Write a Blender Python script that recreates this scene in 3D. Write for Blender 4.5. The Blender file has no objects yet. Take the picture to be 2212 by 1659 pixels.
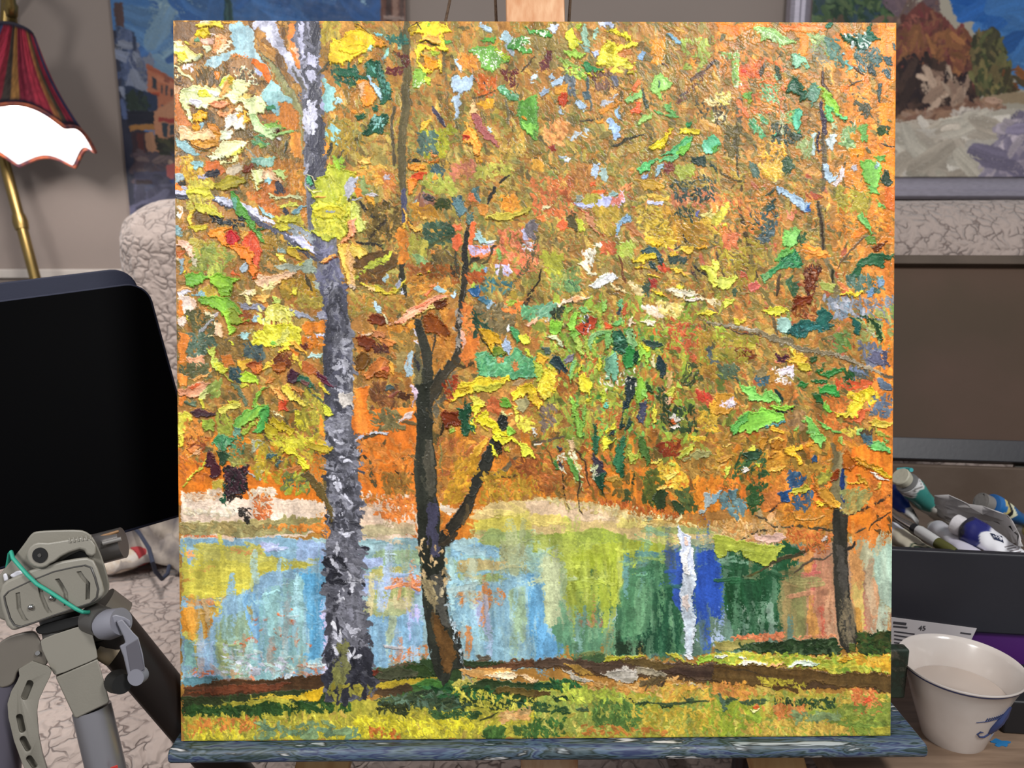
import bpy, math, random
import numpy as np
from mathutils import Vector, Matrix

# ---------------------------------------------------------------- camera, light, exposure
D = bpy.data
SC = bpy.context.scene
COL = SC.collection
random.seed(4)
PITCH = math.radians(11.0)
CAM = Vector((0, 0, 0.92))
FPX, CX, CY = 1662.0, 1106.0, 829.5
FWD = Vector((0, math.cos(PITCH), -math.sin(PITCH)))
UPV = Vector((0, math.sin(PITCH), math.cos(PITCH)))
RGT = Vector((1, 0, 0))

cam = D.cameras.new('camera')
cam.sensor_width = 36.0
cam.lens = 36.0 * FPX / 2212.0
cam.clip_start = 0.02
cam.dof.use_dof = True
cam.dof.focus_distance = 0.535
cam.dof.aperture_fstop = 11.0
camo = D.objects.new('camera', cam)
COL.objects.link(camo)
camo.location = CAM
camo.rotation_euler = (math.pi / 2 - PITCH, 0, 0)
SC.camera = camo

SC.view_settings.view_transform = 'Standard'
SC.view_settings.look = 'None'
SC.view_settings.gamma = 1.0
SC.view_settings.use_curve_mapping = False
SC.view_settings.exposure = 0.0

world = D.worlds.new('room_light')
SC.world = world
world.use_nodes = True
world.node_tree.nodes['Background'].inputs[0].default_value = (0.93, 0.95, 1.0, 1)
world.node_tree.nodes['Background'].inputs[1].default_value = 0.30

def area(name, loc, target, size, power, color=(1, 1, 1)):
    l = D.lights.new(name, 'AREA')
    l.energy = power; l.size = size; l.color = color; l.shape = 'DISK'
    o = D.objects.new(name, l); COL.objects.link(o)
    o.location = loc
    o.rotation_euler = (Vector(target) - Vector(loc)).to_track_quat('-Z', 'Y').to_euler()
    return o
area('studio_lamp', (0.62, -0.30, 1.80), (0, 0.55, 0.85), 0.30, 15.5, (1.0, 0.985, 0.96))
area('left_front_lamp', (-0.80, -0.35, 1.55), (0, 0.6, 0.8), 0.40, 11.5, (1.0, 0.98, 0.95))  # lamp out of view at the front left
sp = D.lights.new('sofa_fill_spot', 'SPOT'); sp.energy = 80; sp.spot_size = math.radians(46); sp.spot_blend = .7; sp.shadow_soft_size = .06; sp.color = (1, .96, .92)  # unseen spot, added to brighten the left part of the sofa
spo = D.objects.new('sofa_fill_spot', sp); COL.objects.link(spo); spo.location = (-.62, .78, 2.35)
spo.rotation_euler = (Vector((-.50, 1.12, .6)) - spo.location).to_track_quat('-Z', 'Y').to_euler()

def at(px, py, d):
    """point seen at photograph position (px, py) at distance d along the view axis"""
    return CAM + RGT * ((px - CX) / FPX * d) + UPV * (-(py - CY) / FPX * d) + FWD * d
def ray(px, py):
    return RGT * ((px - CX) / FPX) + UPV * (-(py - CY) / FPX) + FWD
def atz(px, py, z):
    r = ray(px, py); return CAM + r * ((z - CAM.z) / r.z)
def aty(px, py, y):
    r = ray(px, py); return CAM + r * (y / r.y)

# ---------------------------------------------------------------- small mesh kit
class MB:
    def __init__(self): self.v, self.f, self.c = [], [], []
    def add(self, vs, fs, col=None):
        b = len(self.v)
        self.v += [tuple(x) for x in vs]
        self.f += [tuple(b + i for i in q) for q in fs]
        if col is not None or self.c:
            self.c += [(1, 1, 1)] * (b - len(self.c)) + [col or (1, 1, 1)] * len(vs)
        return b
    def box(self, c, s, m=None, col=None):
        x, y, z = (a / 2 for a in s)
        vs = [Vector((i * x, j * y, k * z)) for i in (-1, 1) for j in (-1, 1) for k in (-1, 1)]
        if m: vs = [m @ v for v in vs]
        vs = [Vector(c) + v for v in vs]
        self.add(vs, [(0, 1, 3, 2), (4, 6, 7, 5), (0, 4, 5, 1), (2, 3, 7, 6), (0, 2, 6, 4), (1, 5, 7, 3)], col)
    def prism(self, pts, off, col=None):
        """flat outline (3-D points in order) pushed along vector off"""
        n = len(pts); off = Vector(off)
        vs = [Vector(p) for p in pts] + [Vector(p) + off for p in pts]
        fs = [tuple(range(n - 1, -1, -1)), tuple(range(n, 2 * n))]
        fs += [(i, (i + 1) % n, n + (i + 1) % n, n + i) for i in range(n)]
        self.add(vs, fs, col)
    def tube(self, pts, rad, n=14, col=None, caps=True, flat=None):
        P = [Vector(p) for p in pts]
        if not hasattr(rad, '__len__'): rad = [rad] * len(P)
        ref = None; vs = []
        for i, p in enumerate(P):
            t = (P[min(i + 1, len(P) - 1)] - P[max(i - 1, 0)]).normalized()
            if ref is None:
                ref = Vector((0, 0, 1)) if abs(t.z) < .9 else Vector((1, 0, 0))
            u = (ref - t * ref.dot(t)).normalized(); w = t.cross(u); ref = u
            fl = flat[i] if flat else (1, 1)
            for k in range(n):
                a = 2 * math.pi * k / n
                vs.append(p + u * math.cos(a) * rad[i] * fl[0] + w * math.sin(a) * rad[i] * fl[1])
        fs = []
        for i in range(len(P) - 1):
            for k in range(n):
                a, b = i * n + k, i * n + (k + 1) % n
                fs.append((a, b, b + n, a + n))
        if caps:
            fs.append(tuple(range(n - 1, -1, -1))); m = (len(P) - 1) * n
            fs.append(tuple(range(m, m + n)))
        self.add(vs, fs, col)
    def lathe(self, prof, m=None, n=48, col=None, cols=None):
        """prof: (radius, height) pairs turned about local z, placed by matrix m"""
        vs = []
        for r, z in prof:
            for k in range(n):
                a = 2 * math.pi * k / n
                v = Vector((r * math.cos(a), r * math.sin(a), z))
                vs.append(m @ v if m else v)
        fs = []
        for i in range(len(prof) - 1):
            for k in range(n):
                a, b = i * n + k, i * n + (k + 1) % n
                fs.append((a, b, b + n, a + n))
        self.add(vs, fs, col)
    def build(self, name, mat, parent=None, smooth=True, bevel=0, sub=0, ang=40):
        me = D.meshes.new(name)
        me.from_pydata(self.v, [], self.f)
        me.validate(); me.update()
        import bmesh
        bm = bmesh.new(); bm.from_mesh(me); bmesh.ops.recalc_face_normals(bm, faces=bm.faces); bm.to_mesh(me); bm.free()
        if self.c:
            a = me.color_attributes.new('Col', 'FLOAT_COLOR', 'POINT')
            arr = np.ones((len(self.v), 4), np.float32)
            arr[:, :3] = lin(np.array(self.c, np.float32))
            a.data.foreach_set('color', arr.ravel())
        if mat: me.materials.append(mat)
        if smooth:
            me.shade_smooth()
            me.set_sharp_from_angle(angle=math.radians(ang))
        o = D.objects.new(name, me); COL.objects.link(o)
        if bevel:
            b = o.modifiers.new('bevel', 'BEVEL'); b.width = bevel; b.segments = 3; b.limit_method = 'ANGLE'; b.angle_limit = math.radians(35)
        if sub:
            s = o.modifiers.new('sub', 'SUBSURF'); s.levels = sub; s.render_levels = sub
        if parent: attach(o, parent)
        return o

def lin(c):
    c = np.clip(c, 0, 1)
    return np.where(c <= .04045, c / 12.92, ((c + .055) / 1.055) ** 2.4).astype(np.float32)
def srgb(h):
    return tuple(float(x) for x in lin(np.array([int(h[i:i + 2], 16) for i in (0, 2, 4)], np.float32) / 255)) + (1.0,)

def attach(o, parent):
    bpy.context.view_layer.update()
    o.parent = parent
    o.matrix_parent_inverse = parent_matrix(parent).inverted()
def parent_matrix(p):
    m = p.matrix_basis.copy()
    return (parent_matrix(p.parent) @ p.matrix_parent_inverse @ m) if p.parent else m

def tag(o, label=None, cat=None, group=None, kind=None):
    if label: o['label'] = label
    if cat: o['category'] = cat
    if group: o['group'] = group
    if kind: o['kind'] = kind
    return o
def thing(name, loc, label, cat, group=None):
    o = D.objects.new(name, None); COL.objects.link(o)
    o.location = loc; o.empty_display_size = .03
    return tag(o, label, cat, group)

# ---------------------------------------------------------------- materials
def mat(name, color='808080', rough=.5, metal=0., var=0., scale=30., bump=0., bscale=60., spec=.5, var_to=None, stretch=None, trans=0., coat=0.):
    m = D.materials.new(name); m.use_nodes = True
    nt = m.node_tree; N = nt.nodes; L = nt.links
    b = N['Principled BSDF']
    b.inputs['Roughness'].default_value = rough
    b.inputs['Metallic'].default_value = metal
    b.inputs['Specular IOR Level'].default_value = spec
    if coat: b.inputs['Coat Weight'].default_value = coat
    if trans: b.inputs['Transmission Weight'].default_value = trans
    tc = N.new('ShaderNodeTexCoord')
    src = tc.outputs['Object']
    if stretch:
        mp = N.new('ShaderNodeMapping'); mp.inputs['Scale'].default_value = stretch
        L.new(src, mp.inputs['Vector']); src = mp.outputs['Vector']
    no = N.new('ShaderNodeTexNoise'); no.inputs['Scale'].default_value = scale; no.inputs['Detail'].default_value = 6
    L.new(src, no.inputs['Vector'])
    mx = N.new('ShaderNodeMix'); mx.data_type = 'RGBA'
    base = srgb(color)
    if var_to: other = srgb(var_to)
    else: other = tuple(c * (1 - max(var, .04)) for c in base[:3]) + (1,)
    mx.inputs[6].default_value = base; mx.inputs[7].default_value = other
    rp = N.new('ShaderNodeMapRange'); rp.inputs[1].default_value = .35; rp.inputs[2].default_value = .65
    L.new(no.outputs['Fac'], rp.inputs[0]); L.new(rp.outputs[0], mx.inputs[0])
    L.new(mx.outputs[2], b.inputs['Base Color'])
    if bump:
        n2 = N.new('ShaderNodeTexNoise'); n2.inputs['Scale'].default_value = bscale; n2.inputs['Detail'].default_value = 5
        L.new(src, n2.inputs['Vector'])
        bp = N.new('ShaderNodeBump'); bp.inputs['Strength'].default_value = bump; bp.inputs['Distance'].default_value = .002
        L.new(n2.outputs['Fac'], bp.inputs['Height']); L.new(bp.outputs['Normal'], b.inputs['Normal'])
    return m

def attr_mat(name, rough=.4, bump=.15, bscale=900., spec=.5, sheen=0.):
    """material that shows the painted colours stored on the mesh, over a fine woven ground"""
    m = D.materials.new(name); m.use_nodes = True
    nt = m.node_tree; N = nt.nodes; L = nt.links
    b = N['Principled BSDF']
    b.inputs['Specular IOR Level'].default_value = spec
    at_ = N.new('ShaderNodeAttribute'); at_.attribute_name = 'Col'
    L.new(at_.outputs['Color'], b.inputs['Base Color'])
    tc = N.new('ShaderNodeTexCoord')
    n1 = N.new('ShaderNodeTexNoise'); n1.inputs['Scale'].default_value = 60; n1.inputs['Detail'].default_value = 4
    L.new(tc.outputs['Object'], n1.inputs['Vector'])
    rr = N.new('ShaderNodeMapRange'); rr.inputs[1].default_value = .3; rr.inputs[2].default_value = .7
    rr.inputs[3].default_value = max(rough - .14, .05); rr.inputs[4].default_value = rough + .14
    L.new(n1.outputs['Fac'], rr.inputs[0]); L.new(rr.outputs[0], b.inputs['Roughness'])
    n2 = N.new('ShaderNodeTexNoise'); n2.inputs['Scale'].default_value = bscale; n2.inputs['Detail'].default_value = 3
    L.new(tc.outputs['Object'], n2.inputs['Vector'])
    bp = N.new('ShaderNodeBump'); bp.inputs['Strength'].default_value = bump; bp.inputs['Distance'].default_value = .0006
    L.new(n2.outputs['Fac'], bp.inputs['Height']); L.new(bp.outputs['Normal'], b.inputs['Normal'])
    return m

def wood_mat(name, c1, c2, scale=14., stretch=(1, 1, .08), rough=.55, knots=True):
    m = D.materials.new(name); m.use_nodes = True
    nt = m.node_tree; N = nt.nodes; L = nt.links
    b = N['Principled BSDF']; b.inputs['Roughness'].default_value = rough
    tc = N.new('ShaderNodeTexCoord')
    mp = N.new('ShaderNodeMapping'); mp.inputs['Scale'].default_value = stretch
    L.new(tc.outputs['Object'], mp.inputs['Vector'])
    no = N.new('ShaderNodeTexNoise'); no.inputs['Scale'].default_value = scale; no.inputs['Detail'].default_value = 3; no.inputs['Distortion'].default_value = .6
    L.new(mp.outputs['Vector'], no.inputs['Vector'])
    ml = N.new('ShaderNodeMath'); ml.operation = 'MULTIPLY'; ml.inputs[1].default_value = 7
    fr = N.new('ShaderNodeMath'); fr.operation = 'PINGPONG'; fr.inputs[1].default_value = 1
    L.new(no.outputs['Fac'], ml.inputs[0]); L.new(ml.outputs[0], fr.inputs[0])
    fine = N.new('ShaderNodeTexNoise'); fine.inputs['Scale'].default_value = scale * 14; fine.inputs['Detail'].default_value = 4
    L.new(mp.outputs['Vector'], fine.inputs['Vector'])
    ad = N.new('ShaderNodeMath'); ad.operation = 'MULTIPLY_ADD'; ad.inputs[1].default_value = .5
    L.new(fr.outputs[0], ad.inputs[0]); L.new(fine.outputs['Fac'], ad.inputs[2])
    rp = N.new('ShaderNodeMapRange'); rp.inputs[1].default_value = .4; rp.inputs[2].default_value = 1.1
    L.new(ad.outputs[0], rp.inputs[0])
    mx = N.new('ShaderNodeMix'); mx.data_type = 'RGBA'
    mx.inputs[6].default_value = srgb(c1); mx.inputs[7].default_value = srgb(c2)
    L.new(rp.outputs[0], mx.inputs[0]); L.new(mx.outputs[2], b.inputs['Base Color'])
    bp = N.new('ShaderNodeBump'); bp.inputs['Strength'].default_value = .15; bp.inputs['Distance'].default_value = .001
    L.new(fine.outputs['Fac'], bp.inputs['Height']); L.new(bp.outputs['Normal'], b.inputs['Normal'])
    return m

def boucle_mat(name, color, dark):
    """crinkled plush upholstery: a network of fine creases in soft cloth"""
    m = D.materials.new(name); m.use_nodes = True
    nt = m.node_tree; N = nt.nodes; L = nt.links
    b = N['Principled BSDF']; b.inputs['Roughness'].default_value = .95; b.inputs['Specular IOR Level'].default_value = .1
    b.inputs['Sheen Weight'].default_value = .3
    tc = N.new('ShaderNodeTexCoord')
    w = N.new('ShaderNodeTexNoise'); w.inputs['Scale'].default_value = 40; w.inputs['Detail'].default_value = 2
    L.new(tc.outputs['Object'], w.inputs['Vector'])
    vm = N.new('ShaderNodeVectorMath'); vm.operation = 'MULTIPLY_ADD'; vm.inputs[1].default_value = (.030, .030, .030)
    L.new(w.outputs['Color'], vm.inputs[0]); L.new(tc.outputs['Object'], vm.inputs[2])
    def puffs(sc):
        vo = N.new('ShaderNodeTexVoronoi'); vo.feature = 'DISTANCE_TO_EDGE'; vo.inputs['Scale'].default_value = sc
        L.new(vm.outputs[0], vo.inputs['Vector']); return vo.outputs['Distance']
    def ramp(src, a, b_):
        r = N.new('ShaderNodeMapRange'); r.interpolation_type = 'SMOOTHSTEP'; r.inputs[1].default_value = a; r.inputs[2].default_value = b_
        L.new(src, r.inputs[0]); return r.outputs[0]
    def mth(op, a, b_):
        m_ = N.new('ShaderNodeMath'); m_.operation = op
        for i, q in enumerate((a, b_)):
            if isinstance(q, float): m_.inputs[i].default_value = q
            else: L.new(q, m_.inputs[i])
        return m_.outputs[0]
    big = puffs(58)
    gate = N.new('ShaderNodeTexNoise'); gate.inputs['Scale'].default_value = 46; gate.inputs['Detail'].default_value = 1
    L.new(tc.outputs['Object'], gate.inputs['Vector'])
    g = ramp(gate.outputs['Fac'], .44, .60)
    line = mth('MAXIMUM', ramp(big, .0, .07), g)                    # crease shade put into the colour, only along some creases
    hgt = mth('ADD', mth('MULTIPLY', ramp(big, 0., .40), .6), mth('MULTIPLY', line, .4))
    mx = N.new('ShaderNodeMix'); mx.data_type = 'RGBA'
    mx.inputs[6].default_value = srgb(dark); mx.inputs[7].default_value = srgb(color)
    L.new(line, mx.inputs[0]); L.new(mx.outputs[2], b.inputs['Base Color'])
    bp = N.new('ShaderNodeBump'); bp.inputs['Strength'].default_value = .8; bp.inputs['Distance'].default_value = .005
    L.new(hgt, bp.inputs['Height']); L.new(bp.outputs['Normal'], b.inputs['Normal'])
    return m
import math
# ---------------------------------------------------------------- painting engine
# Builds the colour and the relief of the oil paint layer stroke by stroke, in the
# canvas's own plane (GW x GH cells over the whole canvas).
class Canvas:
    def __init__(self, gw, gh, tocell, seed=7, base='b07f3c'):
        self.gw, self.gh = gw, gh
        self.tocell = tocell                     # content units -> cells
        self.rng = np.random.RandomState(seed)
        self.C = np.empty((gh, gw, 3), np.float32); self.C[:] = hexrgb(base)
        self.H = np.zeros((gh, gw), np.float32)
        self.noise = self._tile(512)
        self.wx = (self.field(30) - .5) * 8 + (self.field(7) - .5) * 5 + (self.field(2.5) - .5) * 2.5
        self.wy = (self.field(30) - .5) * 8 + (self.field(7) - .5) * 5 + (self.field(2.5) - .5) * 2.5
        yy, xx = np.mgrid[0:gh, 0:gw].astype(np.float32)
        k = gw / 1240.0
        self.k = k
        self.wx *= k; self.wy *= k
        self.weave = (.5 + .25 * np.sin(xx * 2.1 / k) * np.sign(np.sin(yy * 1.05 / k)) + .25 * np.sin(yy * 2.1 / k)).astype(np.float32)
        self.grain = .55 * self.field(3) + .45 * self.field(1.6)
        self.grain = (self.grain - self.grain.mean()) / self.grain.std() * .2 + .5
        self.o = (0., 0.); self.s = 1.; self.gain = 1.

    def _tile(self, n):
        r = np.random.RandomState(3)
        a = np.zeros((n, n), np.float32)
        for step, amp in ((16, .5), (8, .3), (4, .2)):
            g = r.rand(n // step, n // step).astype(np.float32)
            a += amp * up_periodic(g, n)
        a = (a - a.mean()) / a.std()
        return np.clip(.5 + .28 * a, 0, 1)

    def field(self, cell):
        cell = max(cell * self.gw / 1240.0, 1.5)
        nx, ny = int(self.gw / cell) + 3, int(self.gh / cell) + 3
        g = self.rng.rand(ny, nx).astype(np.float32)
        x = np.arange(self.gw) / cell; y = np.arange(self.gh) / cell
        xi = x.astype(int); yi = y.astype(int)
        fx = (x - xi).astype(np.float32); fy = (y - yi).astype(np.float32)
        fx = fx * fx * (3 - 2 * fx); fy = fy * fy * (3 - 2 * fy)
        rows = g[:, xi] * (1 - fx) + g[:, xi + 1] * fx
        return rows[yi] * (1 - fy)[:, None] + rows[yi + 1] * fy[:, None]

    def look(self, u, v):
        n = self.noise.shape[0]
        ui = np.floor(u).astype(np.int32); vi = np.floor(v).astype(np.int32)
        fu = u - ui; fv = v - vi
        a = self.noise
        u0 = ui % n; u1 = (ui + 1) % n; v0 = vi % n; v1 = (vi + 1) % n
        return (a[v0, u0] * (1 - fu) + a[v0, u1] * fu) * (1 - fv) + (a[v1, u0] * (1 - fu) + a[v1, u1] * fu) * fv

    def pts(self, p):
        p = np.asarray(p, np.float64)
        p = p / self.s + np.array(self.o)
        return self.tocell(p)

    def size(self, w):
        return w / self.s * self.gw / self.content_w

    def patch(self, P, pad):
        x0 = int(max(0, np.floor(P[:, 0].min() - pad))); x1 = int(min(self.gw, np.ceil(P[:, 0].max() + pad) + 1))
        y0 = int(max(0, np.floor(P[:, 1].min() - pad))); y1 = int(min(self.gh, np.ceil(P[:, 1].max() + pad) + 1))
        if x1 - x0 < 2 or y1 - y0 < 2:
            return None
        return x0, x1, y0, y1

    def lay(self, sl, alpha, cols, t, h, ridge, jit=.05):
        """paint a layer: alpha coverage, colour ramp position t, thickness h"""
        n = len(cols)
        q = np.clip(t, 0, .9999) * max(n - 1, 1)
        if n == 1:
            col = np.broadcast_to(cols[0], alpha.shape + (3,))
        else:
            i = np.clip(q.astype(int), 0, n - 2); f = (q - i)[..., None]
            ca = np.asarray(cols, np.float32)
            col = ca[i] * (1 - f) + ca[i + 1] * f
        g = self.grain[sl]
        col = col * (1 + jit * (g - .5)[..., None] * 2 + (t - .5)[..., None] * jit * 1.6)
        a3 = alpha[..., None]
        self.C[sl] = self.C[sl] * (1 - a3) + col * a3
        self.H[sl] = self.H[sl] * (1 - alpha) + alpha * (.35 * self.H[sl] + h * (.35 + .65 * t + .6 * ridge))

    def poly(self, p, cols, h=3, ang=0, dry=0., warp=1., soft=.9, raw=False):
        P = p if raw else self.pts(p)
        b = self.patch(P, 8 * self.k)
        if b is None: return
        x0, x1, y0, y1 = b; sl = (slice(y0, y1), slice(x0, x1))
        Y, X = np.mgrid[y0:y1, x0:x1].astype(np.float32)
        Xw = X + self.wx[sl] * warp; Yw = Y + self.wy[sl] * warp
        inside = np.zeros(X.shape, bool); d2 = np.full(X.shape, 1e9, np.float32)
        n = len(P)
        for i in range(n):
            ax, ay = P[i]; bx, by = P[(i + 1) % n]
            ex, ey = bx - ax, by - ay
            L = ex * ex + ey * ey + 1e-9
            tt = np.clip(((Xw - ax) * ex + (Yw - ay) * ey) / L, 0, 1)
            dx = Xw - ax - tt * ex; dy = Yw - ay - tt * ey
            d2 = np.minimum(d2, dx * dx + dy * dy)
            if abs(ey) > 1e-9:
                c = ((ay > Yw) != (by > Yw)) & (Xw < ex * (Yw - ay) / ey + ax)
                inside ^= c
        d = np.sqrt(d2); d = np.where(inside, d, -d) + (self.grain[sl] - .5) * 3.5 * self.k * min(warp, 1)
        a = np.radians(ang); ca, sa = np.cos(a), np.sin(a)
        o = self.rng.rand(2) * 400
        U = (X * ca + Y * sa) / self.k; V = (-X * sa + Y * ca) / self.k
        t = self.look(U * .10 + o[0], V * 1.5 + o[1]) * .38 + self.look(U * .06 + o[1], V * .5 + o[0]) * .32 + self.look(U * .09 + o[1], V * .12 + o[0]) * .30
        t = np.clip((t - .5) * 1.5 + .5, 0, 1)
        al = np.clip(d / (2 * soft) + .5, 0, 1)
        if dry > 0:
            fade = np.clip(1 - d / (14 * self.k), 0, 1)
            thr = dry * (.45 + .55 * fade)
            m = .5 * t + .5 * self.grain[sl] + .12 * (self.weave[sl] - .5)
            al = al * np.clip((m - (thr * .62 + .1)) * 9 + .5, 0, 1)
        rd = np.exp(-((d - 1.6 * self.k) / (1.4 * self.k)) ** 2)
        self.lay(sl, al, cols, t, h, rd)

    def brush(self, p, cols, w, h=2, dry=0., warp=.6, taper=.25, soft=.8, raw=False, op=1.):
        P = p if raw else self.pts(p)
        r = w * .5
        b = self.patch(P, r + 5 * self.k)
        if b is None: return
        x0, x1, y0, y1 = b; sl = (slice(y0, y1), slice(x0, x1))
        Y, X = np.mgrid[y0:y1, x0:x1].astype(np.float32)
        Xw = X + self.wx[sl] * warp; Yw = Y + self.wy[sl] * warp
        best = np.full(X.shape, 1e9, np.float32); S = np.zeros_like(best); A = np.zeros_like(best)
        seg = np.hypot(*(P[1:] - P[:-1]).T); tot = seg.sum() + 1e-6; acc = 0.
        for i in range(len(P) - 1):
            ax, ay = P[i]; ex, ey = P[i + 1] - P[i]
            L = ex * ex + ey * ey + 1e-9
            tt = np.clip(((Xw - ax) * ex + (Yw - ay) * ey) / L, 0, 1)
            dx = Xw - ax - tt * ex; dy = Yw - ay - tt * ey
            dd = np.sqrt(dx * dx + dy * dy)
            m = dd < best
            cr = (ex * (Yw - ay) - ey * (Xw - ax)) / np.sqrt(L)
            best = np.where(m, dd, best)
            S = np.where(m, acc + tt * seg[i], S); A = np.where(m, cr, A)
            acc += seg[i]
        q = S / tot
        prof = 1 - taper * (2 * np.abs(q - .5)) ** 2.5
        d = r * prof - best + (self.grain[sl] - .5) * min(2.2 * self.k, r * .5)
        o = self.rng.rand(2) * 400
        t = self.look(S / self.k * .09 + o[0], A / self.k * 1.5 + o[1]) * .5 + self.look(S / self.k * .06 + o[1], A / self.k * .4) * .5
        t = np.clip((t - .5) * 1.5 + .5, 0, 1)
        al = np.clip(d / (2 * soft) + .5, 0, 1)
        if dry > 0:
            m = .55 * t + .45 * self.grain[sl] + .12 * (self.weave[sl] - .5)
            thr = dry * (.35 + .65 * np.maximum(q, np.clip(1 - d / (r * .7 + 1), 0, 1)))
            al = al * np.clip((m - (thr * .62 + .1)) * 9 + .5, 0, 1)
        rd = np.exp(-((d - 1.4 * self.k) / (1.2 * self.k)) ** 2)
        self.lay(sl, al * op, cols, t, h, rd)

    def dabs(self, p, cols, n, size, ang, spread=35, h=1.5, dry=.35, aspect=2.2, curve=.25, raw=False, op=1.):
        P = p if raw else self.pts(p)
        R = self.rng
        x0, y0 = P.min(0); x1, y1 = P.max(0)
        k = 0
        out = 0
        cols = [np.asarray(c, np.float32) for c in cols]
        while k < n and out < n * 6:
            out += 1
            x = R.uniform(x0, x1); y = R.uniform(y0, y1)
            if not inpoly(x, y, P): continue
            k += 1
            L = size * R.uniform(.55, 1.5); a = np.radians(ang + R.normal() * spread)
            dx, dy = np.cos(a) * L * .5, np.sin(a) * L * .5
            c = R.normal() * curve * L * .5
            q = np.array([[x - dx, y - dy], [x - dy * c / L, y + dx * c / L], [x + dx, y + dy]])
            c0 = cols[R.randint(len(cols))]
            c1 = c0 * .75 + cols[R.randint(len(cols))] * .25
            j = 1 + R.normal() * .06
            self.brush(q, [np.clip(c0 * j * .93, 0, 1), np.clip(c1 * j * 1.05, 0, 1)], max(L / aspect * R.uniform(.7, 1.3), 2.2 * self.k), h * R.uniform(.5, 1.3), dry * R.uniform(.4, 1.3), .7, .3, raw=True, op=op)

    def smear(self, p, n, size, ang):
        P = self.pts(p); R = self.rng
        x0, y0 = P.min(0); x1, y1 = P.max(0); k = out = 0
        while k < n and out < n * 6:
            out += 1
            x = R.uniform(x0, x1); y = R.uniform(y0, y1)
            if not (0 <= x < self.gw and 0 <= y < self.gh) or not inpoly(x, y, P): continue
            k += 1
            c = self.C[int(y), int(x)].copy(); h = float(self.H[int(y), int(x)])
            L = size * R.uniform(.5, 1.5); a = np.radians(ang + R.normal() * (14 if ang % 90 else 4)) + (np.pi if R.rand() < .5 else 0)
            dx, dy = np.cos(a) * L, np.sin(a) * L
            q = np.array([[x - dx * .2, y - dy * .2], [x + dx * .3 - dy * .05 * R.normal(), y + dy * .3 + dx * .05 * R.normal()], [x + dx * .8, y + dy * .8]])
            self.brush(q, [np.clip(c * .93, 0, 1), np.clip(c * 1.06, 0, 1)], max(L / R.uniform(3.5, 7), 2.5 * self.k), max(h, .6), R.uniform(.5, 1.), .4, .2, raw=True, op=R.uniform(.55, .95))

    def finish(self):
        """dry bristle drag over the whole surface: fine streaks in a few brush directions, and the canvas weave"""
        gh, gw = self.gh, self.gw
        Y, X = np.mgrid[0:gh, 0:gw].astype(np.float32); X /= self.k; Y /= self.k
        sel = self.field(34); tot = np.zeros((gh, gw), np.float32); wt = np.zeros_like(tot) + 1e-3
        for i, ang in enumerate((75, 20, 120, 88)):
            a = math.radians(ang); ca, sa = math.cos(a), math.sin(a)
            t = self.look((X * ca + Y * sa) * .09 + 31 * i, (-X * sa + Y * ca) * 1.3 + 77 * i)
            wgt = np.exp(-((sel - (.3 + .13 * i)) / .09) ** 2)
            tot += t * wgt; wt += wgt
        t = tot / wt - .5
        self.C *= (1 + .26 * t + .12 * (self.grain - .5))[..., None]
        self.H += 1.1 * t + .4 * (self.grain - .5) + .3 * (self.weave - .5)

    def run(self, text):
        for ln in text.splitlines():
            f = ln.split()
            if not f or f[0] == '#': continue
            op = f[0]
            if op == 'G':                         # strength of the tint that follows
                self.gain = float(f[1]); continue
            if op == '@':
                self.o = (float(f[1]), float(f[2])); self.s = float(f[3]); continue
            cols = [hexrgb(c) * self.gain for c in f[1].split('/')] if op != 'M' else None
            if op == 'K':
                self.poly(pairs(f[4:]), dup1(cols), float(f[2]), float(f[3]))
            elif op == 'Q':                       # knife patch with a straighter edge
                self.poly(pairs(f[4:]), dup1(cols), float(f[2]), float(f[3]), warp=.4)
            elif op == 'S':
                self.poly(pairs(f[4:]), dup1(cols), .8, float(f[3]), .62 + float(f[2]) * .7, 1.6, 1.6)
            elif op == 'B':
                self.brush(pairs(f[4:]), dup1(cols), self.size(float(f[2])), float(f[3]))
            elif op == 'R':
                self.brush(pairs(f[4:]), dup1(cols), self.size(float(f[2])), 1.2, float(f[3]))
            elif op == 'L':
                self.brush(pairs(f[3:]), dup1(cols), self.size(float(f[2])), 1.5, .25, .55, .5)
            elif op == 'D':
                self.dabs(pairs(f[5:]), cols, int(f[2]), self.size(float(f[3])), float(f[4]), h=1.6)
            elif op == 'T':                       # thick dabs
                self.dabs(pairs(f[5:]), cols, int(f[2]), self.size(float(f[3])), float(f[4]), h=4.5, dry=.15, aspect=1.9)
            elif op == 'M':                       # drag the wet paint already there
                self.smear(pairs(f[4:]), int(f[1]), self.size(float(f[2])), float(f[3]))
            elif op == 'V':                       # tight parallel dabs
                self.dabs(pairs(f[5:]), cols, int(f[2]), self.size(float(f[3])), float(f[4]), spread=4, h=.8, dry=.7, aspect=5.5, curve=.04, op=.5)

def up_periodic(g, n):
    m = g.shape[0]; x = np.arange(n) * m / n; i = x.astype(int); f = (x - i).astype(np.float32); f = f * f * (3 - 2 * f)
    r = g[:, i % m] * (1 - f) + g[:, (i + 1) % m] * f
    return r[i % m] * (1 - f)[:, None] + r[(i + 1) % m] * f[:, None]

def hexrgb(h):
    return np.array([int(h[i:i + 2], 16) for i in (0, 2, 4)], np.float32) / 255

def dup1(cols):
    if len(cols) == 1:
        c = cols[0]; return [np.clip(c * .82, 0, 1), np.clip(c * 1.14, 0, 1)]
    return cols

def pairs(f):
    return [tuple(map(float, a.split(','))) for a in f]

def inpoly(x, y, P):
    c = False; n = len(P); j = n - 1
    for i in range(n):
        if (P[i][1] > y) != (P[j][1] > y) and x < (P[j][0] - P[i][0]) * (y - P[i][1]) / (P[j][1] - P[i][1]) + P[i][0]:
            c = not c
        j = i
    return c

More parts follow.
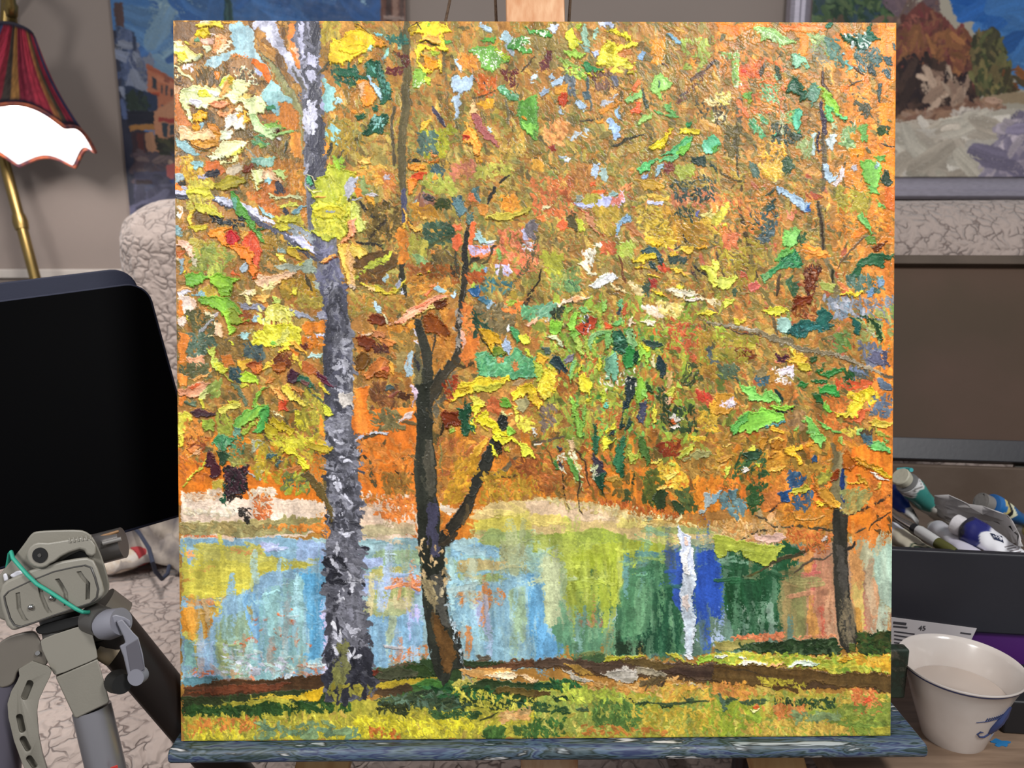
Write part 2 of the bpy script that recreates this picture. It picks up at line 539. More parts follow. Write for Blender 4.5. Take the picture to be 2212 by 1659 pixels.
def homography(src, dst):
    A = []
    for (x, y), (u, v) in zip(src, dst):
        A.append([x, y, 1, 0, 0, 0, -u * x, -u * y, -u]); A.append([0, 0, 0, x, y, 1, -v * x, -v * y, -v])
    Hm = np.linalg.svd(np.array(A, float))[2][-1].reshape(3, 3)
    def f(p):
        q = np.c_[p, np.ones(len(p))] @ Hm.T
        return q[:, :2] / q[:, 2:]
    return f
PAINT_TEXT = """
@ 0 0 1
K b07c40/a8753a/bb8845 1 60 370,40 1940,40 1940,1120 370,1120
D 7a5c3e/8c6a42/a87840/6b5434/b88a4a 500 26 55 375,45 640,45 640,345 375,345
D b07838/9a7a44/c08a44/8a7a3e/a06c34/c6923e 620 24 60 700,45 1200,45 1200,640 700,640
D b88c3c/a89038/9c8a48/b47a38/c89a40 300 26 70 760,250 1180,250 1180,640 760,640
D b48240/c48a44/a8763e/bc9048/c07c40/d09a58/98824a 620 24 50 1150,45 1560,45 1560,640 1150,640
D c4803e/d48c42/b87a3c/c89046/e0903c/a87e44/d0a058 700 24 55 1540,45 1935,45 1935,640 1540,640
D a07a38/b08438/8c6a34/c08a38/b8742e/7c6c3c 420 26 60 375,345 700,345 700,1060 375,1060
D c07c30/b87434/a86c30/cc8836/98703a/b4823c 420 24 60 760,640 1010,640 1010,1080 760,1080
D b87c3a/c4763a/b08a42/a07840/c88c48 300 24 70 1000,640 1180,640 1180,1080 1000,1080
D a88a38/b49440/8f8a3c/b8743a/a06c38/c09a3c 520 20 85 1150,600 1560,600 1560,960 1150,960
D b07a3c/bc7c3c/c88440/a88a40/9a7a3a/b86c38 500 24 45 1540,640 1935,640 1935,960 1540,960
D cc7c28/d8862a/c06e2a/b8742e/d88e34 640 24 75 370,940 1935,940 1935,1110 370,1110
D b0883c/a88a44/b87c3c/9c8444/c09a4c/8c7c44 1500 15 60 380,345 1180,45 1560,45 1560,640 700,1000 380,1000
D c08844/b8803c/c8904c/a88444/d09a50/b0904c/98804c 1300 15 55 1180,45 1935,50 1935,950 1180,640
D a89048/b49a50/8c8448/c4a450 500 13 65 720,250 1540,250 1540,640 720,640
D 7c6434/6c5a30/8c6c38/5c5434/94743c/86703c 1100 17 60 380,300 700,300 760,60 1180,45 1180,640 900,1060 700,1060 380,960
D 94703c/846838/a07840/7c6838/70623c 700 15 55 1180,45 1800,50 1850,940 1180,640
D 80803c/8c8840/74743c/98904c 420 14 65 740,240 1560,240 1560,600 740,640
D a04c2c/b0583c/c0684c/c87858 160 13 60 1200,380 1800,380 1900,960 1560,900
D 8c7c40/7c7440/a08848/94803c/6c6438/9c8850/786c48 1500 14 60 1180,45 1780,50 1850,940 1180,900
D 9c8c48/8c8044/b09a50/7c7848/a89048 700 14 60 700,45 1180,45 1180,640 760,640
D b09848/a08c40/c0a44c/8c8440/d0b058 600 12 40 1180,300 1800,400 1700,900 1180,900
M 1500 20 65 376,46 1180,46 1180,1060 380,1060
M 1500 20 50 1180,46 1934,46 1930,1080 1180,1080
D f09438/e8883c/e88030/f09c44/d88c40 260 28 75 1810,50 1935,50 1935,960 1890,960 1850,480
K f09030/e88830 1 85 1895,60 1936,60 1936,170 1905,165 1890,120
K f08c28/f49a30 1 85 1896,230 1934,225 1932,300 1900,290
K f49a34/ee8c2c 1 60 1830,320 1935,315 1935,380 1870,370 1835,350
D f0963c 40 26 40 1800,360 1900,350 1930,450 1850,430
D e88838/f09038 70 24 80 1895,700 1930,700 1930,1000 1900,1000
K e87a28/f08c2c/d86c24 1 80 1840,960 1930,960 1930,1150 1830,1150 1820,1060
S e07a2c .3 80 1540,1010 1800,1010 1820,1130 1560,1100
K e68428/da7622 1 85 376,1000 470,990 560,1010 690,1060 700,1080 380,1090
S e08028 .35 80 650,960 700,930 702,1050 640,1070
K e8842c/de7626/f09232 1 70 770,880 900,880 905,1060 775,1070
S e08830 .3 60 930,990 1130,990 1130,1060 950,1090
K d88430/c87428/e0902e 1 88 955,1070 1040,1010 1050,1090 985,1200 958,1180
S c87038 .3 80 1160,980 1330,980 1340,1060 1160,1050
K dc8430/e88c2c/cc742c 1 88 1290,1010 1540,1010 1560,1100 1440,1110 1300,1090
D 8c6c2c/7c6430/a07830/6c5c2c/b08434/94602c 420 18 75 1140,930 1800,930 1800,1100 1440,1100 1160,1060
D 6c7430/7c8838/5c6c30/8c943c/a0a040 260 18 80 1160,640 1580,640 1580,1000 1160,1000
D 8ca83c/78983c/98b048/a8b044 200 16 84 1180,640 1500,640 1500,960 1180,960
K ecd2bc/e6cdb4/f2dcca 1 4 388,1062 470,1078 560,1072 640,1078 700,1080 705,1150 560,1165 390,1170
K a8a06a/b4ac78/989058 1 3 391,1128 460,1124 560,1122 700,1114 700,1146 560,1156 460,1154 391,1158
S e07840/d8805a .35 5 392,1150 560,1148 640,1152 640,1160 392,1166
S e08a4c .4 60 540,1060 580,1068 570,1110 540,1112
S e08838 .35 10 690,1110 712,1100 712,1172 660,1160
S e07e38 .3 85 860,1060 906,1060 906,1175 860,1170
K ead2bc/e8c8ac 1 3 770,1090 850,1092 900,1100 905,1150 900,1165 770,1168
D e0803c/d87838 70 14 80 790,1070 905,1070 905,1165 830,1120
K c8ac88/c0b48c/d8b090 1 2 775,1135 830,1128 895,1128 895,1152 775,1160
K e0d0bc/d8c8b0 1 5 948,1084 985,1098 970,1112 948,1104
K dcc48a/d8bc80/e4cc94 1 3 1020,1110 1060,1085 1150,1072 1230,1076 1300,1092 1400,1118 1480,1136 1560,1140 1620,1150 1700,1165 1700,1190 1500,1180 1300,1180 1020,1180
K e4c8a4/e0bf9c 1 3 1130,1078 1230,1080 1330,1106 1330,1126 1240,1122 1150,1108
K e6d480/e0c870 1 2 1150,1104 1225,1110 1230,1128 1140,1132
K e4d078 1 2 1335,1116 1405,1120 1400,1136 1330,1136
K d8cc60/d2c458/e0d474 1 5 1022,1116 1140,1100 1150,1142 1080,1150 1020,1150
D d8c884/c9a860/e0d094 120 11 80 1180,1074 1300,1096 1420,1122 1560,1140 1560,1152 1380,1128 1200,1090
V d0742c/c86a30 90 12 86 1180,1074 1320,1096 1430,1122 1560,1132 1560,1118 1430,1106 1300,1082 1180,1064
D d8944c/e0a860/c88448 140 12 70 1540,1130 1700,1120 1800,1150 1800,1190 1600,1176
K d8b088/d4a47c 1 4 1600,1160 1700,1160 1720,1185 1640,1186
S d89040 .3 50 1640,1120 1800,1100 1800,1190 1690,1195
K a0a468/94a060 1 3 1380,1136 1540,1138 1540,1152 1380,1148
K 9cbcc8/a4c0bc 1 88 391,1163 1200,1163 1200,1440 391,1470
K 5c7c68/6c8878/4c6c64 1 88 1190,1172 1740,1176 1740,1400 1400,1420
K c09878/b89070 1 88 1720,1180 1930,1160 1930,1372 1720,1390
K a0b4b0/b4c0a8/98b0b0 1 2 391,1163 560,1160 700,1172 705,1190 391,1190
K 98bccc/8cb4cc/a8c4d4 1 3 391,1165 500,1160 600,1158 690,1175 705,1200 705,1250 391,1250
K b0b8dc 1 3 560,1170 600,1172 600,1190 570,1190
K 9cb8dc/a8b8e0 1 88 640,1160 704,1175 704,1250 640,1240
K b4b45c/c0b860/a8b068 1 2 420,1178 560,1174 580,1200 640,1210 690,1206 680,1235 560,1222 420,1212
S c08850 .35 2 500,1180 570,1180 570,1200 490,1198
K c4bc54/d0c450/b4b458 1 2 391,1215 520,1212 670,1216 668,1240 560,1254 560,1270 530,1290 391,1290
S d08a54 .35 4 394,1192 420,1192 424,1204 400,1206
S c89050 .35 4 394,1220 470,1220 470,1232 394,1234
K d8cc48/e0d458/ccc04c 1 2 396,1262 450,1260 545,1262 530,1284 396,1286
S d08048/d89868 .3 4 398,1286 520,1286 525,1300 450,1318 398,1316
K 94b8c8/8cb0cc/a4c0cc 1 88 392,1300 470,1310 520,1282 570,1240 704,1220 712,1460 640,1468 520,1466 396,1478
K 68aad0/5ea2cc/74b2d4 1 88 655,1240 698,1240 704,1400 690,1440 664,1440 660,1330
K 8cc0c4/9ac4c4/84b4bc 1 88 580,1270 660,1250 662,1440 590,1466 540,1466 550,1330
K 90b0a0/94a884/a0bcb0 1 88 480,1330 540,1310 545,1465 480,1466 470,1400
K 8c9c60/a0a458 1 88 486,1380 492,1380 492,1450 484,1440
K 78aad0/84b4d8 1 85 525,1284 560,1282 560,1380 548,1385 530,1340
K a09460/b0a068 1 85 534,1308 546,1308 544,1340 538,1345
K c0b05c/d09040 1 88 394,1310 470,1310 470,1330 440,1345 420,1370 398,1378
K d08830/c8842c 1 88 434,1340 458,1338 454,1370 446,1382 438,1376
K d08c34 1 88 394,1318 410,1318 414,1372 396,1376
K d4cc68/c8c060 1 4 396,1366 434,1366 432,1385 396,1382
K a0bcdc/a8c4e4 1 88 432,1388 466,1388 466,1465 430,1465
K 94c4bc/8cbcb4 1 88 397,1384 428,1384 426,1436 398,1436
K b0a85c/c0b060 1 88 424,1380 432,1380 432,1465 426,1465
S c0c0ec .25 3 398,1436 470,1434 470,1466 398,1472
S c8c0ec .25 88 690,1240 710,1240 712,1450 694,1450
D e09070/d88060 40 11 2 398,1440 700,1430 700,1460 398,1470
D c86a40/d87850 26 14 1 570,1280 620,1280 690,1440 640,1450 480,1450 470,1420 560,1310
V b0d0d4/84aec8/a4c8c0/9cbcd4 110 40 89 480,1260 700,1260 704,1460 480,1460
K a0bcc8/90b4b8/acc4cc 1 2 776,1166 900,1170 905,1240 778,1240
K 8fae9c/a0b890 1 2 810,1186 903,1188 903,1216 800,1224
K b0c0e0/a8b8e0 1 2 776,1200 830,1204 826,1222 778,1224
K c0b870/b4b46c 1 2 808,1226 880,1226 870,1242 800,1244
K a8b4e0/b4b8e4/98b8d8 1 2 778,1238 908,1240 908,1280 778,1280
K a8b070/b8bc7c/a0a868 1 2 796,1270 895,1268 895,1292 800,1294
K d8cc98/cfc48c/e0d4ac 1 2 784,1291 895,1291 890,1310 875,1322 784,1326
K a8b484/b8bc8c 1 3 786,1316 880,1314 870,1328 820,1336 788,1332
K 88b4d4/90b8d4/7caccc 1 89 785,1334 850,1332 900,1320 912,1340 918,1432 860,1440 800,1448 786,1400
S b4b4ec/c0b8e8 .25 88 875,1300 915,1300 918,1350 880,1350
D d8804c/e0946c 40 11 2 840,1250 908,1240 910,1270 850,1262
D d88448/e0946c 34 15 -8 840,1405 920,1390 920,1425 850,1432
V a0c8dc/80b0d0/98bcd8 90 36 89 790,1340 910,1340 912,1440 800,1440
K 98bcb8/a4c0a0/8cb4bc 1 2 962,1184 1080,1180 1170,1160 1300,1150 1300,1240 966,1240
K 88b4cc/94bcd0 1 2 968,1180 1090,1174 1080,1198 965,1204
K c0b47c/c8ac78 1 3 990,1206 1100,1204 1100,1226 985,1236
K 98b078/a8b468 1 2 1050,1145 1150,1140 1150,1180 1080,1182 1030,1176
D a8a878/9cb09c 40 16 88 1080,1180 1140,1180 1140,1230 1080,1230
K 90bcd4/9cc4d0/84b0d0 1 89 964,1236 1165,1234 1210,1420 1140,1426 1010,1430 990,1380 970,1330
K a4b878/a8b470/b0bc88 1 89 985,1240 1080,1238 1078,1258 1000,1264
K a4c0e0/98b8e4 1 88 1002,1244 1018,1240 1020,1290 1002,1290
K a0a8d0/b4b4d4 1 88 1018,1290 1060,1300 1050,1350 1016,1350
K 78b0d4/68a4cc 1 88 1142,1230 1166,1240 1172,1300 1190,1420 1146,1420
K a8c09c/a0bc9c 1 88 1100,1270 1136,1262 1138,1380 1104,1400
K 88b0b0/98b4ac 1 2 1020,1352 1080,1350 1076,1380 1022,1384
K d89a4c/d08c44 1 4 1009,1275 1028,1275 1028,1291 1010,1291
D d8884c/d89a60 40 13 2 964,1270 1090,1274 1090,1310 970,1300
D d8884c 12 13 2 984,1360 1010,1362 1010,1370 990,1370
V b0d4dc/84b4d0/98c0d0/a8c0b8 130 42 89 970,1236 1180,1236 1200,1420 1010,1420
K a4b050/98a848/b0b860 1 3 1150,1150 1300,1140 1400,1172 1380,1200 1240,1200 1150,1190
K a8b43c/9eac34/b4bc4c 1 88 1206,1192 1345,1180 1344,1300 1300,1330 1240,1320 1208,1300
K a8bc8c/b8c498/98b48c 1 88 1164,1200 1208,1195 1240,1330 1210,1360 1180,1350 1168,1280
K c8d0a4/c0cc9c 1 89 1166,1204 1206,1204 1212,1350 1186,1350 1170,1290
K a4ac3c/aab444 1 3 1280,1176 1400,1164 1440,1172 1440,1190 1340,1200 1280,1196
K 70a0b0/6c988c/5c8c80 1 3 1344,1186 1420,1190 1440,1200 1430,1220 1350,1216
K 4c7c58/3c6c4c/5c8a64/447450 1 89 1344,1250 1440,1190 1460,1176 1480,1200 1476,1300 1480,1410 1340,1416 1240,1414 1230,1340 1300,1320 1335,1290
K 2c5c40/245038/386848 1 89 1412,1280 1470,1260 1476,1410 1340,1412 1330,1380 1400,1360
K 283c28/203424 1 89 1330,1385 1390,1380 1400,1412 1330,1414
K 6c9c78/5c8c6c/84ac84 1 88 1188,1350 1260,1330 1330,1330 1330,1412 1220,1416 1196,1380
K 9cb840/88a848 1 88 1262,1310 1290,1310 1286,1350 1268,1350
S b4c4e0 .3 88 1236,1318 1264,1318 1262,1340 1240,1342
S b4c4e0 .3 88 1288,1312 1330,1312 1328,1342 1286,1342
S a8c0dc .35 88 1238,1360 1252,1360 1250,1410 1236,1410
D c06858 30 9 2 1230,1340 1320,1338 1300,1350 1230,1350
K 74b0d8/6caad8 1 89 1160,1330 1178,1350 1190,1380 1212,1390 1216,1414 1164,1416
V 5c8c64/7ca878/38684c/8cb08c 150 44 89 1230,1250 1470,1200 1476,1410 1240,1412
V c4cc58/98a83c/b8c068 120 44 89 1210,1200 1344,1190 1340,1300 1230,1320
K 3c5cac/3454a4/5470b8 1 89 1452,1190 1480,1176 1480,1330 1456,1300
K 5c6c8c/48605c 1 89 1430,1185 1462,1172 1462,1240 1440,1230
K 2c50ac/3458b4/2848a0 1 89 1496,1196 1538,1188 1552,1230 1552,1344 1498,1348
S 5c7468/6c8470 .35 88 1500,1340 1560,1330 1560,1390 1500,1396
S b0c0dc .3 3 1500,1368 1560,1362 1560,1384 1500,1388
K 205030/285838/1c4828 1 88 1556,1190 1580,1172 1700,1176 1730,1196 1690,1250 1688,1360 1600,1370 1560,1320
S 84a894/94b098 .35 60 1540,1180 1600,1176 1590,1240 1548,1250
S 98b49c .4 75 1570,1290 1690,1290 1690,1362 1580,1370
K 8c8c58/9c8458/7c8450 1 89 1680,1238 1740,1206 1744,1290 1736,1376 1690,1376
K c89070/bc8464/d09c7c 1 89 1730,1180 1798,1170 1802,1376 1740,1376 1742,1260
K c86860/d07868 1 89 1744,1200 1756,1200 1756,1350 1746,1350
K d87058/cc6450 1 89 1766,1310 1780,1300 1782,1375 1768,1375
K e0a468/d89858 1 89 1830,1170 1860,1160 1864,1250 1850,1360 1836,1340
K d8bc68/e0c474 1 89 1834,1260 1862,1250 1866,1360 1848,1360
K c8c49c/d0cca8/c0c8a8 1 89 1830,1160 1930,1150 1930,1330 1880,1310 1866,1230
K b8d0b8/b0ccb8/c4d4bc 1 89 1876,1180 1930,1172 1930,1320 1896,1290
K c47864/d08870 1 89 1862,1268 1876,1266 1876,1356 1862,1358
K d89c70/d8a880 1 89 1878,1300 1890,1294 1900,1320 1896,1356 1878,1356
S d8a068 .3 80 1880,1330 1930,1336 1930,1364 1880,1362
S d88038 .3 85 1832,1130 1930,1140 1930,1170 1890,1200 1840,1160
V d09878/c88468/a87858/d8a880 70 46 89 1735,1190 1800,1190 1802,1370 1745,1370
V 2c6040/1c4428/3c6c48 70 44 89 1570,1190 1690,1190 1688,1360 1580,1360
M 160 40 2 391,1060 905,1060 905,1300 391,1300
M 260 60 90 391,1220 905,1220 905,1470 391,1470
M 420 70 90 960,1180 1930,1150 1930,1390 1480,1420 980,1440
M 260 44 2 960,1090 1780,1110 1780,1280 970,1260
M 120 30 2 391,1180 905,1180 905,1460 391,1460
K 6c9ca8 1 2 396,1460 500,1458 500,1478 396,1482
K 5c4028/4a3420/70442c/3c3424 2 4 396,1484 480,1466 560,1466 640,1460 705,1450 712,1500 600,1508 500,1512 396,1508
K 7c4428/6c3c28 2 4 398,1494 470,1484 560,1474 640,1472 600,1486 480,1498
K 3c4428/2c3c20 2 3 396,1506 480,1500 640,1488 705,1484 700,1520 396,1536
K d8b838/e0c038/c8ac38 2 4 540,1508 580,1500 640,1500 690,1480 705,1476 690,1508 620,1510
K e4b824/d8ac28 2 -40 650,1494 702,1478 690,1510 668,1512
K a8a03c/b4a83c 2 3 430,1522 510,1512 600,1508 640,1512 520,1526 440,1532
K 2c4c24/24401c/3c5c28 2 3 396,1536 470,1526 560,1520 640,1512 720,1512 760,1530 660,1540 520,1546 440,1548 396,1550
K 5c4830/503c28/684c34 2 2 1180,1424 1300,1420 1440,1428 1580,1436 1700,1440 1800,1452 1928,1456 1928,1500 1840,1484 1760,1486 1640,1480 1560,1474 1480,1472 1360,1462 1250,1452 1180,1440
K 68482c/5c4028 1 2 1000,1428 1080,1422 1180,1424 1180,1440 1100,1440 1010,1440
K 24361c/344828/2c4024 2 3 780,1450 860,1434 920,1422 1000,1428 1000,1466 900,1476 790,1476
K 5c4c3c/6c5844 2 3 806,1448 850,1436 900,1430 890,1456 820,1470
K c8ac2c/b8a034/d8b830 2 -8 806,1474 850,1466 940,1458 940,1468 860,1486 810,1486
K 385c30/4c7038/3c5434 2 4 860,1484 940,1462 980,1464 1040,1480 1000,1510 900,1512 830,1500
K 503c28/4c4830 2 4 806,1486 880,1474 890,1490 820,1504
K 3c4c34/34462c/4c5c3c 2 6 810,1504 900,1494 980,1504 1040,1526 980,1536 900,1524 820,1520
K 507c58/446c4c 2 6 900,1494 960,1490 980,1520 920,1536
K b8b040/a8a43c/c4b848 1 86 396,1546 520,1548 700,1520 790,1500 860,1520 1000,1500 1160,1470 1300,1490 1500,1484 1700,1490 1930,1500 1930,1590 398,1600
K a8b050/98a448/b8b454 1 80 1150,1490 1350,1490 1340,1580 1150,1584
D c8bc48/b4ac3c/98943c/d8cc48/c4a850 900 12 84 396,1548 700,1540 1000,1534 1150,1520 1150,1586 398,1598
D a8b054/88a04c/c0b858/98a850/b4a448/d0c060 900 12 78 1130,1486 1500,1480 1928,1500 1928,1588 1130,1588
D d8b04c/d8944c/e0bc58/c8ac48 160 13 60 1500,1490 1928,1490 1928,1560 1500,1580
D 90a83c/a8b83c 90 16 70 1520,1520 1640,1520 1640,1580 1520,1584
D 84963c/9ca040 140 16 50 1780,1530 1928,1510 1928,1586 1800,1586
D d8943c/d08040 70 11 84 398,1552 560,1548 560,1570 398,1590
D e8d83c/d8c838 170 11 60 430,1576 620,1580 780,1560 1000,1550 1000,1590 430,1596
D 6c8868/7c9468 40 20 4 540,1560 760,1552 780,1590 540,1594
D 2c4c24/3c5c2c 120 14 70 396,1540 560,1542 760,1530 760,1520 400,1526
M 500 18 80 396,1500 1928,1500 1928,1588 396,1598
M 160 40 3 396,1420 1928,1430 1928,1510 396,1540
@ 370 40 5.53
K 7a5a3c/6a5038 1 70 40,40 330,40 290,200 200,250 40,250
S 5c4430 .4 60 200,230 330,230 400,420 320,330 200,300
K a2c0c6/8fb4c0/b4ccd0 1 80 730,60 870,40 1000,180 1000,330 1060,430 1190,640 1200,740 1060,660 900,480 760,420 700,500 560,590 400,570 480,470 700,400 760,330 720,160
S 8a8c80 .4 0 280,570 660,570 650,640 300,640
S c87030 .4 60 740,440 880,400 1000,500 960,560 780,560
K 9a7450/a88058 1 60 680,560 780,490 960,490 1040,600 1010,700 850,760 700,640
D e8ecd0/d4dcb0 34 26 80 740,560 1020,600 1020,800 780,700
D 4c4438/5c5444 30 34 80 760,600 1040,640 1020,800 800,740
B e07a28/d86820 90 2 1000,520 1100,590 1170,740
K b4b8e0 2 60 1010,590 1070,620 1050,680 1020,650
K 8cbcc4/9cc8cc/a4ccc8 2 20 1060,930 1190,740 1290,800 1440,1010 1300,1040 1320,1200 1220,1160 1160,1060 1080,1010
S c87040 .5 60 1210,950 1260,950 1250,990 1210,990
K c47830/d88638 1 75 1300,1030 1450,1020 1500,1200 1480,1310 1350,1330 1280,1260 1090,1180 1100,1150 1290,1180
K d48638/e09440 1 80 1390,1340 1540,1350 1570,1659 1450,1659 1420,1500
K d8783c/e8823c 1 85 1400,60 1470,50 1480,240 1540,420 1550,580 1440,480 1400,260
K f0b090/ecc0a8 1 85 1450,330 1540,320 1560,500 1500,440
K c8742e/b86a2c 1 80 40,900 110,920 130,1120 240,1260 90,1300 50,1200
S 4c4838 .5 60 440,1100 560,1100 600,1320 540,1420 460,1250
D 5c4a30/6a5838 60 60 70 300,600 700,600 640,760 300,780
D 6c5c40/84703c 50 70 70 760,1330 1400,1300 1400,1640 900,1640
K 6c5838/5c5030 1 -30 750,1330 900,1300 1020,1320 900,1430 760,1440
K e0842c 2 80 530,640 570,620 590,690 570,730 530,700
K 9cd0cc/8cc4c4 3 75 1760,700 1830,720 1880,800 1950,850 1960,1080 1900,1120 1800,1100 1790,960 1830,880
K bcc0ea 2 85 1790,960 1850,1010 1850,1110 1790,1100
S a87048 .4 80 1790,780 1830,780 1830,940 1800,940
K 9cd0d0/8cc4c8 3 40 1790,1370 1880,1310 1870,1240 1960,1230 1990,1290 2040,1310 2040,1470 2110,1540 2120,1590 2010,1540 1930,1480 1840,1470 1820,1390
K 84c4bc 2 60 1920,140 1960,130 2010,220 1980,260 1940,220
K a4d0d8 2 0 1970,950 2050,950 2050,1000 1980,1000
K 8ab8c0/9cc4c8 2 30 50,1430 180,1470 290,1560 380,1650 300,1659 170,1600 110,1520
D a8943c/b8a040/98843c 60 80 80 1770,60 2010,60 2000,400 1900,500 1790,400
D 8a6c38/a87c3c 60 60 60 1790,300 1950,300 1900,520 1800,520
D 2c5844/3c6848/284c40 40 60 40 1880,560 2212,560 2212,800 1960,800
D b09034/9c8434 60 70 80 1900,1250 2212,1250 2212,1659 1830,1659
L 3c3c30 50 1920,1500 1870,1659
L 4c4830 36 2070,1580 1990,1659
K d88830 1 80 1810,1490 1890,1500 1850,1640 1810,1640
@ 0 0 1
G .84
Q 8c8c98/74747e/a4a4b2 2 88 638,42 688,42 690,130 689,230 694,300 698,400 722,480 728,520 734,580 744,640 758,700 760,760 764,900 770,980 778,1080 775,1170 780,1240 786,1340 792,1400 808,1465 811,1492 760,1516 740,1518 700,1514 708,1460 709,1400 702,1300 704,1240 704,1180 707,1080 702,940 698,780 694,640 684,560 668,520 662,440 659,330 652,240 650,150
K 54545c/48484e/606068 2 88 696,690 720,700 716,820 724,940 712,1040 708,1080 702,940
K 5a5a64/4c4c58 2 88 706,1150 724,1160 728,1300 740,1400 760,1516 700,1514 708,1460 705,1300
D a8a8ba/b8b8cc/9c9cae/c0c0d2 70 22 88 642,45 684,45 696,400 664,400
D 70707c/62626e/7c7c8a 60 26 88 642,45 686,45 696,400 664,400
D 5c5c6a 40 26 86 676,250 694,260 698,400 680,380
D 70708a/62627a/8484a0 70 22 70 680,520 728,520 756,700 700,700
D 8c8c98/80808c/9898a6 120 20 66 706,600 752,640 760,900 724,900
D 4c4c58/565662/606070 90 18 78 704,600 750,640 750,900 708,900
D c4c4d0/b4b4c2 40 15 40 722,700 760,760 766,900 726,900
D 8c8c9a/9c9caa/787886/a8a8b4 190 20 25 708,900 770,900 778,1240 710,1240
D 54545e/484852/62626c 120 17 35 704,940 774,940 780,1240 706,1240
D 3a3a46/48485a/32323c 30 24 6 708,1190 780,1180 784,1290 708,1290
D 84848f/9494a0/70707c/787884 110 24 8 706,1160 780,1160 786,1340 708,1340
D 2e2e38 26 18 10 706,1200 740,1200 742,1260 708,1260
D 54545e/62626c/4c4c56/70707a 190 24 82 708,1320 786,1320 806,1490 704,1508
D 8c8c98/9898a4/80808c 80 20 80 712,1320 786,1320 792,1420 716,1440
M 120 16 85 706,600 760,640 808,1490 702,1500
D 3c3c46/34343e 80 22 84 706,1400 796,1400 808,1495 700,1512
G 1
K c4c4dc/b4b4cc 2 85 642,45 654,45 660,120 650,130
K c8c8dc/bcbcd4 3 70 668,115 690,125 684,150 664,138
K c8c8de 3 75 664,150 682,160 684,178 668,180
D d8d8e8/c8c8da 26 20 70 655,230 676,230 676,290 656,280
D c4c4d0/b8b8c4 26 13 20 714,900 772,940 778,1240 714,1240
K c4bcb4/d8d0c8 3 30 730,850 760,840 766,868 742,878
D d8d8e2 9 13 70 712,1180 784,1180 788,1330 714,1330
D dcdce4/c4c4d0 12 20 80 722,1350 786,1350 788,1430 718,1450
D 74744c/808048 34 18 86 730,1390 752,1390 746,1470 716,1480
D 84803c/a09438 16 14 80 712,1480 800,1480 804,1500 706,1512
M 90 18 85 706,600 760,640 790,1420 712,1440
M 60 22 8 710,1120 776,1120 784,1330 710,1330
L 2c2c34 7 727,1335 730,1370
L 24242c 7 762,1420 768,1440
K b4b4c6/a0a0b2/ccccdc 2 55 548,44 590,42 616,100 650,150 664,190 640,180 624,150 600,105 570,72
K 6c6862/5c5850 1 60 590,78 618,100 630,130 652,170 664,200 650,190 625,120 605,100
D d0d0e2/c0c0d4 40 20 55 552,46 588,46 610,100 640,150 600,100
L 6c6850 7 560,110 600,150 630,200 650,230
K 9c9868/8c8a5c/a8a478 1 62 566,116 600,150 632,200 650,240 652,340 644,250 610,190
L 54503c 5 728,85 718,120 704,150 688,160
L 4c4838 5 715,128 700,148 686,162
K 8c9ca0 1 85 876,760 890,756 888,810 876,812
K c4bcc8 2 86 892,690 900,700 905,760 895,755
Q 2c2c24/34342a/242420 2 80 890,686 910,690 924,734 936,767 938,800 934,830 900,830 912,790 905,740
K 6c6444/545038/847a50 2 85 894,740 904,750 908,790 912,830 896,836 890,800
K 2a2a2e/323238 2 80 892,760 900,780 904,800 898,806
Q 24261e/2c2e26/383a30 2 88 894,830 940,820 936,880 934,940 943,1000 944,1060 952,1140 960,1180 962,1240 966,1310 980,1360 996,1420 1004,1442 980,1446 958,1484 940,1456 930,1420 921,1360 912,1300 910,1240 903,1180 898,1060 894,1000 900,930 900,880
K 3c3a4a/46445a/302f3c 2 88 920,1085 942,1085 948,1150 950,1200 930,1200 918,1150
K 5c584a/4a473c/6c6858 2 88 916,950 934,950 940,1010 942,1070 926,1070 918,1000
K 4c4a44/5a5850/3c3a36 2 86 930,1240 956,1240 964,1310 974,1350 960,1345 936,1300
K 5c4020/6c4c28/4c361c 2 70 934,1315 950,1330 976,1380 986,1420 976,1452 956,1452 946,1400 936,1350
D 8a7c5c/a89870 24 16 84 914,1250 936,1250 940,1300 924,1300
D d8b888/c8a878 30 9 70 898,1160 966,1180 970,1260 906,1250
V 1e1e1a/2a2a24 60 26 86 962,1260 968,1300 1004,1430 990,1430
D b8c8d0 22 7 80 962,1300 972,1300 1004,1430 994,1430
Q 2c2a20/38342a/483e2c 2 -50 926,840 950,796 976,770 986,745 994,745 996,780 970,812 944,860 932,880
K 3c362c/2e2a22 2 85 986,750 989,700 988,664 1000,662 1000,700 998,750
D 8c847a/a89c90 30 10 86 986,665 1002,665 1002,760 986,760
K 6c6450/7a7058 2 -60 940,880 960,840 984,800 992,795 970,840 950,890 938,920
B 3a362c/2a261e 14 2 993,670 1000,630 1006,590 1008,560
B 1e1e1a/2a2a26 12 2 1007,575 1004,545 1008,510 1009,500
L 2a2a24 9 1010,500 1014,480 1018,466
B 6c6044/585034/7c6e4c 18 1 876,45 879,95 877,140 876,230 870,300 867,340 869,412
B 50506c/44445c 13 2 870,412 872,450 873,482
B 3c382a/2c2a20 12 1 869,566 868,600 872,640
L 5a5038 8 852,233 845,275 850,320 853,360
L 6a5c3c 5 860,60 870,80
L 8a7a54 7 960,100 958,150 965,190 964,240
L 3a3644 9 934,232 948,255 962,274
L 6c6448 7 1092,215 1096,250 1094,268
B 2a2820/38342a/24221c 26 3 955,1168 982,1130 1008,1094 1020,1058
B 24241e/30302a 28 3 1018,1062 1034,1030 1050,1000 1062,970
B 1e201c/282a24 24 3 1056,990 1068,960 1078,930 1086,900
L 3c3428 14 948,1178 962,1176 985,1150
B 5a4c34/6c5c40 8 2 1000,1130 1010,1104 1008,1090
L 7a6c50 9 1064,1030 1090,1010 1115,985
L 4c3c20 6 1060,1034 1085,1028 1104,1028 1126,1022
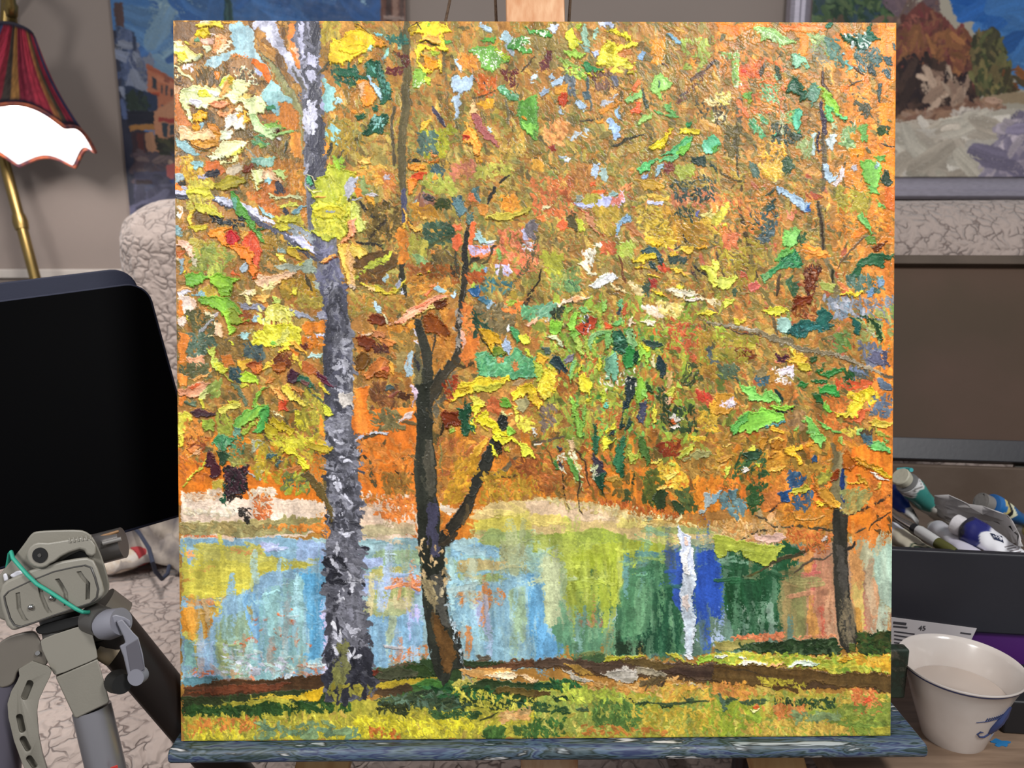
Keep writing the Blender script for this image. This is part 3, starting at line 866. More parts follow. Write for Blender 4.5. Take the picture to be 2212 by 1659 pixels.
B 7a7264 6 1 978,1066 990,1050
M 140 26 86 892,700 1000,700 960,900 1000,1440 910,1440
L 4a4030 9 770,955 790,945 820,936
B c8c8dc/b0b0c4 8 2 768,952 785,942
L 3c3428 8 770,990 786,985 798,994
L 5c5438 14 797,990 800,1020 812,1050
L 5a4828 8 820,975 832,952
L 6c5c38 9 855,1003 870,990 895,982
L 3c2c18 7 857,1016 872,1026 884,1031
L 3c2c18 6 884,1018 894,1022
L 4c3c2c 7 818,895 840,915 870,925
B 8c8050/6c6440 12 3 822,898 845,915 872,926
L 5c4c30 9 870,912 900,918
L 4c3c28 7 860,750 880,740 898,730
L 4a3c24 7 975,775 1000,792 1030,780
L 5c4c34 5 940,720 938,760
B d8d8ee/c4c4dc 12 3 378,416 410,418
B 3c3c48/4c4c58 10 2 378,424 412,428
K 54546a/484858/9c9cb0 2 28 452,412 480,425 520,445 560,470 600,495 640,520 670,540 650,545 600,515 550,480 500,450 455,432
K dcdcf0/ccccdf/b8c8d8 4 28 454,420 490,430 530,438 560,455 590,472 600,490 560,470 520,452 470,436
K d0d0ea/bcbcd8 4 25 618,512 640,505 672,530 680,545 650,532
L 4c4c5c 9 640,525 665,550 690,565
K 84785c/706848/948860 1 86 1796,975 1826,975 1830,1100 1798,1100
B 6c6040/7c7050 12 1 1795,960 1804,985 1802,1000
Q 2e2c24/3a3830/24221c 2 86 1797,1098 1830,1098 1828,1180 1830,1250 1838,1320 1852,1372 1846,1400 1828,1412 1812,1390 1803,1330 1799,1240
K 54504a/46423a/605a50 1 86 1806,1180 1826,1180 1826,1240 1834,1320 1846,1370 1836,1390 1818,1340 1810,1240
V 7c7058/8c7c60 20 40 84 1806,1300 1836,1300 1846,1390 1816,1390
B 1c3058/24386c 9 3 1820,1015 1819,1050 1821,1080
L 4c4430 8 1798,1145 1770,1142 1740,1136 1720,1134 1700,1140
L 4a4232 6 1700,1140 1672,1138 1650,1120 1632,1112
L 4a4030 5 1680,1148 1640,1145 1625,1150 1600,1165 1570,1180 1540,1186
L 5c5430 9 1798,1165 1770,1168 1745,1178 1735,1190
L 4c4630 8 1740,1188 1710,1200 1680,1206 1660,1215 1640,1232
L 54502c 5 1640,1232 1615,1242
L 8a8c48 7 1690,1142 1676,1152 1664,1170 1650,1180 1630,1190
L 7c7044 5 1650,1180 1626,1196 1616,1212
L 54483c 5 1800,1193 1775,1206 1752,1204 1735,1216 1715,1236
L 403024 7 1818,1112 1840,1106 1862,1098 1880,1088 1905,1078 1928,1064
L 3c3024 4 1930,1095 1905,1115 1880,1130 1876,1143
L 34302c 7 1824,1188 1838,1180 1844,1170
L 443828 6 1652,1108 1672,1096 1690,1082
L 4c4434 4 1845,1150 1870,1138
D 6c4a20 16 10 60 1890,1110 1930,1110 1930,1150 1890,1150
L 3c2c28 8 1772,155 1774,180 1786,200 1800,220 1810,240
B 38303c/44384a 10 2 1771,226 1778,262 1780,290
B 544838/645844 10 1 1776,290 1780,340 1774,412
B 5a5038/6a5c40 11 1 1764,440 1774,490 1777,550
L 34281c 5 1762,436 1772,480 1776,510 1776,550
B 74684c/847454 12 1 1778,548 1794,580 1806,640 1808,680
K 302c48 2 88 1763,285 1769,285 1772,328 1766,330
B 4a4430/5a5238 12 1 1597,215 1595,260 1588,310
L 4c4630 6 1592,315 1590,350 1592,382
L 4a3c24 8 1600,403 1597,450 1606,494 1616,548 1638,604
L 6a5434 7 1600,460 1612,510 1622,560
B 6c6034/7a6c3c 9 1 1616,540 1630,600 1660,650 1672,672
L 5c5038 8 1668,682 1672,700 1678,722
L 5c5030 5 1543,362 1575,385 1608,398
L 4c4438 6 1680,598 1678,640
L 5a4c30 6 1540,520 1570,540 1600,565 1624,590
L 6a5a34 6 1565,535 1605,555 1628,585
L 4c4030 6 1545,545 1560,580 1562,600
@ 370 40 5.53
D ece4c0/f0e8b0 24 40 20 40,280 140,280 130,420 40,420
K e4c838/f0dcb0/e8d040 7 10 310,80 370,20 470,20 500,90 430,100 340,120
K f4e8d0 6 0 330,40 400,24 480,30 460,50 380,50
K e8cc2c/d8bc28 7 30 280,180 330,130 430,110 480,170 400,210 310,220
K f0dc70/e8cc40 6 20 450,60 560,40 590,10 640,60 650,110 560,90 480,110
K f0a840/e8b848 5 0 640,30 740,30 730,60 660,50
K b08860/c89868 3 10 660,180 730,190 720,220 670,210
K f0b088/eca878/f4c4a0 6 60 540,200 620,180 720,240 690,310 600,390 540,430 495,400 520,300
K e89860/f0a868 7 60 560,230 620,200 640,290 590,380 530,420 510,380
K f0c4b0/ecb8a0 5 20 350,240 480,200 530,220 510,300 400,310
K ecd8d0/f4e8e0 6 10 470,180 530,160 540,190 480,200
K e4ecd0/dce4c0 5 30 390,340 480,310 500,370 450,410
K eee0c0/f0e8c8 6 -40 590,390 690,310 720,250 745,290 700,370 640,410 570,430
K 5c8c6c 3 0 285,230 340,230 345,260 300,270
K ece49a/e4dc88/f0ecb4 7 30 45,300 120,340 200,330 260,400 300,450 390,440 410,490 330,510 230,550 120,560 80,460 40,400
K e8cc3c/f0dc50 6 40 80,430 180,420 220,500 150,550 100,510
K c8d0b4/a8b088 4 20 260,510 370,460 410,490 330,520
K f0e060 6 0 170,260 210,250 240,300 190,310
B e8e8b0/f0ecc0 36 6 45,570 100,590 130,650 200,700 260,750
K e8e8b4 5 60 90,660 130,670 120,710 90,690
D e8e0f0 24 20 40 150,560 260,560 260,660 170,640
D 5c4838 30 30 50 40,560 110,600 150,800 40,800
K e2e8b4/eef0d4/d4dc94/f0f0e0 7 12 110,920 160,850 260,810 400,800 560,820 640,740 720,680 760,760 800,740 960,760 930,830 880,870 840,930 1000,940 1060,960 1150,1080 1100,1150 1000,1180 900,1060 860,1000 760,1010 640,960 500,1030 430,1110 300,1080 200,1040 250,1160 240,1240 180,1150 120,1030
K ece8f4/f4f0f8 7 40 190,970 300,960 380,1030 310,1070 220,1030
K d8d43c/e4dc58 7 20 310,850 400,850 470,930 380,950 310,910
K f0e8ec 7 10 440,880 560,890 590,940 500,940
K 7c5c40/8c6c48 2 30 190,1020 300,1060 280,1140 230,1120
K c8d840/b0cc3c 6 -40 580,800 670,740 700,740 640,800 600,830
K f0b468/e4a458/f4c078 8 -55 570,950 640,830 720,710 770,740 740,830 660,920 600,960
K e8c43c 8 -55 690,740 760,720 760,790 700,800
K 8a8c50 4 0 710,820 750,815 745,850 715,850
K e4e4a0/ececb8 7 10 650,960 740,930 900,940 1000,950 860,990 740,1010
K e8e8b0/d8e0a0 6 40 760,760 880,750 960,770 920,850 860,880 800,880
K d4c070/c8a860 4 20 820,930 900,870 920,900 1000,910 900,950
K f0986c/f4a880/e88c58 7 -8 460,1010 640,990 700,1020 620,1080 500,1080
K f0a068/f4b080 7 -15 540,1130 680,1100 770,1080 700,1160 590,1175
K d8e4a4/e4ecb8/ccd890 6 50 880,980 1000,960 1080,1000 1150,1090 1090,1150 980,1180 920,1080
K eceac8/e8e0b0 6 -20 780,1050 850,1030 900,1080 880,1120 800,1120
K f2f0f0/f0ead8/ece4c8 7 -35 630,1180 780,1130 900,1140 950,1180 940,1260 890,1310 780,1330 740,1260 700,1300 620,1340 640,1250
K e8ac38/f0bc50 8 70 880,1040 930,1100 960,1190 940,1260 900,1240 910,1150
K e4a030 7 -40 800,1160 870,1120 900,1140 840,1180 810,1220
K e8e8e0/dce4c0/f0f0ec 6 85 600,1330 740,1300 740,1440 650,1480 580,1460
K e4a828/d89c24/ecbc40 7 10 260,1150 350,1110 440,1140 450,1210 360,1240 270,1210
K dc9c2c/e8b03c 6 0 240,1240 350,1250 350,1320 250,1310
K 8cb0bc 3 80 360,1260 410,1250 410,1310 370,1330
K d89440/c87c34 6 30 430,1290 500,1260 600,1300 590,1400 500,1380
K c88830/d89a40/b87830 6 10 440,1400 560,1360 610,1400 560,1500 460,1480
K ecb480/f4cc9c/e4a468 7 12 90,1300 130,1275 240,1330 400,1340 490,1340 540,1420 480,1450 380,1450 240,1490 130,1450 90,1370
B f0dcc0 22 7 95,1340 110,1290 150,1285 200,1310
K dca048/c88a34/e4b058 6 8 240,1480 420,1450 570,1440 570,1520 430,1560 280,1540
L 3a2c20 16 280,1520 400,1555 540,1540
B cce4ac/b4d890/dcecc0 100 6 990,1180 1060,1300 1150,1360 1210,1400
K 8cbc58/a4cc70 6 30 1100,1240 1250,1250 1340,1320 1260,1350 1160,1310
B c8e0a8/b4d890 36 7 1150,1330 1220,1340 1280,1330 1180,1380
K 5c2820 3 0 1240,1340 1290,1340 1290,1370 1240,1370
B 90b868/a8c880 36 5 1230,1390 1330,1380 1440,1340
B ece8e8 26 6 1270,1430 1320,1445
K 4c8c60/3c7c54 4 20 1140,1070 1240,1070 1250,1110 1150,1130
D 4c8458/5c9060 24 50 20 980,1400 1200,1380 1160,1560 1000,1540
K 90b458 4 20 1060,1500 1150,1500 1140,1550 1070,1540
L 3c4030 30 1390,1460 1360,1600
K ecea9c/f0ecc4/e4dc78 7 -30 510,1620 600,1500 740,1470 900,1480 975,1490 870,1560 820,1640 780,1659 500,1659
K f0e468 7 -45 740,1620 880,1560 860,1600 780,1659 730,1659
L 8c8c80 26 900,1560 960,1600 1020,1659
@ 760 40 5.53
K e8bc2c/f0cc3c/d8a428 7 20 -240,260 -140,280 -40,180 40,130 140,130 240,190 370,270 370,340 320,360 240,330 240,380 180,430 90,440 0,500 -120,560 -280,540 -240,400
K f0d040/e8c030 7 10 -150,380 0,330 180,330 160,400 0,440 -140,430
K ec9c30/f4ac44 7 35 240,190 370,270 375,330 320,360 260,320
K d8a430 6 60 20,70 100,80 200,160 150,160 60,130
L 4c3820 14 40,80 120,100 210,190
K 8cc4a8/a8d8c4 5 80 190,340 240,330 250,390 190,430
K f0a850 6 -40 170,490 260,460 260,520 200,540
K e8c840 6 20 70,480 150,480 150,530 80,550
K 88ccd4/78bcc8 4 20 240,150 300,150 345,200 290,200
K 88c4bc 3 70 380,200 420,190 420,240 390,250
K 9cccb0 3 70 550,260 600,250 600,350 560,360
K 88c4b4/9cd4c4 4 -60 350,470 400,370 430,360 410,440 370,500
B b4d4dc 26 4 360,490 385,460
D 2c5850/3c6858 40 46 30 420,200 660,200 680,300 560,350 420,260
K 24543c/2c6448/1c443c 5 40 150,560 240,510 330,540 400,640 420,760 490,800 490,960 400,1040 350,1040 370,900 300,740 180,720
K 2c5c44/38745c 5 30 -180,590 0,600 100,690 200,700 160,770 40,720 -160,700
K 98c8e0/bcdcf0/84b4cc 7 50 160,700 210,690 250,790 370,860 385,960 360,980 300,900 200,800
D 4c8878/68a498/1c4838 60 40 50 160,560 300,540 480,800 440,1000 340,700
K ec8c28/f09c40/e47c20 5 75 40,760 140,740 250,880 300,930 280,1000 160,1060 110,1030 90,900
K e0b898/d4a878 5 80 60,790 140,790 150,930 100,960
K 20503c/1c4834/2c6450 5 -40 110,1380 190,1240 260,1170 430,1160 440,1200 370,1270 360,1380 270,1360 150,1410
K 24543c 4 20 30,1150 140,1130 160,1190 70,1210
K 285844 4 30 220,1060 330,1050 330,1110 250,1120
D 74a8a0/8cc0bc 22 40 -45 230,1180 380,1180 370,1300 230,1300
K e88c30 3 20 -20,1080 60,1100 50,1140 0,1120
K f0a03c 4 20 80,1090 130,1090 150,1130 100,1120
K ecc430/f0d840/e0ac28 7 20 670,130 760,50 860,30 940,60 1070,45 1080,90 1140,80 1200,160 1130,170 1090,210 1130,260 1150,400 1060,380 1000,320 850,290 800,270 880,190 800,180 720,200
K f0dc48/e8d830 7 60 800,300 860,320 1000,350 1000,420 900,380 800,450 860,440 800,520 880,590 940,620 840,640 770,540 770,400
K eca02c/e09428/f0b444 7 40 860,460 950,480 1030,560 980,610 900,600 860,540
K f0c040 7 60 1000,520 1060,480 1070,640 1040,640
K f4e850/ecd83c 7 80 1090,210 1130,260 1155,400 1100,380
K e8a040/f0b860 7 10 830,260 900,200 1060,180 1080,260 1060,310 960,290
K a8882c/8c7428 4 -20 670,130 780,60 830,60 760,140 730,200
K 84a830 5 0 900,80 950,80 940,105 895,110
K a4b83c/90a434 5 0 920,420 1040,380 1040,420 960,460
L 302818 20 800,300 880,270 960,310 1060,330
L 3c3018 12 660,140 750,60 860,30
K 7aa43c/8cb44c/6c9834 5 70 710,620 800,570 850,640 880,680 940,710 920,790 820,760 790,870 740,860 705,800
K c8d84c/b8cc44 6 40 850,680 940,690 940,730 900,790 830,730
D d8e8c0 20 12 20 730,700 880,740 800,880 730,840
K b4c8dc/a8c0d8/c0d0e0 4 0 1180,700 1230,660 1290,710 1360,710 1430,670 1440,790 1420,870 1320,890 1270,930 1200,890 1180,800
K a8bcd0/b8cce0 4 80 1190,940 1270,930 1290,1020 1270,1190 1210,1210 1230,1080 1190,1000
K b0c4d4 4 70 1220,490 1300,490 1320,600 1290,650 1230,590
K b8d0e0/a8c4d8 4 30 1510,90 1550,55 1680,110 1670,170 1600,150
K b4ccd8/a8c8d0 3 55 1750,240 1800,140 1850,150 1920,230 1860,300 1800,260
B b4c4d0 60 3 1850,320 1900,380 1930,430
K 6ca444/7cb454/5c943c 4 20 1400,380 1520,320 1700,330 1900,450 1880,490 1740,560 1660,610 1540,600 1500,480
K b4cc3c/98b838 5 25 1720,350 1800,380 1910,460 1850,490 1750,440
K 64a448/549440 4 20 1510,240 1600,200 1710,210 1690,290 1560,280
K 5c9c4c/4c8c40 4 0 1870,260 1990,230 2100,250 2130,310 2000,350 2160,400 2150,440 2040,440 1980,380 1860,350
K 5ca048 4 30 1120,240 1210,240 1200,280 1140,290
K 4c9450/68a860 5 20 2060,100 2212,180 2212,230 2120,200
D e0f0d8/f0f8e8 90 9 60 1420,350 1850,400 1700,600 1540,560
D e0f0d8 50 9 60 1870,240 2130,240 2140,440 1900,340
K 5c9440/6ca84c/4c8438 5 80 1990,1000 2212,870 2212,1460 2160,1460 2080,1340 2000,1250 2020,1200 1960,1120
K 4c8c54/68a874/3c7844 5 30 1730,800 1820,780 1860,880 1990,900 2000,980 1860,960 1760,880
D 3c7848/98ccac 40 30 30 1740,800 2000,880 2000,960 1780,900
K 78b04c 5 80 2040,1240 2200,1280 2180,1440 2100,1350
K e0982c 5 10 2040,1180 2110,1180 2110,1210 2050,1215
K c8d8e0 4 60 2130,730 2212,650 2212,740 2150,770
D 5c2c28/4c2420 40 34 60 500,380 690,450 680,540 620,560 540,450
D 642c2c 26 40 -20 420,600 600,560 590,640 450,680
D 6c2c28/58302c 46 40 60 1760,620 1980,600 1980,800 1860,800
K 8c4a48/a05c58/74383c 5 62 1440,1140 1500,1120 1560,1240 1700,1450 1840,1640 1740,1560 1600,1460 1520,1360 1450,1220
K e0b070/f0cc98 6 65 1400,1060 1450,960 1480,1060 1530,1160 1480,1140 1420,1160
L 343440 26 1570,730 1570,860
D c86a30/b85c28 60 50 70 1480,680 1720,680 1700,900 1480,920
D d88838/e09440 60 60 60 1280,440 1500,440 1480,640 1300,620
K ec9c38/e48c30/f4b050 6 60 1330,1230 1420,1260 1420,1320 1480,1340 1520,1400 1540,1659 1450,1659 1450,1520 1320,1490 1310,1400 1400,1350
K c8442c/b03828 5 30 1310,1420 1400,1420 1390,1480 1320,1470
K f0a848 6 80 1420,1360 1500,1360 1500,1450 1440,1500
K d8a838/e4b848 5 -25 800,1280 870,1240 960,1220 920,1290 840,1360 790,1350
K c0d4e0 4 60 1630,1290 1670,1290 1670,1350 1630,1340
B b8a448 40 4 1700,1430 1800,1440 1840,1470
D b8b030/a8a834/98a038 80 70 60 800,1350 1200,1300 1100,1640 850,1640
K e89048/f0a058 5 40 860,1540 920,1560 1030,1580 1020,1640 940,1640
D 4c6458/5c7468 60 60 60 780,1380 1000,1380 1000,1640 780,1640
D e8ac30/dca02c 26 50 20 1520,1000 1700,990 1680,1060 1540,1060
L 4c3c28 30 2200,440 2120,540 2030,640
L 5c4c30 22 1450,950 1560,930 1700,860
D c09c48/d0ac58 40 60 70 1700,1400 2100,1500 2100,1659 1750,1600
@ 1150 40 5.53
D 8a7a44/7c6c40/9a8450 120 70 30 0,200 420,250 420,620 0,600
D 70383c/5c3030 60 34 60 90,580 180,400 230,400 200,600 100,620
K 3c8c34/4c9c44/2c7c30 5 15 0,150 100,120 190,150 240,180 240,220 160,250 60,210
D e8f4d8 30 10 80 20,150 190,150 170,240 60,200
K b4c0d8/c4cce0 4 -30 180,130 230,80 320,90 290,160 240,170
K e0d83c/c8cc40/ece44c 6 60 400,160 500,150 560,260 640,290 560,320 490,380 440,350 430,260
K 94bc48/a4c858 6 40 370,390 480,370 600,420 570,460 470,460 450,500 410,460
K b8d048/84b044 5 10 560,90 610,90 560,140 520,130
K 90bca4/a8ccb0/84b098 4 80 600,120 640,80 660,150 690,250 700,340 650,360 610,240
K 94b8a4 3 80 740,150 790,110 780,240 730,250
K 88a8a0 3 60 560,300 680,360 690,440 640,430
K c0c8e4/b4c0dc 4 10 800,60 900,50 960,110 920,140 840,110
K c4c8e8 3 0 960,60 1060,50 1020,90
K b4bcdc/a8b4d4 4 20 720,420 800,390 800,470 750,490
K f0e03c/e8d430/f4ec60 7 30 860,160 960,150 1080,190 1200,230 1190,280 1120,270 1080,210 980,210
K f0e040 8 60 1085,165 1120,160 1200,240 1190,285 1140,270
K ecdc38/f4e858/dcd040 7 -10 800,460 850,310 900,280 960,310 1060,340 1200,290 1260,280 1240,330 1100,360 1020,400 1030,430 1160,460 1140,500 1250,530 1160,550 1040,560 920,540 820,560 750,570 780,500
K f0dc30 8 60 870,370 950,330 1000,370 960,440 880,410
K b8743c/c88448 3 -10 1010,410 1080,370 1220,360 1200,430 1060,450
D d8cc44/e8e054 40 50 10 800,500 1250,540 1000,660 950,580
K d8c848/c4b83c 5 0 1150,620 1250,630 1230,670 1160,660
K 2c6c40/246038/3c8450 5 20 560,560 600,520 660,540 720,590 860,600 840,650 740,650 640,660
K e8e040/c8cc38 7 15 610,660 700,660 860,630 830,680 750,710 680,690
K 90a850/7c9c4c 4 50 270,450 400,510 540,590 440,600 370,580 440,720 400,700 350,560
K a4c04c 5 30 470,650 590,680 650,740 600,750 500,690
D b8d058/78a44c 40 40 40 360,540 640,640 640,750 440,720
D 545c60/5c6468/687078 60 50 80 370,720 480,720 500,900 430,900
K 4c6068/5c7074 3 80 600,870 690,860 700,940 640,970 600,920
L 4c5858 40 650,700 660,860
L 54605c 26 690,940 690,1110
D 6c4c40/7c5c4c 60 40 70 700,640 950,640 950,860 750,860
K 6c6c78/60606c 3 85 950,690 1020,680 1020,830 960,830
K a8c0d4/b8cce0 4 -30 220,780 280,720 360,700 350,800 300,800 240,830
K acc0d8 4 -30 70,870 130,820 190,810 180,870 100,900
K a8bccc 4 80 180,720 240,660 250,730 200,760
K d89c3c/c88428 5 20 290,830 400,800 410,880 330,890 260,910
K b43c20/c84c28/8c2c18 6 80 310,900 400,880 430,960 420,1050 360,1060 330,1000
D e8b060/f0c078 14 30 20 330,1030 450,1030 430,1060 360,1060
K a4bcd4/b0c8dc 4 60 520,990 570,970 650,1060 620,1120 560,1100
K a8bccc 3 60 320,1020 380,1080 390,1140 330,1130
D b8bcc4/a8acb8 24 40 -30 800,1000 1000,900 1000,960 850,1050
K d08c38/c88030 3 -25 750,1080 900,1040 1000,980 1080,990 950,1060 780,1140
L 4c4030 30 570,1240 660,1210 800,1190 860,1170
K dc8c34 3 -10 730,1230 830,1190 830,1250 760,1250
K a4c4e0/94b8dc 4 80 990,1070 1030,1050 1050,1200 1010,1220 980,1160
K 98b8e0/acc8ec/8cacd4 5 50 850,1240 910,1190 960,1260 1020,1290 1030,1400 1000,1480 960,1460 900,1330
K 88bc5c/9ccc70/78ac4c 6 70 1430,700 1500,660 1560,690 1650,780 1640,850 1560,890 1480,920 1420,850
K 3c6044 3 75 1480,740 1510,740 1530,840 1500,850
K 8cc070/98cc7c 5 -20 1100,970 1160,900 1240,880 1320,860 1330,910 1260,960 1200,1000 1120,990
K e07040/e88050 4 -50 1200,830 1250,730 1300,740 1250,850 1210,860
K e8603c/f07048/d85434 5 -10 1140,1090 1230,1040 1240,990 1320,990 1300,1090 1250,1130 1160,1120
K 8cb860/a0c870 5 -30 1220,1240 1300,1160 1440,1130 1420,1180 1340,1230 1250,1260
K 6cb068/5ca060 5 40 1440,1080 1520,1090 1560,1140 1500,1140
K 78b868/64a858 5 20 1560,1040 1660,1000 1660,1080 1740,1170 1640,1190 1570,1160 1620,1120
K 98cc60 4 80 1490,890 1540,890 1540,980 1500,960
K 84b0c8/94bcd4/78a8c0 5 32 1570,190 1640,200 1820,300 1800,330 1730,310 1600,240
K 94b4d0/7ca4d4 4 60 1270,460 1310,390 1360,420 1340,520 1300,500
D e0902c/e89c3c 70 50 70 1400,260 1560,260 1540,540 1460,540
D 90a444/a0b050 60 60 80 1780,240 2212,240 2000,680 1820,600
K e09038 3 80 1870,480 1950,490 1960,570 1900,570
L 54403c 40 2170,500 2080,600 2060,650
L 5c4434 50 2060,640 1960,700 1900,760
L 54504c 40 1820,880 1750,920
L 4c3828 40 1540,540 1600,600
D 6c4434/5c3c34 40 26 50 1760,1000 2100,700 2060,640 1700,980
K 3c4c40 3 75 1310,800 1340,830 1370,940 1390,1040 1360,1090 1330,950
K e8d030/dcc428/f0dc4c 7 -50 1400,1560 1480,1480 1560,1400 1600,1340 1650,1340 1590,1460 1520,1560 1450,1600
K e0c834/f0d848 6 20 1700,1400 1760,1330 1880,1310 2010,1360 2000,1420 1900,1390 1780,1400
K 70c080/58b06c/88d8a8 6 -45 1500,1659 1700,1540 1830,1440 1900,1430 1880,1560 1800,1640 1700,1659
K 78c448/8cd05c 6 -40 1690,1640 1760,1560 1880,1500 1890,1560 1800,1640
K 70c89c/88d8b4/60b888 6 50 1990,1560 2010,1490 2120,1400 2212,1440 2212,1600 2100,1640 2020,1620
K 6cc458 6 -60 2110,1540 2200,1480 2212,1590 2150,1620
K 3c9458 5 20 1830,1250 1900,1230 1910,1290 1820,1310
D 404438/5c5440 30 30 70 1940,1000 2212,1000 2212,1200 2000,1200
D d8c078/f0e0a8 26 34 20 2060,980 2212,960 2212,1060 2080,1040
L 3c3a2c 36 940,1530 1030,1520 1100,1450 1240,1400 1320,1390
K b8984c/a88c3c 2 -30 1060,1560 1200,1480 1400,1470 1330,1580 1150,1630
K c8942c 3 10 780,1530 860,1540 840,1570 800,1570
D c0d0dc 16 40 -30 400,1430 540,1350 660,1320 640,1400 430,1460
K b8c8d8 4 20 330,1620 430,1640 430,1659 340,1659
D e8a868/d89858/c88048 90 60 60 130,1250 420,1250 350,1540 150,1520
D 8c3428 20 30 30 180,1540 280,1520 270,1580 200,1570
@ 1540 40 5.53
D e8a838/d89830/f0b850 120 36 60 560,1460 860,1460 860,1659 560,1659
D d8823c/e89038 60 50 60 1840,1440 2160,1440 2160,1640 1840,1640
D 7c7040/6c6440/8c7c48/5c5c40/98844c 190 50 70 100,200 2100,240 2100,1640 100,1640
K e8782c/f08a30/d87028 2 10 20,60 700,55 680,110 400,130 300,180 60,180
S b08a40 .5 20 300,60 600,60 560,130 400,140
D e89040/d88840/c88848 90 60 60 0,180 560,180 560,700 0,700
D d8783c/e08840/c86838 120 60 40 300,480 900,480 900,1100 300,1200
D d06030/e07038 40 60 20 300,560 560,560 560,700 340,700
K f09038/e88430/f49c40 2 85 980,180 1120,200 1120,420 1020,420 1000,300
K ec7028/f08830 2 5 800,90 1350,80 1330,160 1000,170 820,150
K ec8434/f49440/e07830 2 85 2000,260 2180,240 2180,700 2080,700 2100,460 1980,430
K f08c34 2 80 1850,110 2000,100 1990,210 1850,180
K f08c38/e87c30 2 85 1580,350 1640,370 1680,450 1610,480
K ec8830 2 80 1460,260 1530,250 1530,350 1450,360
K 94bc6c/a8d080/84a860 5 20 470,140 560,115 680,140 800,190 940,250 980,290 860,300 800,320 700,240 620,300 560,300 570,220
D a0d088/c0e0a0 22 60 20 480,140 940,250 800,310 560,200
D 84a060/98b070/74905c 50 60 40 1120,200 1320,210 1360,420 1180,400
S 84806c .4 50 1120,300 1360,300 1380,560 1160,560
K 84c098/9cd4b0/70b088 6 20 930,410 1000,400 1120,460 1110,540 1060,540 1000,600 950,590 960,480
K 90c8a4 5 60 1060,560 1130,540 1110,640 1080,630
K 285c44/34705a/204c38 5 30 1500,180 1600,190 1740,260 1780,200 1840,120 1890,60 1860,160 1920,220 2000,240 1900,300 1840,370 1740,370 1600,290
D 34705c/1c4430/e0ece8/487c6c 60 40 40 1540,190 1900,190 1880,380 1700,370
K 3c7860/488468 4 -60 1330,60 1440,50 1400,110 1340,150
D 547c70/6c9080/486c60 60 60 60 1330,240 1480,240 1560,600 1420,560
D 3c5c58/4c6c68/5c7470 60 60 80 1680,360 2000,360 2000,640 1700,640
K 4c6468/3c5458 3 80 2010,440 2100,440 2110,560 2040,560
K 50686c/445c5c 3 82 2010,580 2080,590 2090,720 2030,710
K 4c6060 3 50 1840,570 1920,560 1940,700 1860,660
K 4c6468 3 80 2120,300 2170,300 2170,400 2130,380
K 485c5c 3 85 1955,790 1995,790 2010,1030 1985,1050 1960,900
K a4d4e4/88c0d4 4 60 1520,420 1570,410 1570,460 1530,460
K 5ca8a0/84c8c0 4 60 1560,490 1610,490 1640,610 1590,640 1570,560
D ecf4dc/c4dc98/8cb860/d8e8b8 90 22 80 60,430 290,400 300,560 330,820 260,830 220,500 60,490
D 78a850/94bc60 70 28 80 70,430 290,430 320,800 240,800 210,500
D e4d878/d8c860/f0e898 60 34 40 20,880 220,870 210,1040 30,1040
D f0e8b8/e0d498 24 34 10 0,1150 150,1150 130,1230 0,1230
D 4c4434 40 30 60 0,1030 160,1030 150,1280 0,1280
K 70a850 4 0 340,900 440,890 440,970 360,980
K a4b840 4 80 390,970 450,980 440,1040 400,1040
D 70b078/98d0a0/5c9c64 70 26 40 540,780 760,780 780,1020 680,1020 560,990
K 78a888 3 80 740,650 780,640 800,740 750,750
K 3c4c38 3 60 720,580 800,570 830,700 790,740 740,640
L 443c28 46 600,560 560,680
K 34604c/28543c/447860 6 70 940,680 980,730 1050,840 1040,880 1090,900 1090,990 1040,1000 990,930 900,910 890,850
K 608c78/74a088/4c7860 5 60 1110,860 1200,790 1270,880 1260,960 1190,1050 1150,1000 1090,970
K 88c83c/a4d458/78b838 7 62 1290,890 1380,910 1440,970 1510,1090 1530,1180 1460,1120 1340,1060 1300,980
B a8d048/c0dc70 30 7 1240,850 1320,870 1400,920
K 5cb470/70c47c/4ca464 6 80 1340,1040 1430,1080 1430,1120 1400,1230 1340,1240
K 68c080 6 60 1430,1110 1500,1140 1590,1190 1560,1230 1500,1180
K 98a484 4 80 1380,1240 1440,1240 1430,1330 1390,1310
K 58b894/74ccac/4ca880 6 70 940,1080 1040,1070 1060,1160 1050,1260 1030,1330 990,1340 940,1240
K c88c58 5 70 1070,1180 1120,1150 1130,1260 1080,1280
K 4c9c74 5 60 1000,1350 1060,1330 1070,1380 1010,1390
K 3c4434/4c5c48 4 40 930,1370 1060,1400 1000,1500 930,1470
K 5cb088/74c49c 5 -30 680,1400 780,1340 780,1400 720,1430
D 60b078/80c894/4c9864 60 34 60 400,1200 480,1200 600,1380 560,1440 440,1320
D 58a874 20 26 50 530,1150 640,1240 620,1270 540,1190
D c8d0b0/a0b080 40 26 82 780,1110 860,1110 860,1400 800,1380
D 8cb870 30 30 60 870,1100 960,1100 940,1280 880,1260
K bccccf/ccd8d8/a8bcc0 4 85 1370,1390 1470,1370 1470,1460 1440,1600 1390,1590 1360,1480
K a8c0bc/b8ccc8 3 85 1170,1380 1210,1360 1220,1659 1160,1659
D 90a868/b0b888 40 60 80 990,1480 1170,1460 1160,1659 990,1659
D 78a068/94b478 70 60 55 1540,1330 1720,1290 1640,1530 1540,1530
K 74b458/84c46c 4 80 1750,1290 1820,1300 1830,1470 1760,1470
B e8d8c0 20 4 1700,1230 1680,1300
D 344c2c/2c4428 20 40 50 1920,1240 2110,1260 2080,1390 1920,1390
K 304828/3c5430 3 60 1920,1320 2010,1310 2010,1390 1960,1410
K f09830/f8a838/e88c28 2 80 1610,1540 1780,1540 1780,1659 1610,1659
K d89038 2 80 1640,1380 1740,1390 1740,1480 1650,1480
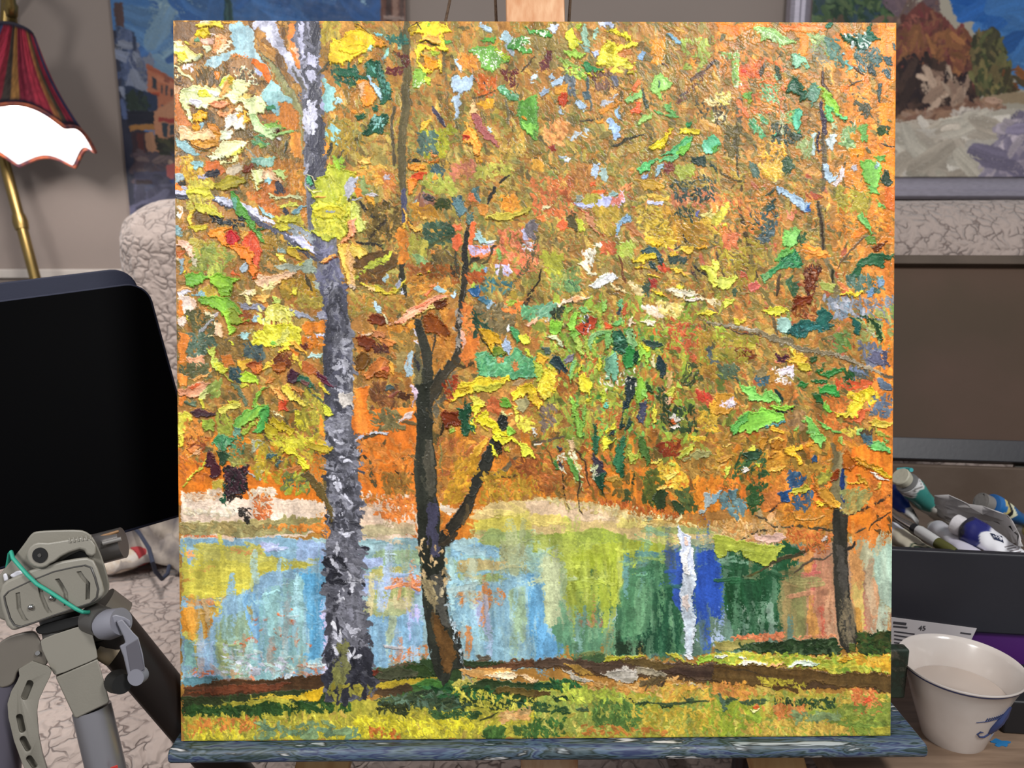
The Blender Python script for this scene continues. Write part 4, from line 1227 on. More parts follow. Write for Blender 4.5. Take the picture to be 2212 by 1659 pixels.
D 3c4838/4c5c50/34443c 50 50 60 660,1240 1060,1390 940,1520 700,1440
D 5c5430/6c6038 50 70 75 140,1300 320,1260 300,1640 140,1640
L 2c2418 22 1990,1500 2080,1520 2160,1530
D 4c5040/5c5c48 50 60 60 1680,900 1900,1000 1900,1180 1700,1120
D e89438/f0a048 30 50 60 1620,820 1860,900 1840,1060 1640,950
L 4c3c30 26 1640,560 1730,650 1790,690
L 4c4030 24 1620,820 1760,750
K c03c2c 2 0 345,620 400,620 400,660 350,660
@ 370 340 5.53
D d0a838/c89c2c/e0b840/b88c28 130 46 50 100,0 250,0 440,260 440,340 220,340 140,200
K 8cb8bc/9cc8cc 4 0 250,90 340,70 410,100 400,140 300,150
K d8742c/c8682c/e0843c 2 60 410,80 600,60 640,200 560,240 420,160
K c8c0d8 3 0 320,210 430,210 430,250 330,250
D 30303c/24242c 20 50 -20 440,180 580,170 560,230 440,240
K e87c30 2 60 50,90 110,100 120,400 50,390
K a0b4bc/b0c0c8 3 -20 45,190 150,180 150,240 50,300
D 2c2820 16 30 40 90,270 160,270 150,330 90,330
B d0cce0 44 4 130,350 220,400
K ccd8a8/dce4b8/e8e8c8 5 0 440,0 620,0 600,40 480,70
K e0e098/ece8b0/f0f0d8 6 0 590,60 700,30 800,0 830,10 760,60 650,80 590,110
K b4a48c/c4b498/a8a49c 3 -50 650,120 830,70 890,110 840,190 720,240 670,230
K 6c2c1c/7c3c24 4 40 870,160 990,70 1010,110 960,200 920,210
K 8cb4a4/78a494/98c0b0 4 75 970,0 1250,0 1240,100 1160,130 980,60
K d8dc90/e8e8b8/c4d07c 7 75 970,170 1060,130 1110,170 1100,300 1050,360 1060,420 1260,460 1250,500 1080,470 1010,420 1020,300 970,260
K ecc8a0/e4b890/e8d8b4 5 75 1080,200 1160,140 1210,160 1250,260 1330,310 1240,330 1100,280
K c4d88c/b0cc78/d8e0a4 6 60 1210,170 1370,140 1390,250 1340,310 1260,240
K ec9868 4 60 1130,140 1200,130 1190,180
K b86828/a86028/c47430 2 20 1080,330 1240,310 1460,420 1300,470 1140,440
D 8cbcc4 10 60 20 1120,280 1200,280 1200,310 1130,310
D 3c3c48 16 60 60 1250,340 1350,360 1340,420 1260,420
D b87a30/a86c2c/c88838 90 50 70 1300,60 1580,60 1580,420 1400,420
K c8cc98/d4d4a8 5 0 1150,460 1450,440 1560,470 1540,520 1400,480 1200,500
K 84b0b8/98c4c8/a4ccd0 4 20 1050,590 1120,520 1280,580 1230,640 1250,720 1180,690 1100,640
K 88b4c0 4 40 1450,660 1520,580 1600,570 1560,660 1480,710
K d8d860/ccc84c 5 0 1280,560 1480,530 1510,580 1340,600
L 3c3c48 50 1350,610 1420,720
D c07030/b0642c 70 60 50 900,420 1140,420 1300,640 1240,700
K a89830/b8a838/988c2c/c0b458 6 -20 440,340 560,310 740,230 900,240 900,300 800,360 700,400 560,390
D c0b440/d4c44c/a89c38/d8cc58 150 60 60 200,260 480,300 460,480 560,640 620,700 500,720 380,680 280,600 230,640 210,400
K d8cc3c/e0d850/c0b838 6 20 200,380 440,340 470,420 330,460 200,460
K ccc43c/dcd454/b4b038 6 40 280,560 400,560 560,640 640,710 560,720 440,700 330,650
K e0bc3c/e8cc54 6 80 210,640 290,600 250,760 230,830 200,780
D e4dcd0 10 40 85 90,580 140,580 140,760 100,760
K d0c038/c4b434 5 -10 180,820 440,800 430,870 300,880
D 6c5028/7c5c2c 50 60 40 300,640 460,720 440,800 290,760
K 4c8838/5c9c40/3c7830/78b058 7 55 720,440 760,420 850,500 860,580 930,700 1000,800 1020,870 940,890 850,760 760,640
K 6ca890/5c9880 5 80 730,480 800,490 800,640 740,620
K 5c9440/6ca44c 7 50 860,700 1000,820 1100,950 1170,1050 1100,1020 960,880
K 3c5c34 5 0 1020,860 1100,840 1130,870 1060,890
D 2c3438/242c30 40 50 30 480,720 880,740 880,840 660,830 500,790
K 94bcbc/84a8b0 4 60 60,780 150,880 160,950 90,940 60,880
K f08424/f49c38/e87820 6 20 440,900 560,860 720,820 720,860 640,900 700,1030 620,1060 560,960 470,960
K b81c28/cc2c30/a01420 6 75 650,910 720,890 800,960 790,1040 700,1060 660,990
K d84c30/e06840/c8402c 6 50 820,1020 960,900 1000,930 1090,1070 1080,1340 1050,1340 1000,1260 980,1120
K d09c44/e0a850 5 20 820,940 880,900 940,950 880,990 810,990
K f08c2c/f8a444/ec7c24/f4b060 7 70 640,1060 800,1030 880,1040 1000,1120 980,1240 1060,1300 1080,1380 960,1430 930,1350 940,1260 840,1190 760,1110
K d85828/e87834 6 -30 960,1440 1080,1380 1020,1440 960,1480
K ccd0d8/a8bcc8 4 80 830,1300 880,1240 930,1260 900,1350 840,1360
K d0582c/dc6c38 3 10 720,1390 800,1370 830,1410 760,1410
D c0ac48/a8a044/b8a040 90 60 40 200,950 640,1060 720,1240 300,1200
D 8c9440/a0a848/78883c 110 70 60 240,1060 720,1100 680,1380 280,1380
K ecc4b0/e8b89c/f0d4c4 5 40 90,970 160,980 240,1060 280,1160 260,1210 200,1120 100,1060
B d8b8a8 16 6 70,1050 120,1055
K e4d8b8/d8ccb0 4 60 240,1180 320,1200 320,1330 260,1290
K a0b4bc/8ca0a8 3 80 100,1180 150,1190 160,1290 110,1310
K 7c9498 3 60 80,1290 150,1310 140,1390 80,1400
K d87030 2 80 70,1110 170,1120 150,1200 90,1200
K f0c8a0 5 0 60,1205 110,1210 100,1240 70,1230
K e8d838 6 0 130,1380 180,1370 180,1400 140,1400
K 68a038/7cb844/548c34 7 10 170,1430 260,1380 380,1390 440,1440 430,1480 320,1520 200,1530
K 88b834/9ccc40/78a830/acd458 8 30 440,1430 560,1390 690,1420 820,1440 740,1500 700,1600 620,1620 560,1560 470,1500
K 90bc3c/7cac34 7 60 540,1560 720,1500 700,1659 600,1659
K f0ecf8/f0e0d0 5 -20 70,1600 200,1570 280,1600 160,1650 80,1659
B f0a868 30 5 80,1600 150,1560 250,1570
D c0a038/ccb040 40 60 70 360,1560 560,1560 560,1659 370,1659
K 8cb4bc 3 20 260,1640 380,1600 420,1659 270,1659
K ecc8a0/e8b894/f0d8b8 7 -30 980,1500 1060,1400 1160,1430 1280,1400 1440,1340 1480,1360 1400,1440 1280,1500 1180,1550 1080,1580 1040,1560
K f0b080 6 -25 1180,1520 1300,1460 1440,1430 1360,1490 1240,1560
D e4dc98 14 60 -40 1080,1560 1200,1480 1240,1560 1100,1600
K e8ccc8/f0e0a0 6 -60 800,1659 880,1600 1000,1580 1000,1659
D c4b838/b0a83c/a89830 90 60 20 1240,700 1540,720 1560,830 1300,860
K d8cc48/c8c040/e4dc68 6 20 1220,750 1400,720 1540,760 1480,800 1320,780
K d0c844/c0b83c 6 10 1220,850 1500,840 1700,900 1640,920 1420,880 1300,930
D 8c9498/a4acb8 40 60 40 1400,800 1700,930 1660,1000 1400,920
K c8a834/d8bc40/b89428 5 40 1380,1050 1500,1080 1560,1180 1560,1240 1460,1180 1360,1080
K ccc438/dcd44c 6 20 1390,1000 1440,1050 1640,1100 1620,1120 1480,1090
K d4c838 5 -10 1440,1270 1600,1240 1610,1280 1520,1310
D 6c5c30/a88030/7c6c38 80 60 50 1120,900 1400,960 1380,1300 1160,1260
K 748884/8c9c98 3 20 1270,1060 1380,1080 1390,1140 1300,1120
K e0d058 5 60 1280,1140 1340,1160 1370,1230 1310,1220
K a4a898/98a090 3 -10 1230,1290 1420,1240 1560,1310 1500,1360 1300,1330
K 8c9c88/9ca89c 3 60 1500,1330 1660,1180 1740,1380 1600,1390
D b89030/a88028/90782c 90 60 60 1300,1480 1700,1440 1760,1659 1320,1659
L 4c4430 50 1600,1400 1680,1590
K d4c840 5 0 1420,1600 1500,1580 1500,1640 1430,1640
K b0b8a8 2 70 1700,1480 1770,1500 1780,1600 1740,1560
K b4b838/c4c848/a4ac34/d0cc58 8 75 1740,290 1850,220 1900,60 1960,100 2100,160 2212,190 2212,600 2120,700 2100,860 2040,980 1960,960 1900,1000 1760,930 1660,900 1720,840 1700,760 1760,740 1700,680 1680,560 1720,500 1660,420 1640,390 1740,370
K 54a878/68bc8c 7 60 1630,230 1700,280 1720,350 1680,370 1640,320
B e8e0b0/f0e8c8 16 8 1620,225 1680,240 1740,290
B e0dc90/e8e4a8 22 8 1630,370 1700,410 1800,400
B e8a058 22 7 1730,475 1840,465
D d0cc40/e0d850/bcb838 130 60 60 1680,540 2212,500 2212,640 2060,940 1720,900
K d8cc38/c4b830 6 30 1700,620 1900,560 2100,640 2040,760 1860,740 1740,700
K a8b0c0/9094a4 4 40 1850,650 1920,660 1910,690 1860,690
K b8b8c4/a8a8b4 4 60 2080,360 2180,260 2212,260 2212,420 2100,540 2060,460
L 5c5434 50 2212,460 2120,540
D a0c840/90b838 14 80 80 1960,20 2060,20 2060,100 1960,100
K ec9c68/f0b080/e48c58 8 -55 2000,1060 2100,920 2120,760 2212,720 2212,860 2140,960 2040,1080
K e8bc4c/f0c860/d8ac40 8 60 1990,1060 2080,1030 2180,1060 2212,1100 2212,1560 2140,1520 2080,1380 2030,1200
K f0c070/e8b060 8 80 2120,1040 2212,1080 2212,1400 2140,1360 2110,1200
K e8a050/ecb868/f0c880 8 -25 1750,1260 1830,1210 1980,1150 2010,1180 1900,1240 1820,1280
B d0703c 20 8 1820,1265 1990,1195
K f0ccb0 7 40 2140,1520 2212,1540 2212,1600 2150,1570
@ 760 340 5.53
D d87850/e08c60/d06c4c 120 60 60 1760,860 2212,860 2212,1400 1760,1400
K d8cc40/c4b838/e4dc60 7 20 0,180 100,170 60,230 0,260
K f0c468/e8a848/f0d490 6 -20 80,30 180,40 240,0 250,120 160,100
K f0c850/e8bc38 6 30 100,130 240,150 250,200 180,180
D e0a448/c88838/d8b050 70 60 20 60,180 400,80 420,360 100,320
D c07a38/b87040 60 50 60 340,180 500,180 520,420 360,380
K c8bcc8 3 60 370,240 450,200 450,290 380,290
K b8bccc/c8c8d8 3 60 0,270 100,240 80,330 20,380
D 7c8c50/8c9c60 20 60 70 100,260 200,260 200,440 110,440
K e0882c/c87428 3 80 40,400 120,400 120,500 40,500
K d8d4dc/c8c0c4 6 -15 130,490 250,430 310,470 240,500
K d8982c/e0ac40/c88824 7 40 130,500 220,490 300,600 260,640 200,590
B b4b8c4 20 3 0,530 110,500
K e0a050/ecb868 6 60 160,640 210,590 230,640 190,690
L 2c2820 50 90,540 180,640 330,770
L 342c20 40 370,520 450,600
K d4d48c/c4cc5c/e0e0a4 6 80 0,560 80,580 100,700 160,760 210,780 170,860 90,900 30,800 0,720
K f0dc88 7 60 140,790 170,760 210,790 170,830
K f0a488/e89878 6 80 0,740 50,740 30,880 0,940
D 5c4c24/6c582c/54441c/7c6430 140 60 60 200,580 560,560 600,1000 200,1000
K 5c4020/6c4c28/4c3818 3 40 60,1160 380,1080 560,1180 540,1320 380,1380 200,1400 40,1320
L 2c2820 40 60,1010 200,1030 360,1040
L 3c3020 40 210,960 300,860 420,740
K f0d050/e8c048/f0dc78 7 30 0,1020 120,1060 200,1130 90,1200 40,1230 0,1180
K ecb878/f0c890/e8a868 8 80 0,1160 60,1240 20,1380 60,1500 90,1570 0,1520
K b4c048/a4b43c/c8cc54 5 -40 50,1440 160,1330 280,1260 460,1120 500,1140 400,1220 240,1340 100,1460
D c4cc40/a8b03c 30 50 -30 160,1280 480,1130 480,1180 200,1380
K 9cbcc8/b4ccd4 3 70 350,1440 400,1380 430,1440 360,1500
D 5c4428/7c5428 40 60 40 100,1380 360,1360 360,1480 120,1500
K d0c038/e0d04c/c4b034 6 -10 120,1500 280,1540 440,1600 640,1480 660,1500 480,1650 300,1620 160,1560
K e8b878 5 30 150,1540 230,1540 260,1600 200,1600
K b8bcd4 3 85 510,1540 580,1460 590,1560 530,1570
K ccd0e4 3 80 530,1659 600,1590 610,1659
D c87828/d88430 60 60 80 540,900 660,900 660,1260 580,1240
K e08828/f0a040/e8942c 7 40 660,120 760,70 850,110 860,150 740,180 660,150
K b83c20/c84c28/a83018 6 -20 700,260 820,160 880,200 840,280 760,300 700,310
K e87c28/f08c38/d8702c 6 75 660,290 720,270 800,300 760,370 700,460 660,450
K f08830 6 10 900,20 1020,0 1030,30 920,60
L 242420 40 710,40 800,45
D 3c5458/4c6468/486464 60 50 50 930,80 1110,80 1110,320 950,260
D a8ac48/98a044/b4b050 90 60 50 860,200 1220,240 1240,420 880,440
K e09038 3 60 970,210 1010,180 1040,230 980,250
D 7c5040/8c5c44/a07c74 60 60 60 800,460 1000,460 980,640 760,640
K b0c4cc/94b0bc 4 40 730,520 780,540 880,650 820,640 740,580
K 3c3c3c 4 15 840,480 960,480 980,530 900,520
K 4c5458 4 20 880,570 1000,620 980,650 920,620
D 2c3818/3c4420/344018 60 40 0 1000,500 1180,500 1180,620 1000,630
D c0882c/b88028/a8782c 60 60 50 680,520 1000,640 1000,720 700,700
K ecb858/f0c46c 7 20 800,680 900,700 940,730 860,730
B f0a850/e8b858 26 7 615,630 660,700 650,780 620,840
K e8ac38/f0bc58/d89c30 7 20 660,790 760,830 840,840 860,880 780,890 700,850
K f0b848 7 70 610,810 650,800 650,890 630,870
D 3c5440/4c6450/344c38/2c4834 110 60 40 860,780 1200,780 1180,1000 900,1090 870,1000
L 4c5434 44 880,1070 1020,1010 1120,960 1240,930
D a4a040/b4a848 60 60 60 700,880 900,1000 860,1160 700,1160
K 8cac70/7c9c60 3 50 720,1150 800,1140 920,1230 880,1290 780,1270
D 5c5438/6c5c38/7c6438 90 60 70 940,1080 1240,1120 1240,1440 960,1400
K d8883c 3 20 940,1120 1020,1130 1010,1170 950,1170
K d8c438/e8d848/c8b434 7 -15 740,1380 840,1350 980,1310 960,1350 860,1390 760,1400
D 8c5024/a0602c/7c4820 90 60 40 640,1280 1300,1300 1280,1480 700,1480
D c88838/d8a048/b87830 90 60 -20 640,1400 1200,1460 1180,1640 680,1640
K f08050/e87048/f09868 5 -50 830,1659 940,1570 960,1590 880,1659
K f08c58 4 0 930,1510 980,1500 990,1550 940,1560
K 98bccc/a8ccd8/88b0c4 4 50 960,1580 1020,1500 1060,1570 1140,1580 1110,1630 1040,1620
K a4bcd0 3 -60 1160,1659 1240,1560 1240,1640 1200,1659
L 3c3428 50 1190,1300 1240,1430
L 54503c 50 1240,1110 1250,1260 1280,1420
D 2c4454/4c6468/3c5c64 40 50 60 1210,430 1300,440 1380,640 1300,680 1220,540
K 48646c/5c7c80/3c545c 4 60 1210,500 1260,450 1320,530 1380,650 1320,700 1250,600
K 4c645c/5c7870 4 80 1400,680 1460,660 1440,800 1380,800
D 5c7c7c/486c70 26 50 80 1420,400 1540,390 1520,560 1440,540
K e07840/e88850 3 70 1420,430 1460,470 1500,560 1420,560 1390,500
K c88438 3 60 1490,580 1560,560 1640,640 1600,720 1520,720
D c4804c/d08c5c/c87860 70 60 50 1200,100 1480,60 1480,260 1220,260
D b8b050/a4a448 60 60 60 1480,100 1900,100 1880,240 1500,240
K e0a030/f0b848 5 20 1440,10 1540,0 1560,60 1480,80
L 2c2c28 46 1700,350 1700,420 1640,500 1620,570
L 2c2820 40 1760,310 1820,260 1860,240
L 242420 40 1830,470 1810,530
D f0a03c/e89434 40 60 20 1780,480 1980,480 1960,640 1800,640
K d8cc50/b8a840/e0d868 6 -12 1600,740 1680,690 1860,640 2060,600 2180,590 1960,690 1880,740 1720,770
L 4c3c18 16 1600,750 1720,765 1880,740
K e86838/f07848/e05c30 3 80 1190,960 1260,900 1310,960 1320,1060 1260,1080 1200,1060
K e86c3c/f08050 3 85 1210,810 1310,790 1310,880 1220,880
K f07840/e86838 3 85 1420,770 1480,790 1510,920 1470,960 1460,1040 1410,1040
K e87440/ec8450 3 10 1410,1040 1600,1080 1760,1060 1750,1140 1640,1200 1420,1180
D d0bcdc/c4b4dc 40 40 20 1420,1040 1700,1040 1660,1150 1420,1150
K 90b8bc/a4c8c8 4 60 1480,960 1530,840 1570,940 1650,1050 1560,1040
K d8e0ec/c0d0e0 4 0 1630,1010 1720,1000 1720,1040 1640,1040
K c0bcdc/ccc8e4 3 75 2040,860 2110,820 2120,980 2060,1000
K 6c6468/7c7478/585058 3 80 2060,760 2180,720 2212,800 2180,1000 2100,940
D d0c8e8/c4bce4 40 40 70 1720,1290 1900,1290 1890,1420 1740,1400
D e0dce8 24 30 30 2040,1020 2160,1020 2150,1120 2040,1120
L 6c6444 60 2212,940 2140,1200 2070,1330 1960,1460 1830,1659
L 7c7450 36 1790,1330 1750,1560
L 4c4428 30 1660,1180 1610,1250 1560,1260
L 3c3428 34 1730,1060 1670,1090 1660,1180
L 3c3428 50 1410,1280 1460,1210 1520,1200
D 84b060/9cb868 40 60 60 1440,1290 1580,1300 1580,1400 1450,1380
K 7ca850/94b864 3 60 1710,1130 1750,1080 1800,1180 1760,1260
K 8cacd4 4 40 1580,1320 1640,1320 1640,1370 1590,1370
K 2c5c88/34689c/244c70 4 50 1390,1560 1440,1530 1500,1520 1530,1580 1540,1659 1440,1659
D 3c6c74/4c7c7c 30 50 60 1540,1420 1920,1480 1880,1600 1560,1600
K a4b83c 4 60 1430,1490 1470,1480 1480,1540 1440,1540
D b45c28/a85024 40 50 60 1380,1380 1600,1360 1580,1480 1400,1480
L 3c2c1c 34 2090,1659 2140,1600 2212,1560
@ 1150 340 5.53
D c87850/c06c48/d48c5c 120 60 60 1640,400 2212,400 2212,600 1660,600
D b88830/a8782c/c89838 160 60 30 1560,600 2080,800 2060,1060 1600,1000
D 84743c/746838/94803c/645c38/a08c48 150 50 60 0,0 2200,0 2200,1640 0,1640
D d8a040/c89038 40 60 50 0,40 100,40 100,140 0,140
K 8c9450/a0a45c 3 50 140,160 220,150 310,240 300,300 200,280
K 98a858 3 20 300,0 420,0 380,30 320,20
K c4d0e4 4 30 350,0 440,10 430,50 370,40
D d08048/c87040/b86038 130 60 60 0,240 480,240 480,700 0,680
D a8703c/9c6838/b88040 110 60 60 420,60 740,100 700,420 500,420
K b8c8dc/a8bcd4 4 80 710,90 790,80 790,170 750,250 710,200
K 9cb4b0/acc4bc 4 60 810,140 900,140 930,230 880,280 820,220
K e06c38/d86030/e88048 3 20 690,280 760,270 760,320 700,320
K e8743c/dc6834 3 40 700,420 800,370 880,380 870,450 760,460
K f09058 3 -30 1040,390 1120,340 1220,320 1140,390
K 94b4b0 4 30 880,450 950,390 1000,440 920,490
K b4bce8/c4c4ec/a8b4e4 4 -8 510,540 620,540 640,580 760,540 820,440 870,490 980,480 1050,400 1090,420 1060,520 1010,600 900,590 860,640 820,590 700,610 600,630 540,590
K d0c4e4/c8b8dc 3 60 1000,460 1080,400 1080,500 1010,600 960,590
D c87060/d08070 30 40 70 930,480 1080,440 1030,600 930,600
D b0a848/a89c3c 40 60 -60 620,460 800,460 740,540 640,560
K 98a094 3 0 520,460 600,440 590,530 530,530
K ccccc8/e0d498 5 0 110,580 240,570 200,610 140,610
K e8783c/f08c4c/e06c34 3 70 30,690 150,640 170,740 60,740
K e07040/d86438 3 60 250,830 330,740 400,820 420,860 310,890
K 5c5030/4c4428/6c5c3c 3 60 390,720 460,660 510,740 520,900 440,850 400,840
K b8c038/c8cc48/a8b034 4 80 510,740 570,760 620,840 590,900 530,900
K c08058/d09068/b87850 4 50 620,680 700,700 790,800 740,850 780,940 680,880 640,800
D b8983c/a89034/c4a448 110 60 75 740,600 1060,620 1000,900 760,900
K 98bcdc/b4d0e8/84acd0 5 -60 1050,700 1110,680 1160,720 1160,780 1110,770 1060,760 1040,880 1010,920 985,870 1000,780
K 3c5c60 3 60 1120,690 1160,690 1160,730
K b47848/a86c40/c08858 3 55 1060,790 1180,760 1360,980 1300,960 1180,880
K f0dcc4 4 0 970,940 1050,930 1040,960 980,960
K c4ccec/d0d0f0 4 10 1350,520 1420,530 1520,540 1520,600 1440,580 1350,560
D ccac38/d8b848/c09c30/e0c458 200 40 10 1240,580 1480,580 1660,880 1640,1000 1380,940 1260,860
K d8a83c/e4bc58/c89830 5 5 1220,270 1460,260 1590,330 1580,370 1440,400 1340,400 1310,340
K dcb448/e8c460 5 0 1360,440 1600,480 1610,530 1460,530 1330,470
D 34443c/2c3c38/3c4c48/485c54 100 44 70 1640,280 2212,220 2212,540 1700,540
D 34483c 26 40 60 1680,600 1960,640 1920,760 1700,700
K 30443c/2c3c34 3 60 1880,20 2040,0 2080,130 2030,140 1900,100
K 2c3c38 3 50 2130,60 2212,90 2212,180 2150,130
D a4b048/b0b850 50 60 70 1700,120 1940,120 1900,260 1720,240
K 5cc06c/74d484/4ca854 6 -35 1240,160 1300,100 1400,60 1460,80 1400,160 1280,210
K 68b878/80cc8c/54a464 6 -30 1300,90 1560,30 1720,0 1740,10 1640,80 1480,70
K a0bcc8/90b0bc 4 60 1480,110 1570,90 1560,170 1510,230 1480,190
K 9cb8e0 4 -40 1320,230 1400,190 1400,240 1340,270
D 7c3c34/8c4840 24 40 60 1580,100 1680,100 1640,190 1580,190
K 5c6094 3 60 1960,650 2000,640 2000,720 1960,710
K e4d880/ecdc8c/d8c868 7 -40 2020,700 2080,680 2140,600 2212,540 2212,720 2120,790 2080,760
D e0bc48/d8b040 60 50 40 2040,760 2212,720 2212,920 2100,900
D dcb434/e8c440 60 60 10 1360,940 1700,980 1660,1070 1380,1060
K ecc030/f0cc3c/e0b028 6 15 1360,1040 1460,1010 1560,1040 1540,1080 1420,1060
K 3c5454/486464/30484c 4 30 1290,1140 1360,1070 1460,1080 1540,1140 1590,1270 1560,1290 1480,1200 1300,1180
K 34504c/2c4444 3 40 1400,1260 1460,1250 1530,1360 1470,1330 1420,1320
K f0cc2c/f4d840/e8bc28 7 -10 1120,1220 1220,1220 1320,1180 1480,1150 1500,1230 1360,1250 1340,1290 1260,1270 1160,1260
K e8c030/f0d040 7 15 1220,1300 1320,1320 1380,1340 1340,1360 1260,1330
K ecc038/f0cc4c/e0b02c 6 20 1720,1060 1800,1080 1900,1070 1920,1150 1840,1190 1760,1120
K e8bc38 6 10 1640,1150 1730,1150 1720,1190 1650,1180
K e8b030/f4c840/dca028 7 38 1980,940 2060,1000 2180,1040 2190,1060 2080,1020 2000,990
K f0bc3c/e0a430 6 60 1960,1090 2020,1060 2060,1110 1980,1130
D 3c4c44/2c3c38 40 40 -60 1620,1190 1820,1200 1820,1260 1640,1250
L 2c2c28 30 1790,920 1800,990 1860,1050
L 342c24 26 1690,1110 1760,1060
K e8bc38/f0cc50/d8a830 6 35 1630,1300 1720,1320 1840,1430 1800,1440 1700,1390
K ecc83c/f4d84c 6 5 1370,1400 1480,1400 1520,1430 1420,1440
K d8d850/e4e068/ccd040 7 50 1980,1310 2060,1290 2140,1320 2212,1280 2212,1520 2150,1560 2080,1480 2060,1400
L 2c2824 36 1920,1300 2000,1370 2080,1430
L 4c2c30 40 1880,1310 1940,1450
D 788850/a4a85c/98a04c/6c8848 120 50 70 200,1340 560,1340 540,1640 200,1640
D b4b43c/a8a83c 90 60 60 120,1160 340,1160 320,1400 160,1400
D a4b84c/b4bc58 60 60 60 960,1020 1200,1020 1180,1180 980,1180
K dcd4a4/ece4c4/c4b890 5 45 530,1280 600,1230 660,1320 780,1390 720,1420 620,1370
D f0ecdc/e8e0c8 60 34 70 590,1080 740,1100 720,1300 600,1260
D c06038/cc7040 60 50 50 780,1020 980,1020 960,1160 800,1140
D f0e8d0 14 26 0 720,1030 820,1020 820,1050 730,1060
K e4e4d8/f0f0f0/c8d0b4 6 -30 690,1560 780,1450 900,1380 960,1440 1050,1440 980,1500 860,1530 760,1580
K f0f0f4/e0e4e8 6 20 860,1430 940,1400 1040,1460 940,1490
K f0dca8/e4c890 6 35 910,1490 1000,1550 1140,1640 1080,1640 960,1560
D ecd8a8/d8b878/e0c890 50 40 40 1160,1480 1330,1640 1240,1640 1150,1530
K f0e8d0/e4d4ac/f4f0e4 7 12 1590,1580 1720,1580 1900,1620 1980,1659 1760,1659 1660,1630
K ecc42c/f4d444 7 30 1420,1590 1500,1590 1580,1650 1540,1659 1460,1630
K ecd040 6 30 1720,1540 1800,1570 1780,1600 1730,1570
D 6c9860/84a868/48704c 60 40 70 400,1480 560,1480 540,1600 400,1600
L 241c14 22 95,1340 70,1480 0,1600
L 6c4428 34 1010,1180 1050,1280 1060,1400 1100,1510
D 445444 26 50 60 1310,1500 1400,1500 1380,1640 1320,1640
D a83c2c/98342c 26 40 60 1390,1470 1480,1460 1460,1560 1400,1560
D c04c2c 26 50 40 1500,1280 1660,1300 1600,1360 1520,1340
@ 1540 340 5.53
D e89438/d8842c/f0a040/c87830 160 60 50 1440,380 2160,380 2160,900 1440,900
D a89c3c/98903c/b8a844 110 60 60 1440,320 1900,420 1860,660 1460,640
D d08c44/e09848/c07c38/d8743c 150 60 50 0,440 800,440 800,900 0,900
D b8a440/a89838/a88c3c 130 70 50 0,1000 560,1000 560,1600 200,1640
D 84743c/746838/94803c/645c38/a08c48 190 50 60 0,0 2000,0 2000,1640 0,1640
K a8c4dc/b8d0e4/98b8d0 6 35 745,330 790,370 850,410 960,460 1080,500 1130,560 1130,630 1100,660 1000,590 900,540 820,480 760,430
K 4474bc 5 50 1080,590 1130,580 1130,620 1095,620
D 74b850/84c85c/60a448 60 50 60 850,900 1020,860 960,1060 820,1040
K 7cc060/90d070/68ac50 6 60 870,920 960,840 1030,880 1000,940 970,1060 900,1070 810,1040
K 348450/48985c/2c7040 5 -30 590,1470 560,1400 640,1340 740,1280 800,1200 900,1100 960,1100 1030,1220 1000,1280 920,1310 800,1310 720,1370 660,1460
K 5ca84c/74bc58/4c9444 5 -30 720,1230 760,1130 860,1080 960,1090 900,1160 800,1220
K 70a868/84bc78 4 80 570,1380 660,1340 680,1440 600,1480
D 2c7048/1c5c38/5ca87c 60 34 -30 780,1200 1020,1130 1020,1290 800,1290
D 244828/34603c 30 36 70 990,920 1100,900 1060,1060 980,1060
K 7cc050/8cd060/6cb048 6 70 1740,70 1860,40 1960,90 2000,110 1990,200 1970,350 1880,330 1800,240
K 78b458/6ca850 5 20 1880,10 2050,0 2050,90 1960,80
K 9cb8b8 4 60 1910,90 1960,80 1960,160 1920,160
K 80c060/70b058 5 80 1830,330 1960,340 1980,460 1900,440
K 84c868/74b85c 5 60 1960,520 2070,590 2060,620 1990,590
K 84cc6c/94d87c/74bc60 6 70 1740,690 1800,650 1850,760 1880,800 1910,890 1880,910 1800,830 1740,740
K 344838/2c4030 3 70 1980,240 2020,160 2080,190 2110,310 2060,360 2000,280
K b8ccdc/a8c0d4 4 75 1310,100 1370,80 1380,190 1420,220 1480,190 1470,230 1380,330 1310,250
K d8d4dc/e0c8c0 3 -60 1400,320 1480,230 1530,110 1580,120 1560,220 1440,350
K d8d4e0 3 0 1640,110 1730,100 1700,170 1640,150
D d8a838/e0b448/c89830/e8c468 150 40 60 540,80 820,0 820,240 640,260
D 5c7468/4c6454 40 50 60 440,80 560,140 540,240 460,230
D 445c40/34503c 40 60 80 840,40 960,60 920,240 840,200
D 3c5050/2c4444/486060 60 36 70 440,640 760,640 740,780 560,960 480,900
D 3c5454/5c6c70 40 60 -50 540,900 760,760 740,860 560,1060
K 40605c/2c4848 3 -50 620,600 730,520 740,620 650,640
D c86c44/d87c50 50 60 40 100,900 280,900 280,1060 120,1060
K e08c6c/d88060 3 60 840,640 940,640 940,760 850,740
D f0963c/e88830/f0a040 60 60 10 1080,1030 1360,1120 1340,1180 1060,1190
K e89438/f0a44c 4 0 1100,1140 1260,1120 1380,1150 1260,1170
D 4c2418/6c3018/3c1c14/7c3c1c 130 40 70 1080,1320 1320,1260 1300,1320 1200,1659 1080,1659
K 7c3418/5c2814/8c4824 5 70 1090,1420 1160,1330 1230,1320 1260,1400 1220,1540 1120,1600 1080,1500
T 8c4420/b0846c/5c2c18 26 36 60 1090,1400 1240,1340 1220,1600 1100,1600
K 98a44c/a8b058 3 60 1280,1500 1440,1500 1420,1620 1300,1600
K 347048/2c5c3c/448858 5 -15 1610,1420 1660,1310 1720,1240 1860,1160 2000,1170 2160,1180 2150,1210 2020,1220 2040,1300 1980,1300 1880,1270 1760,1300 1740,1420 1640,1440
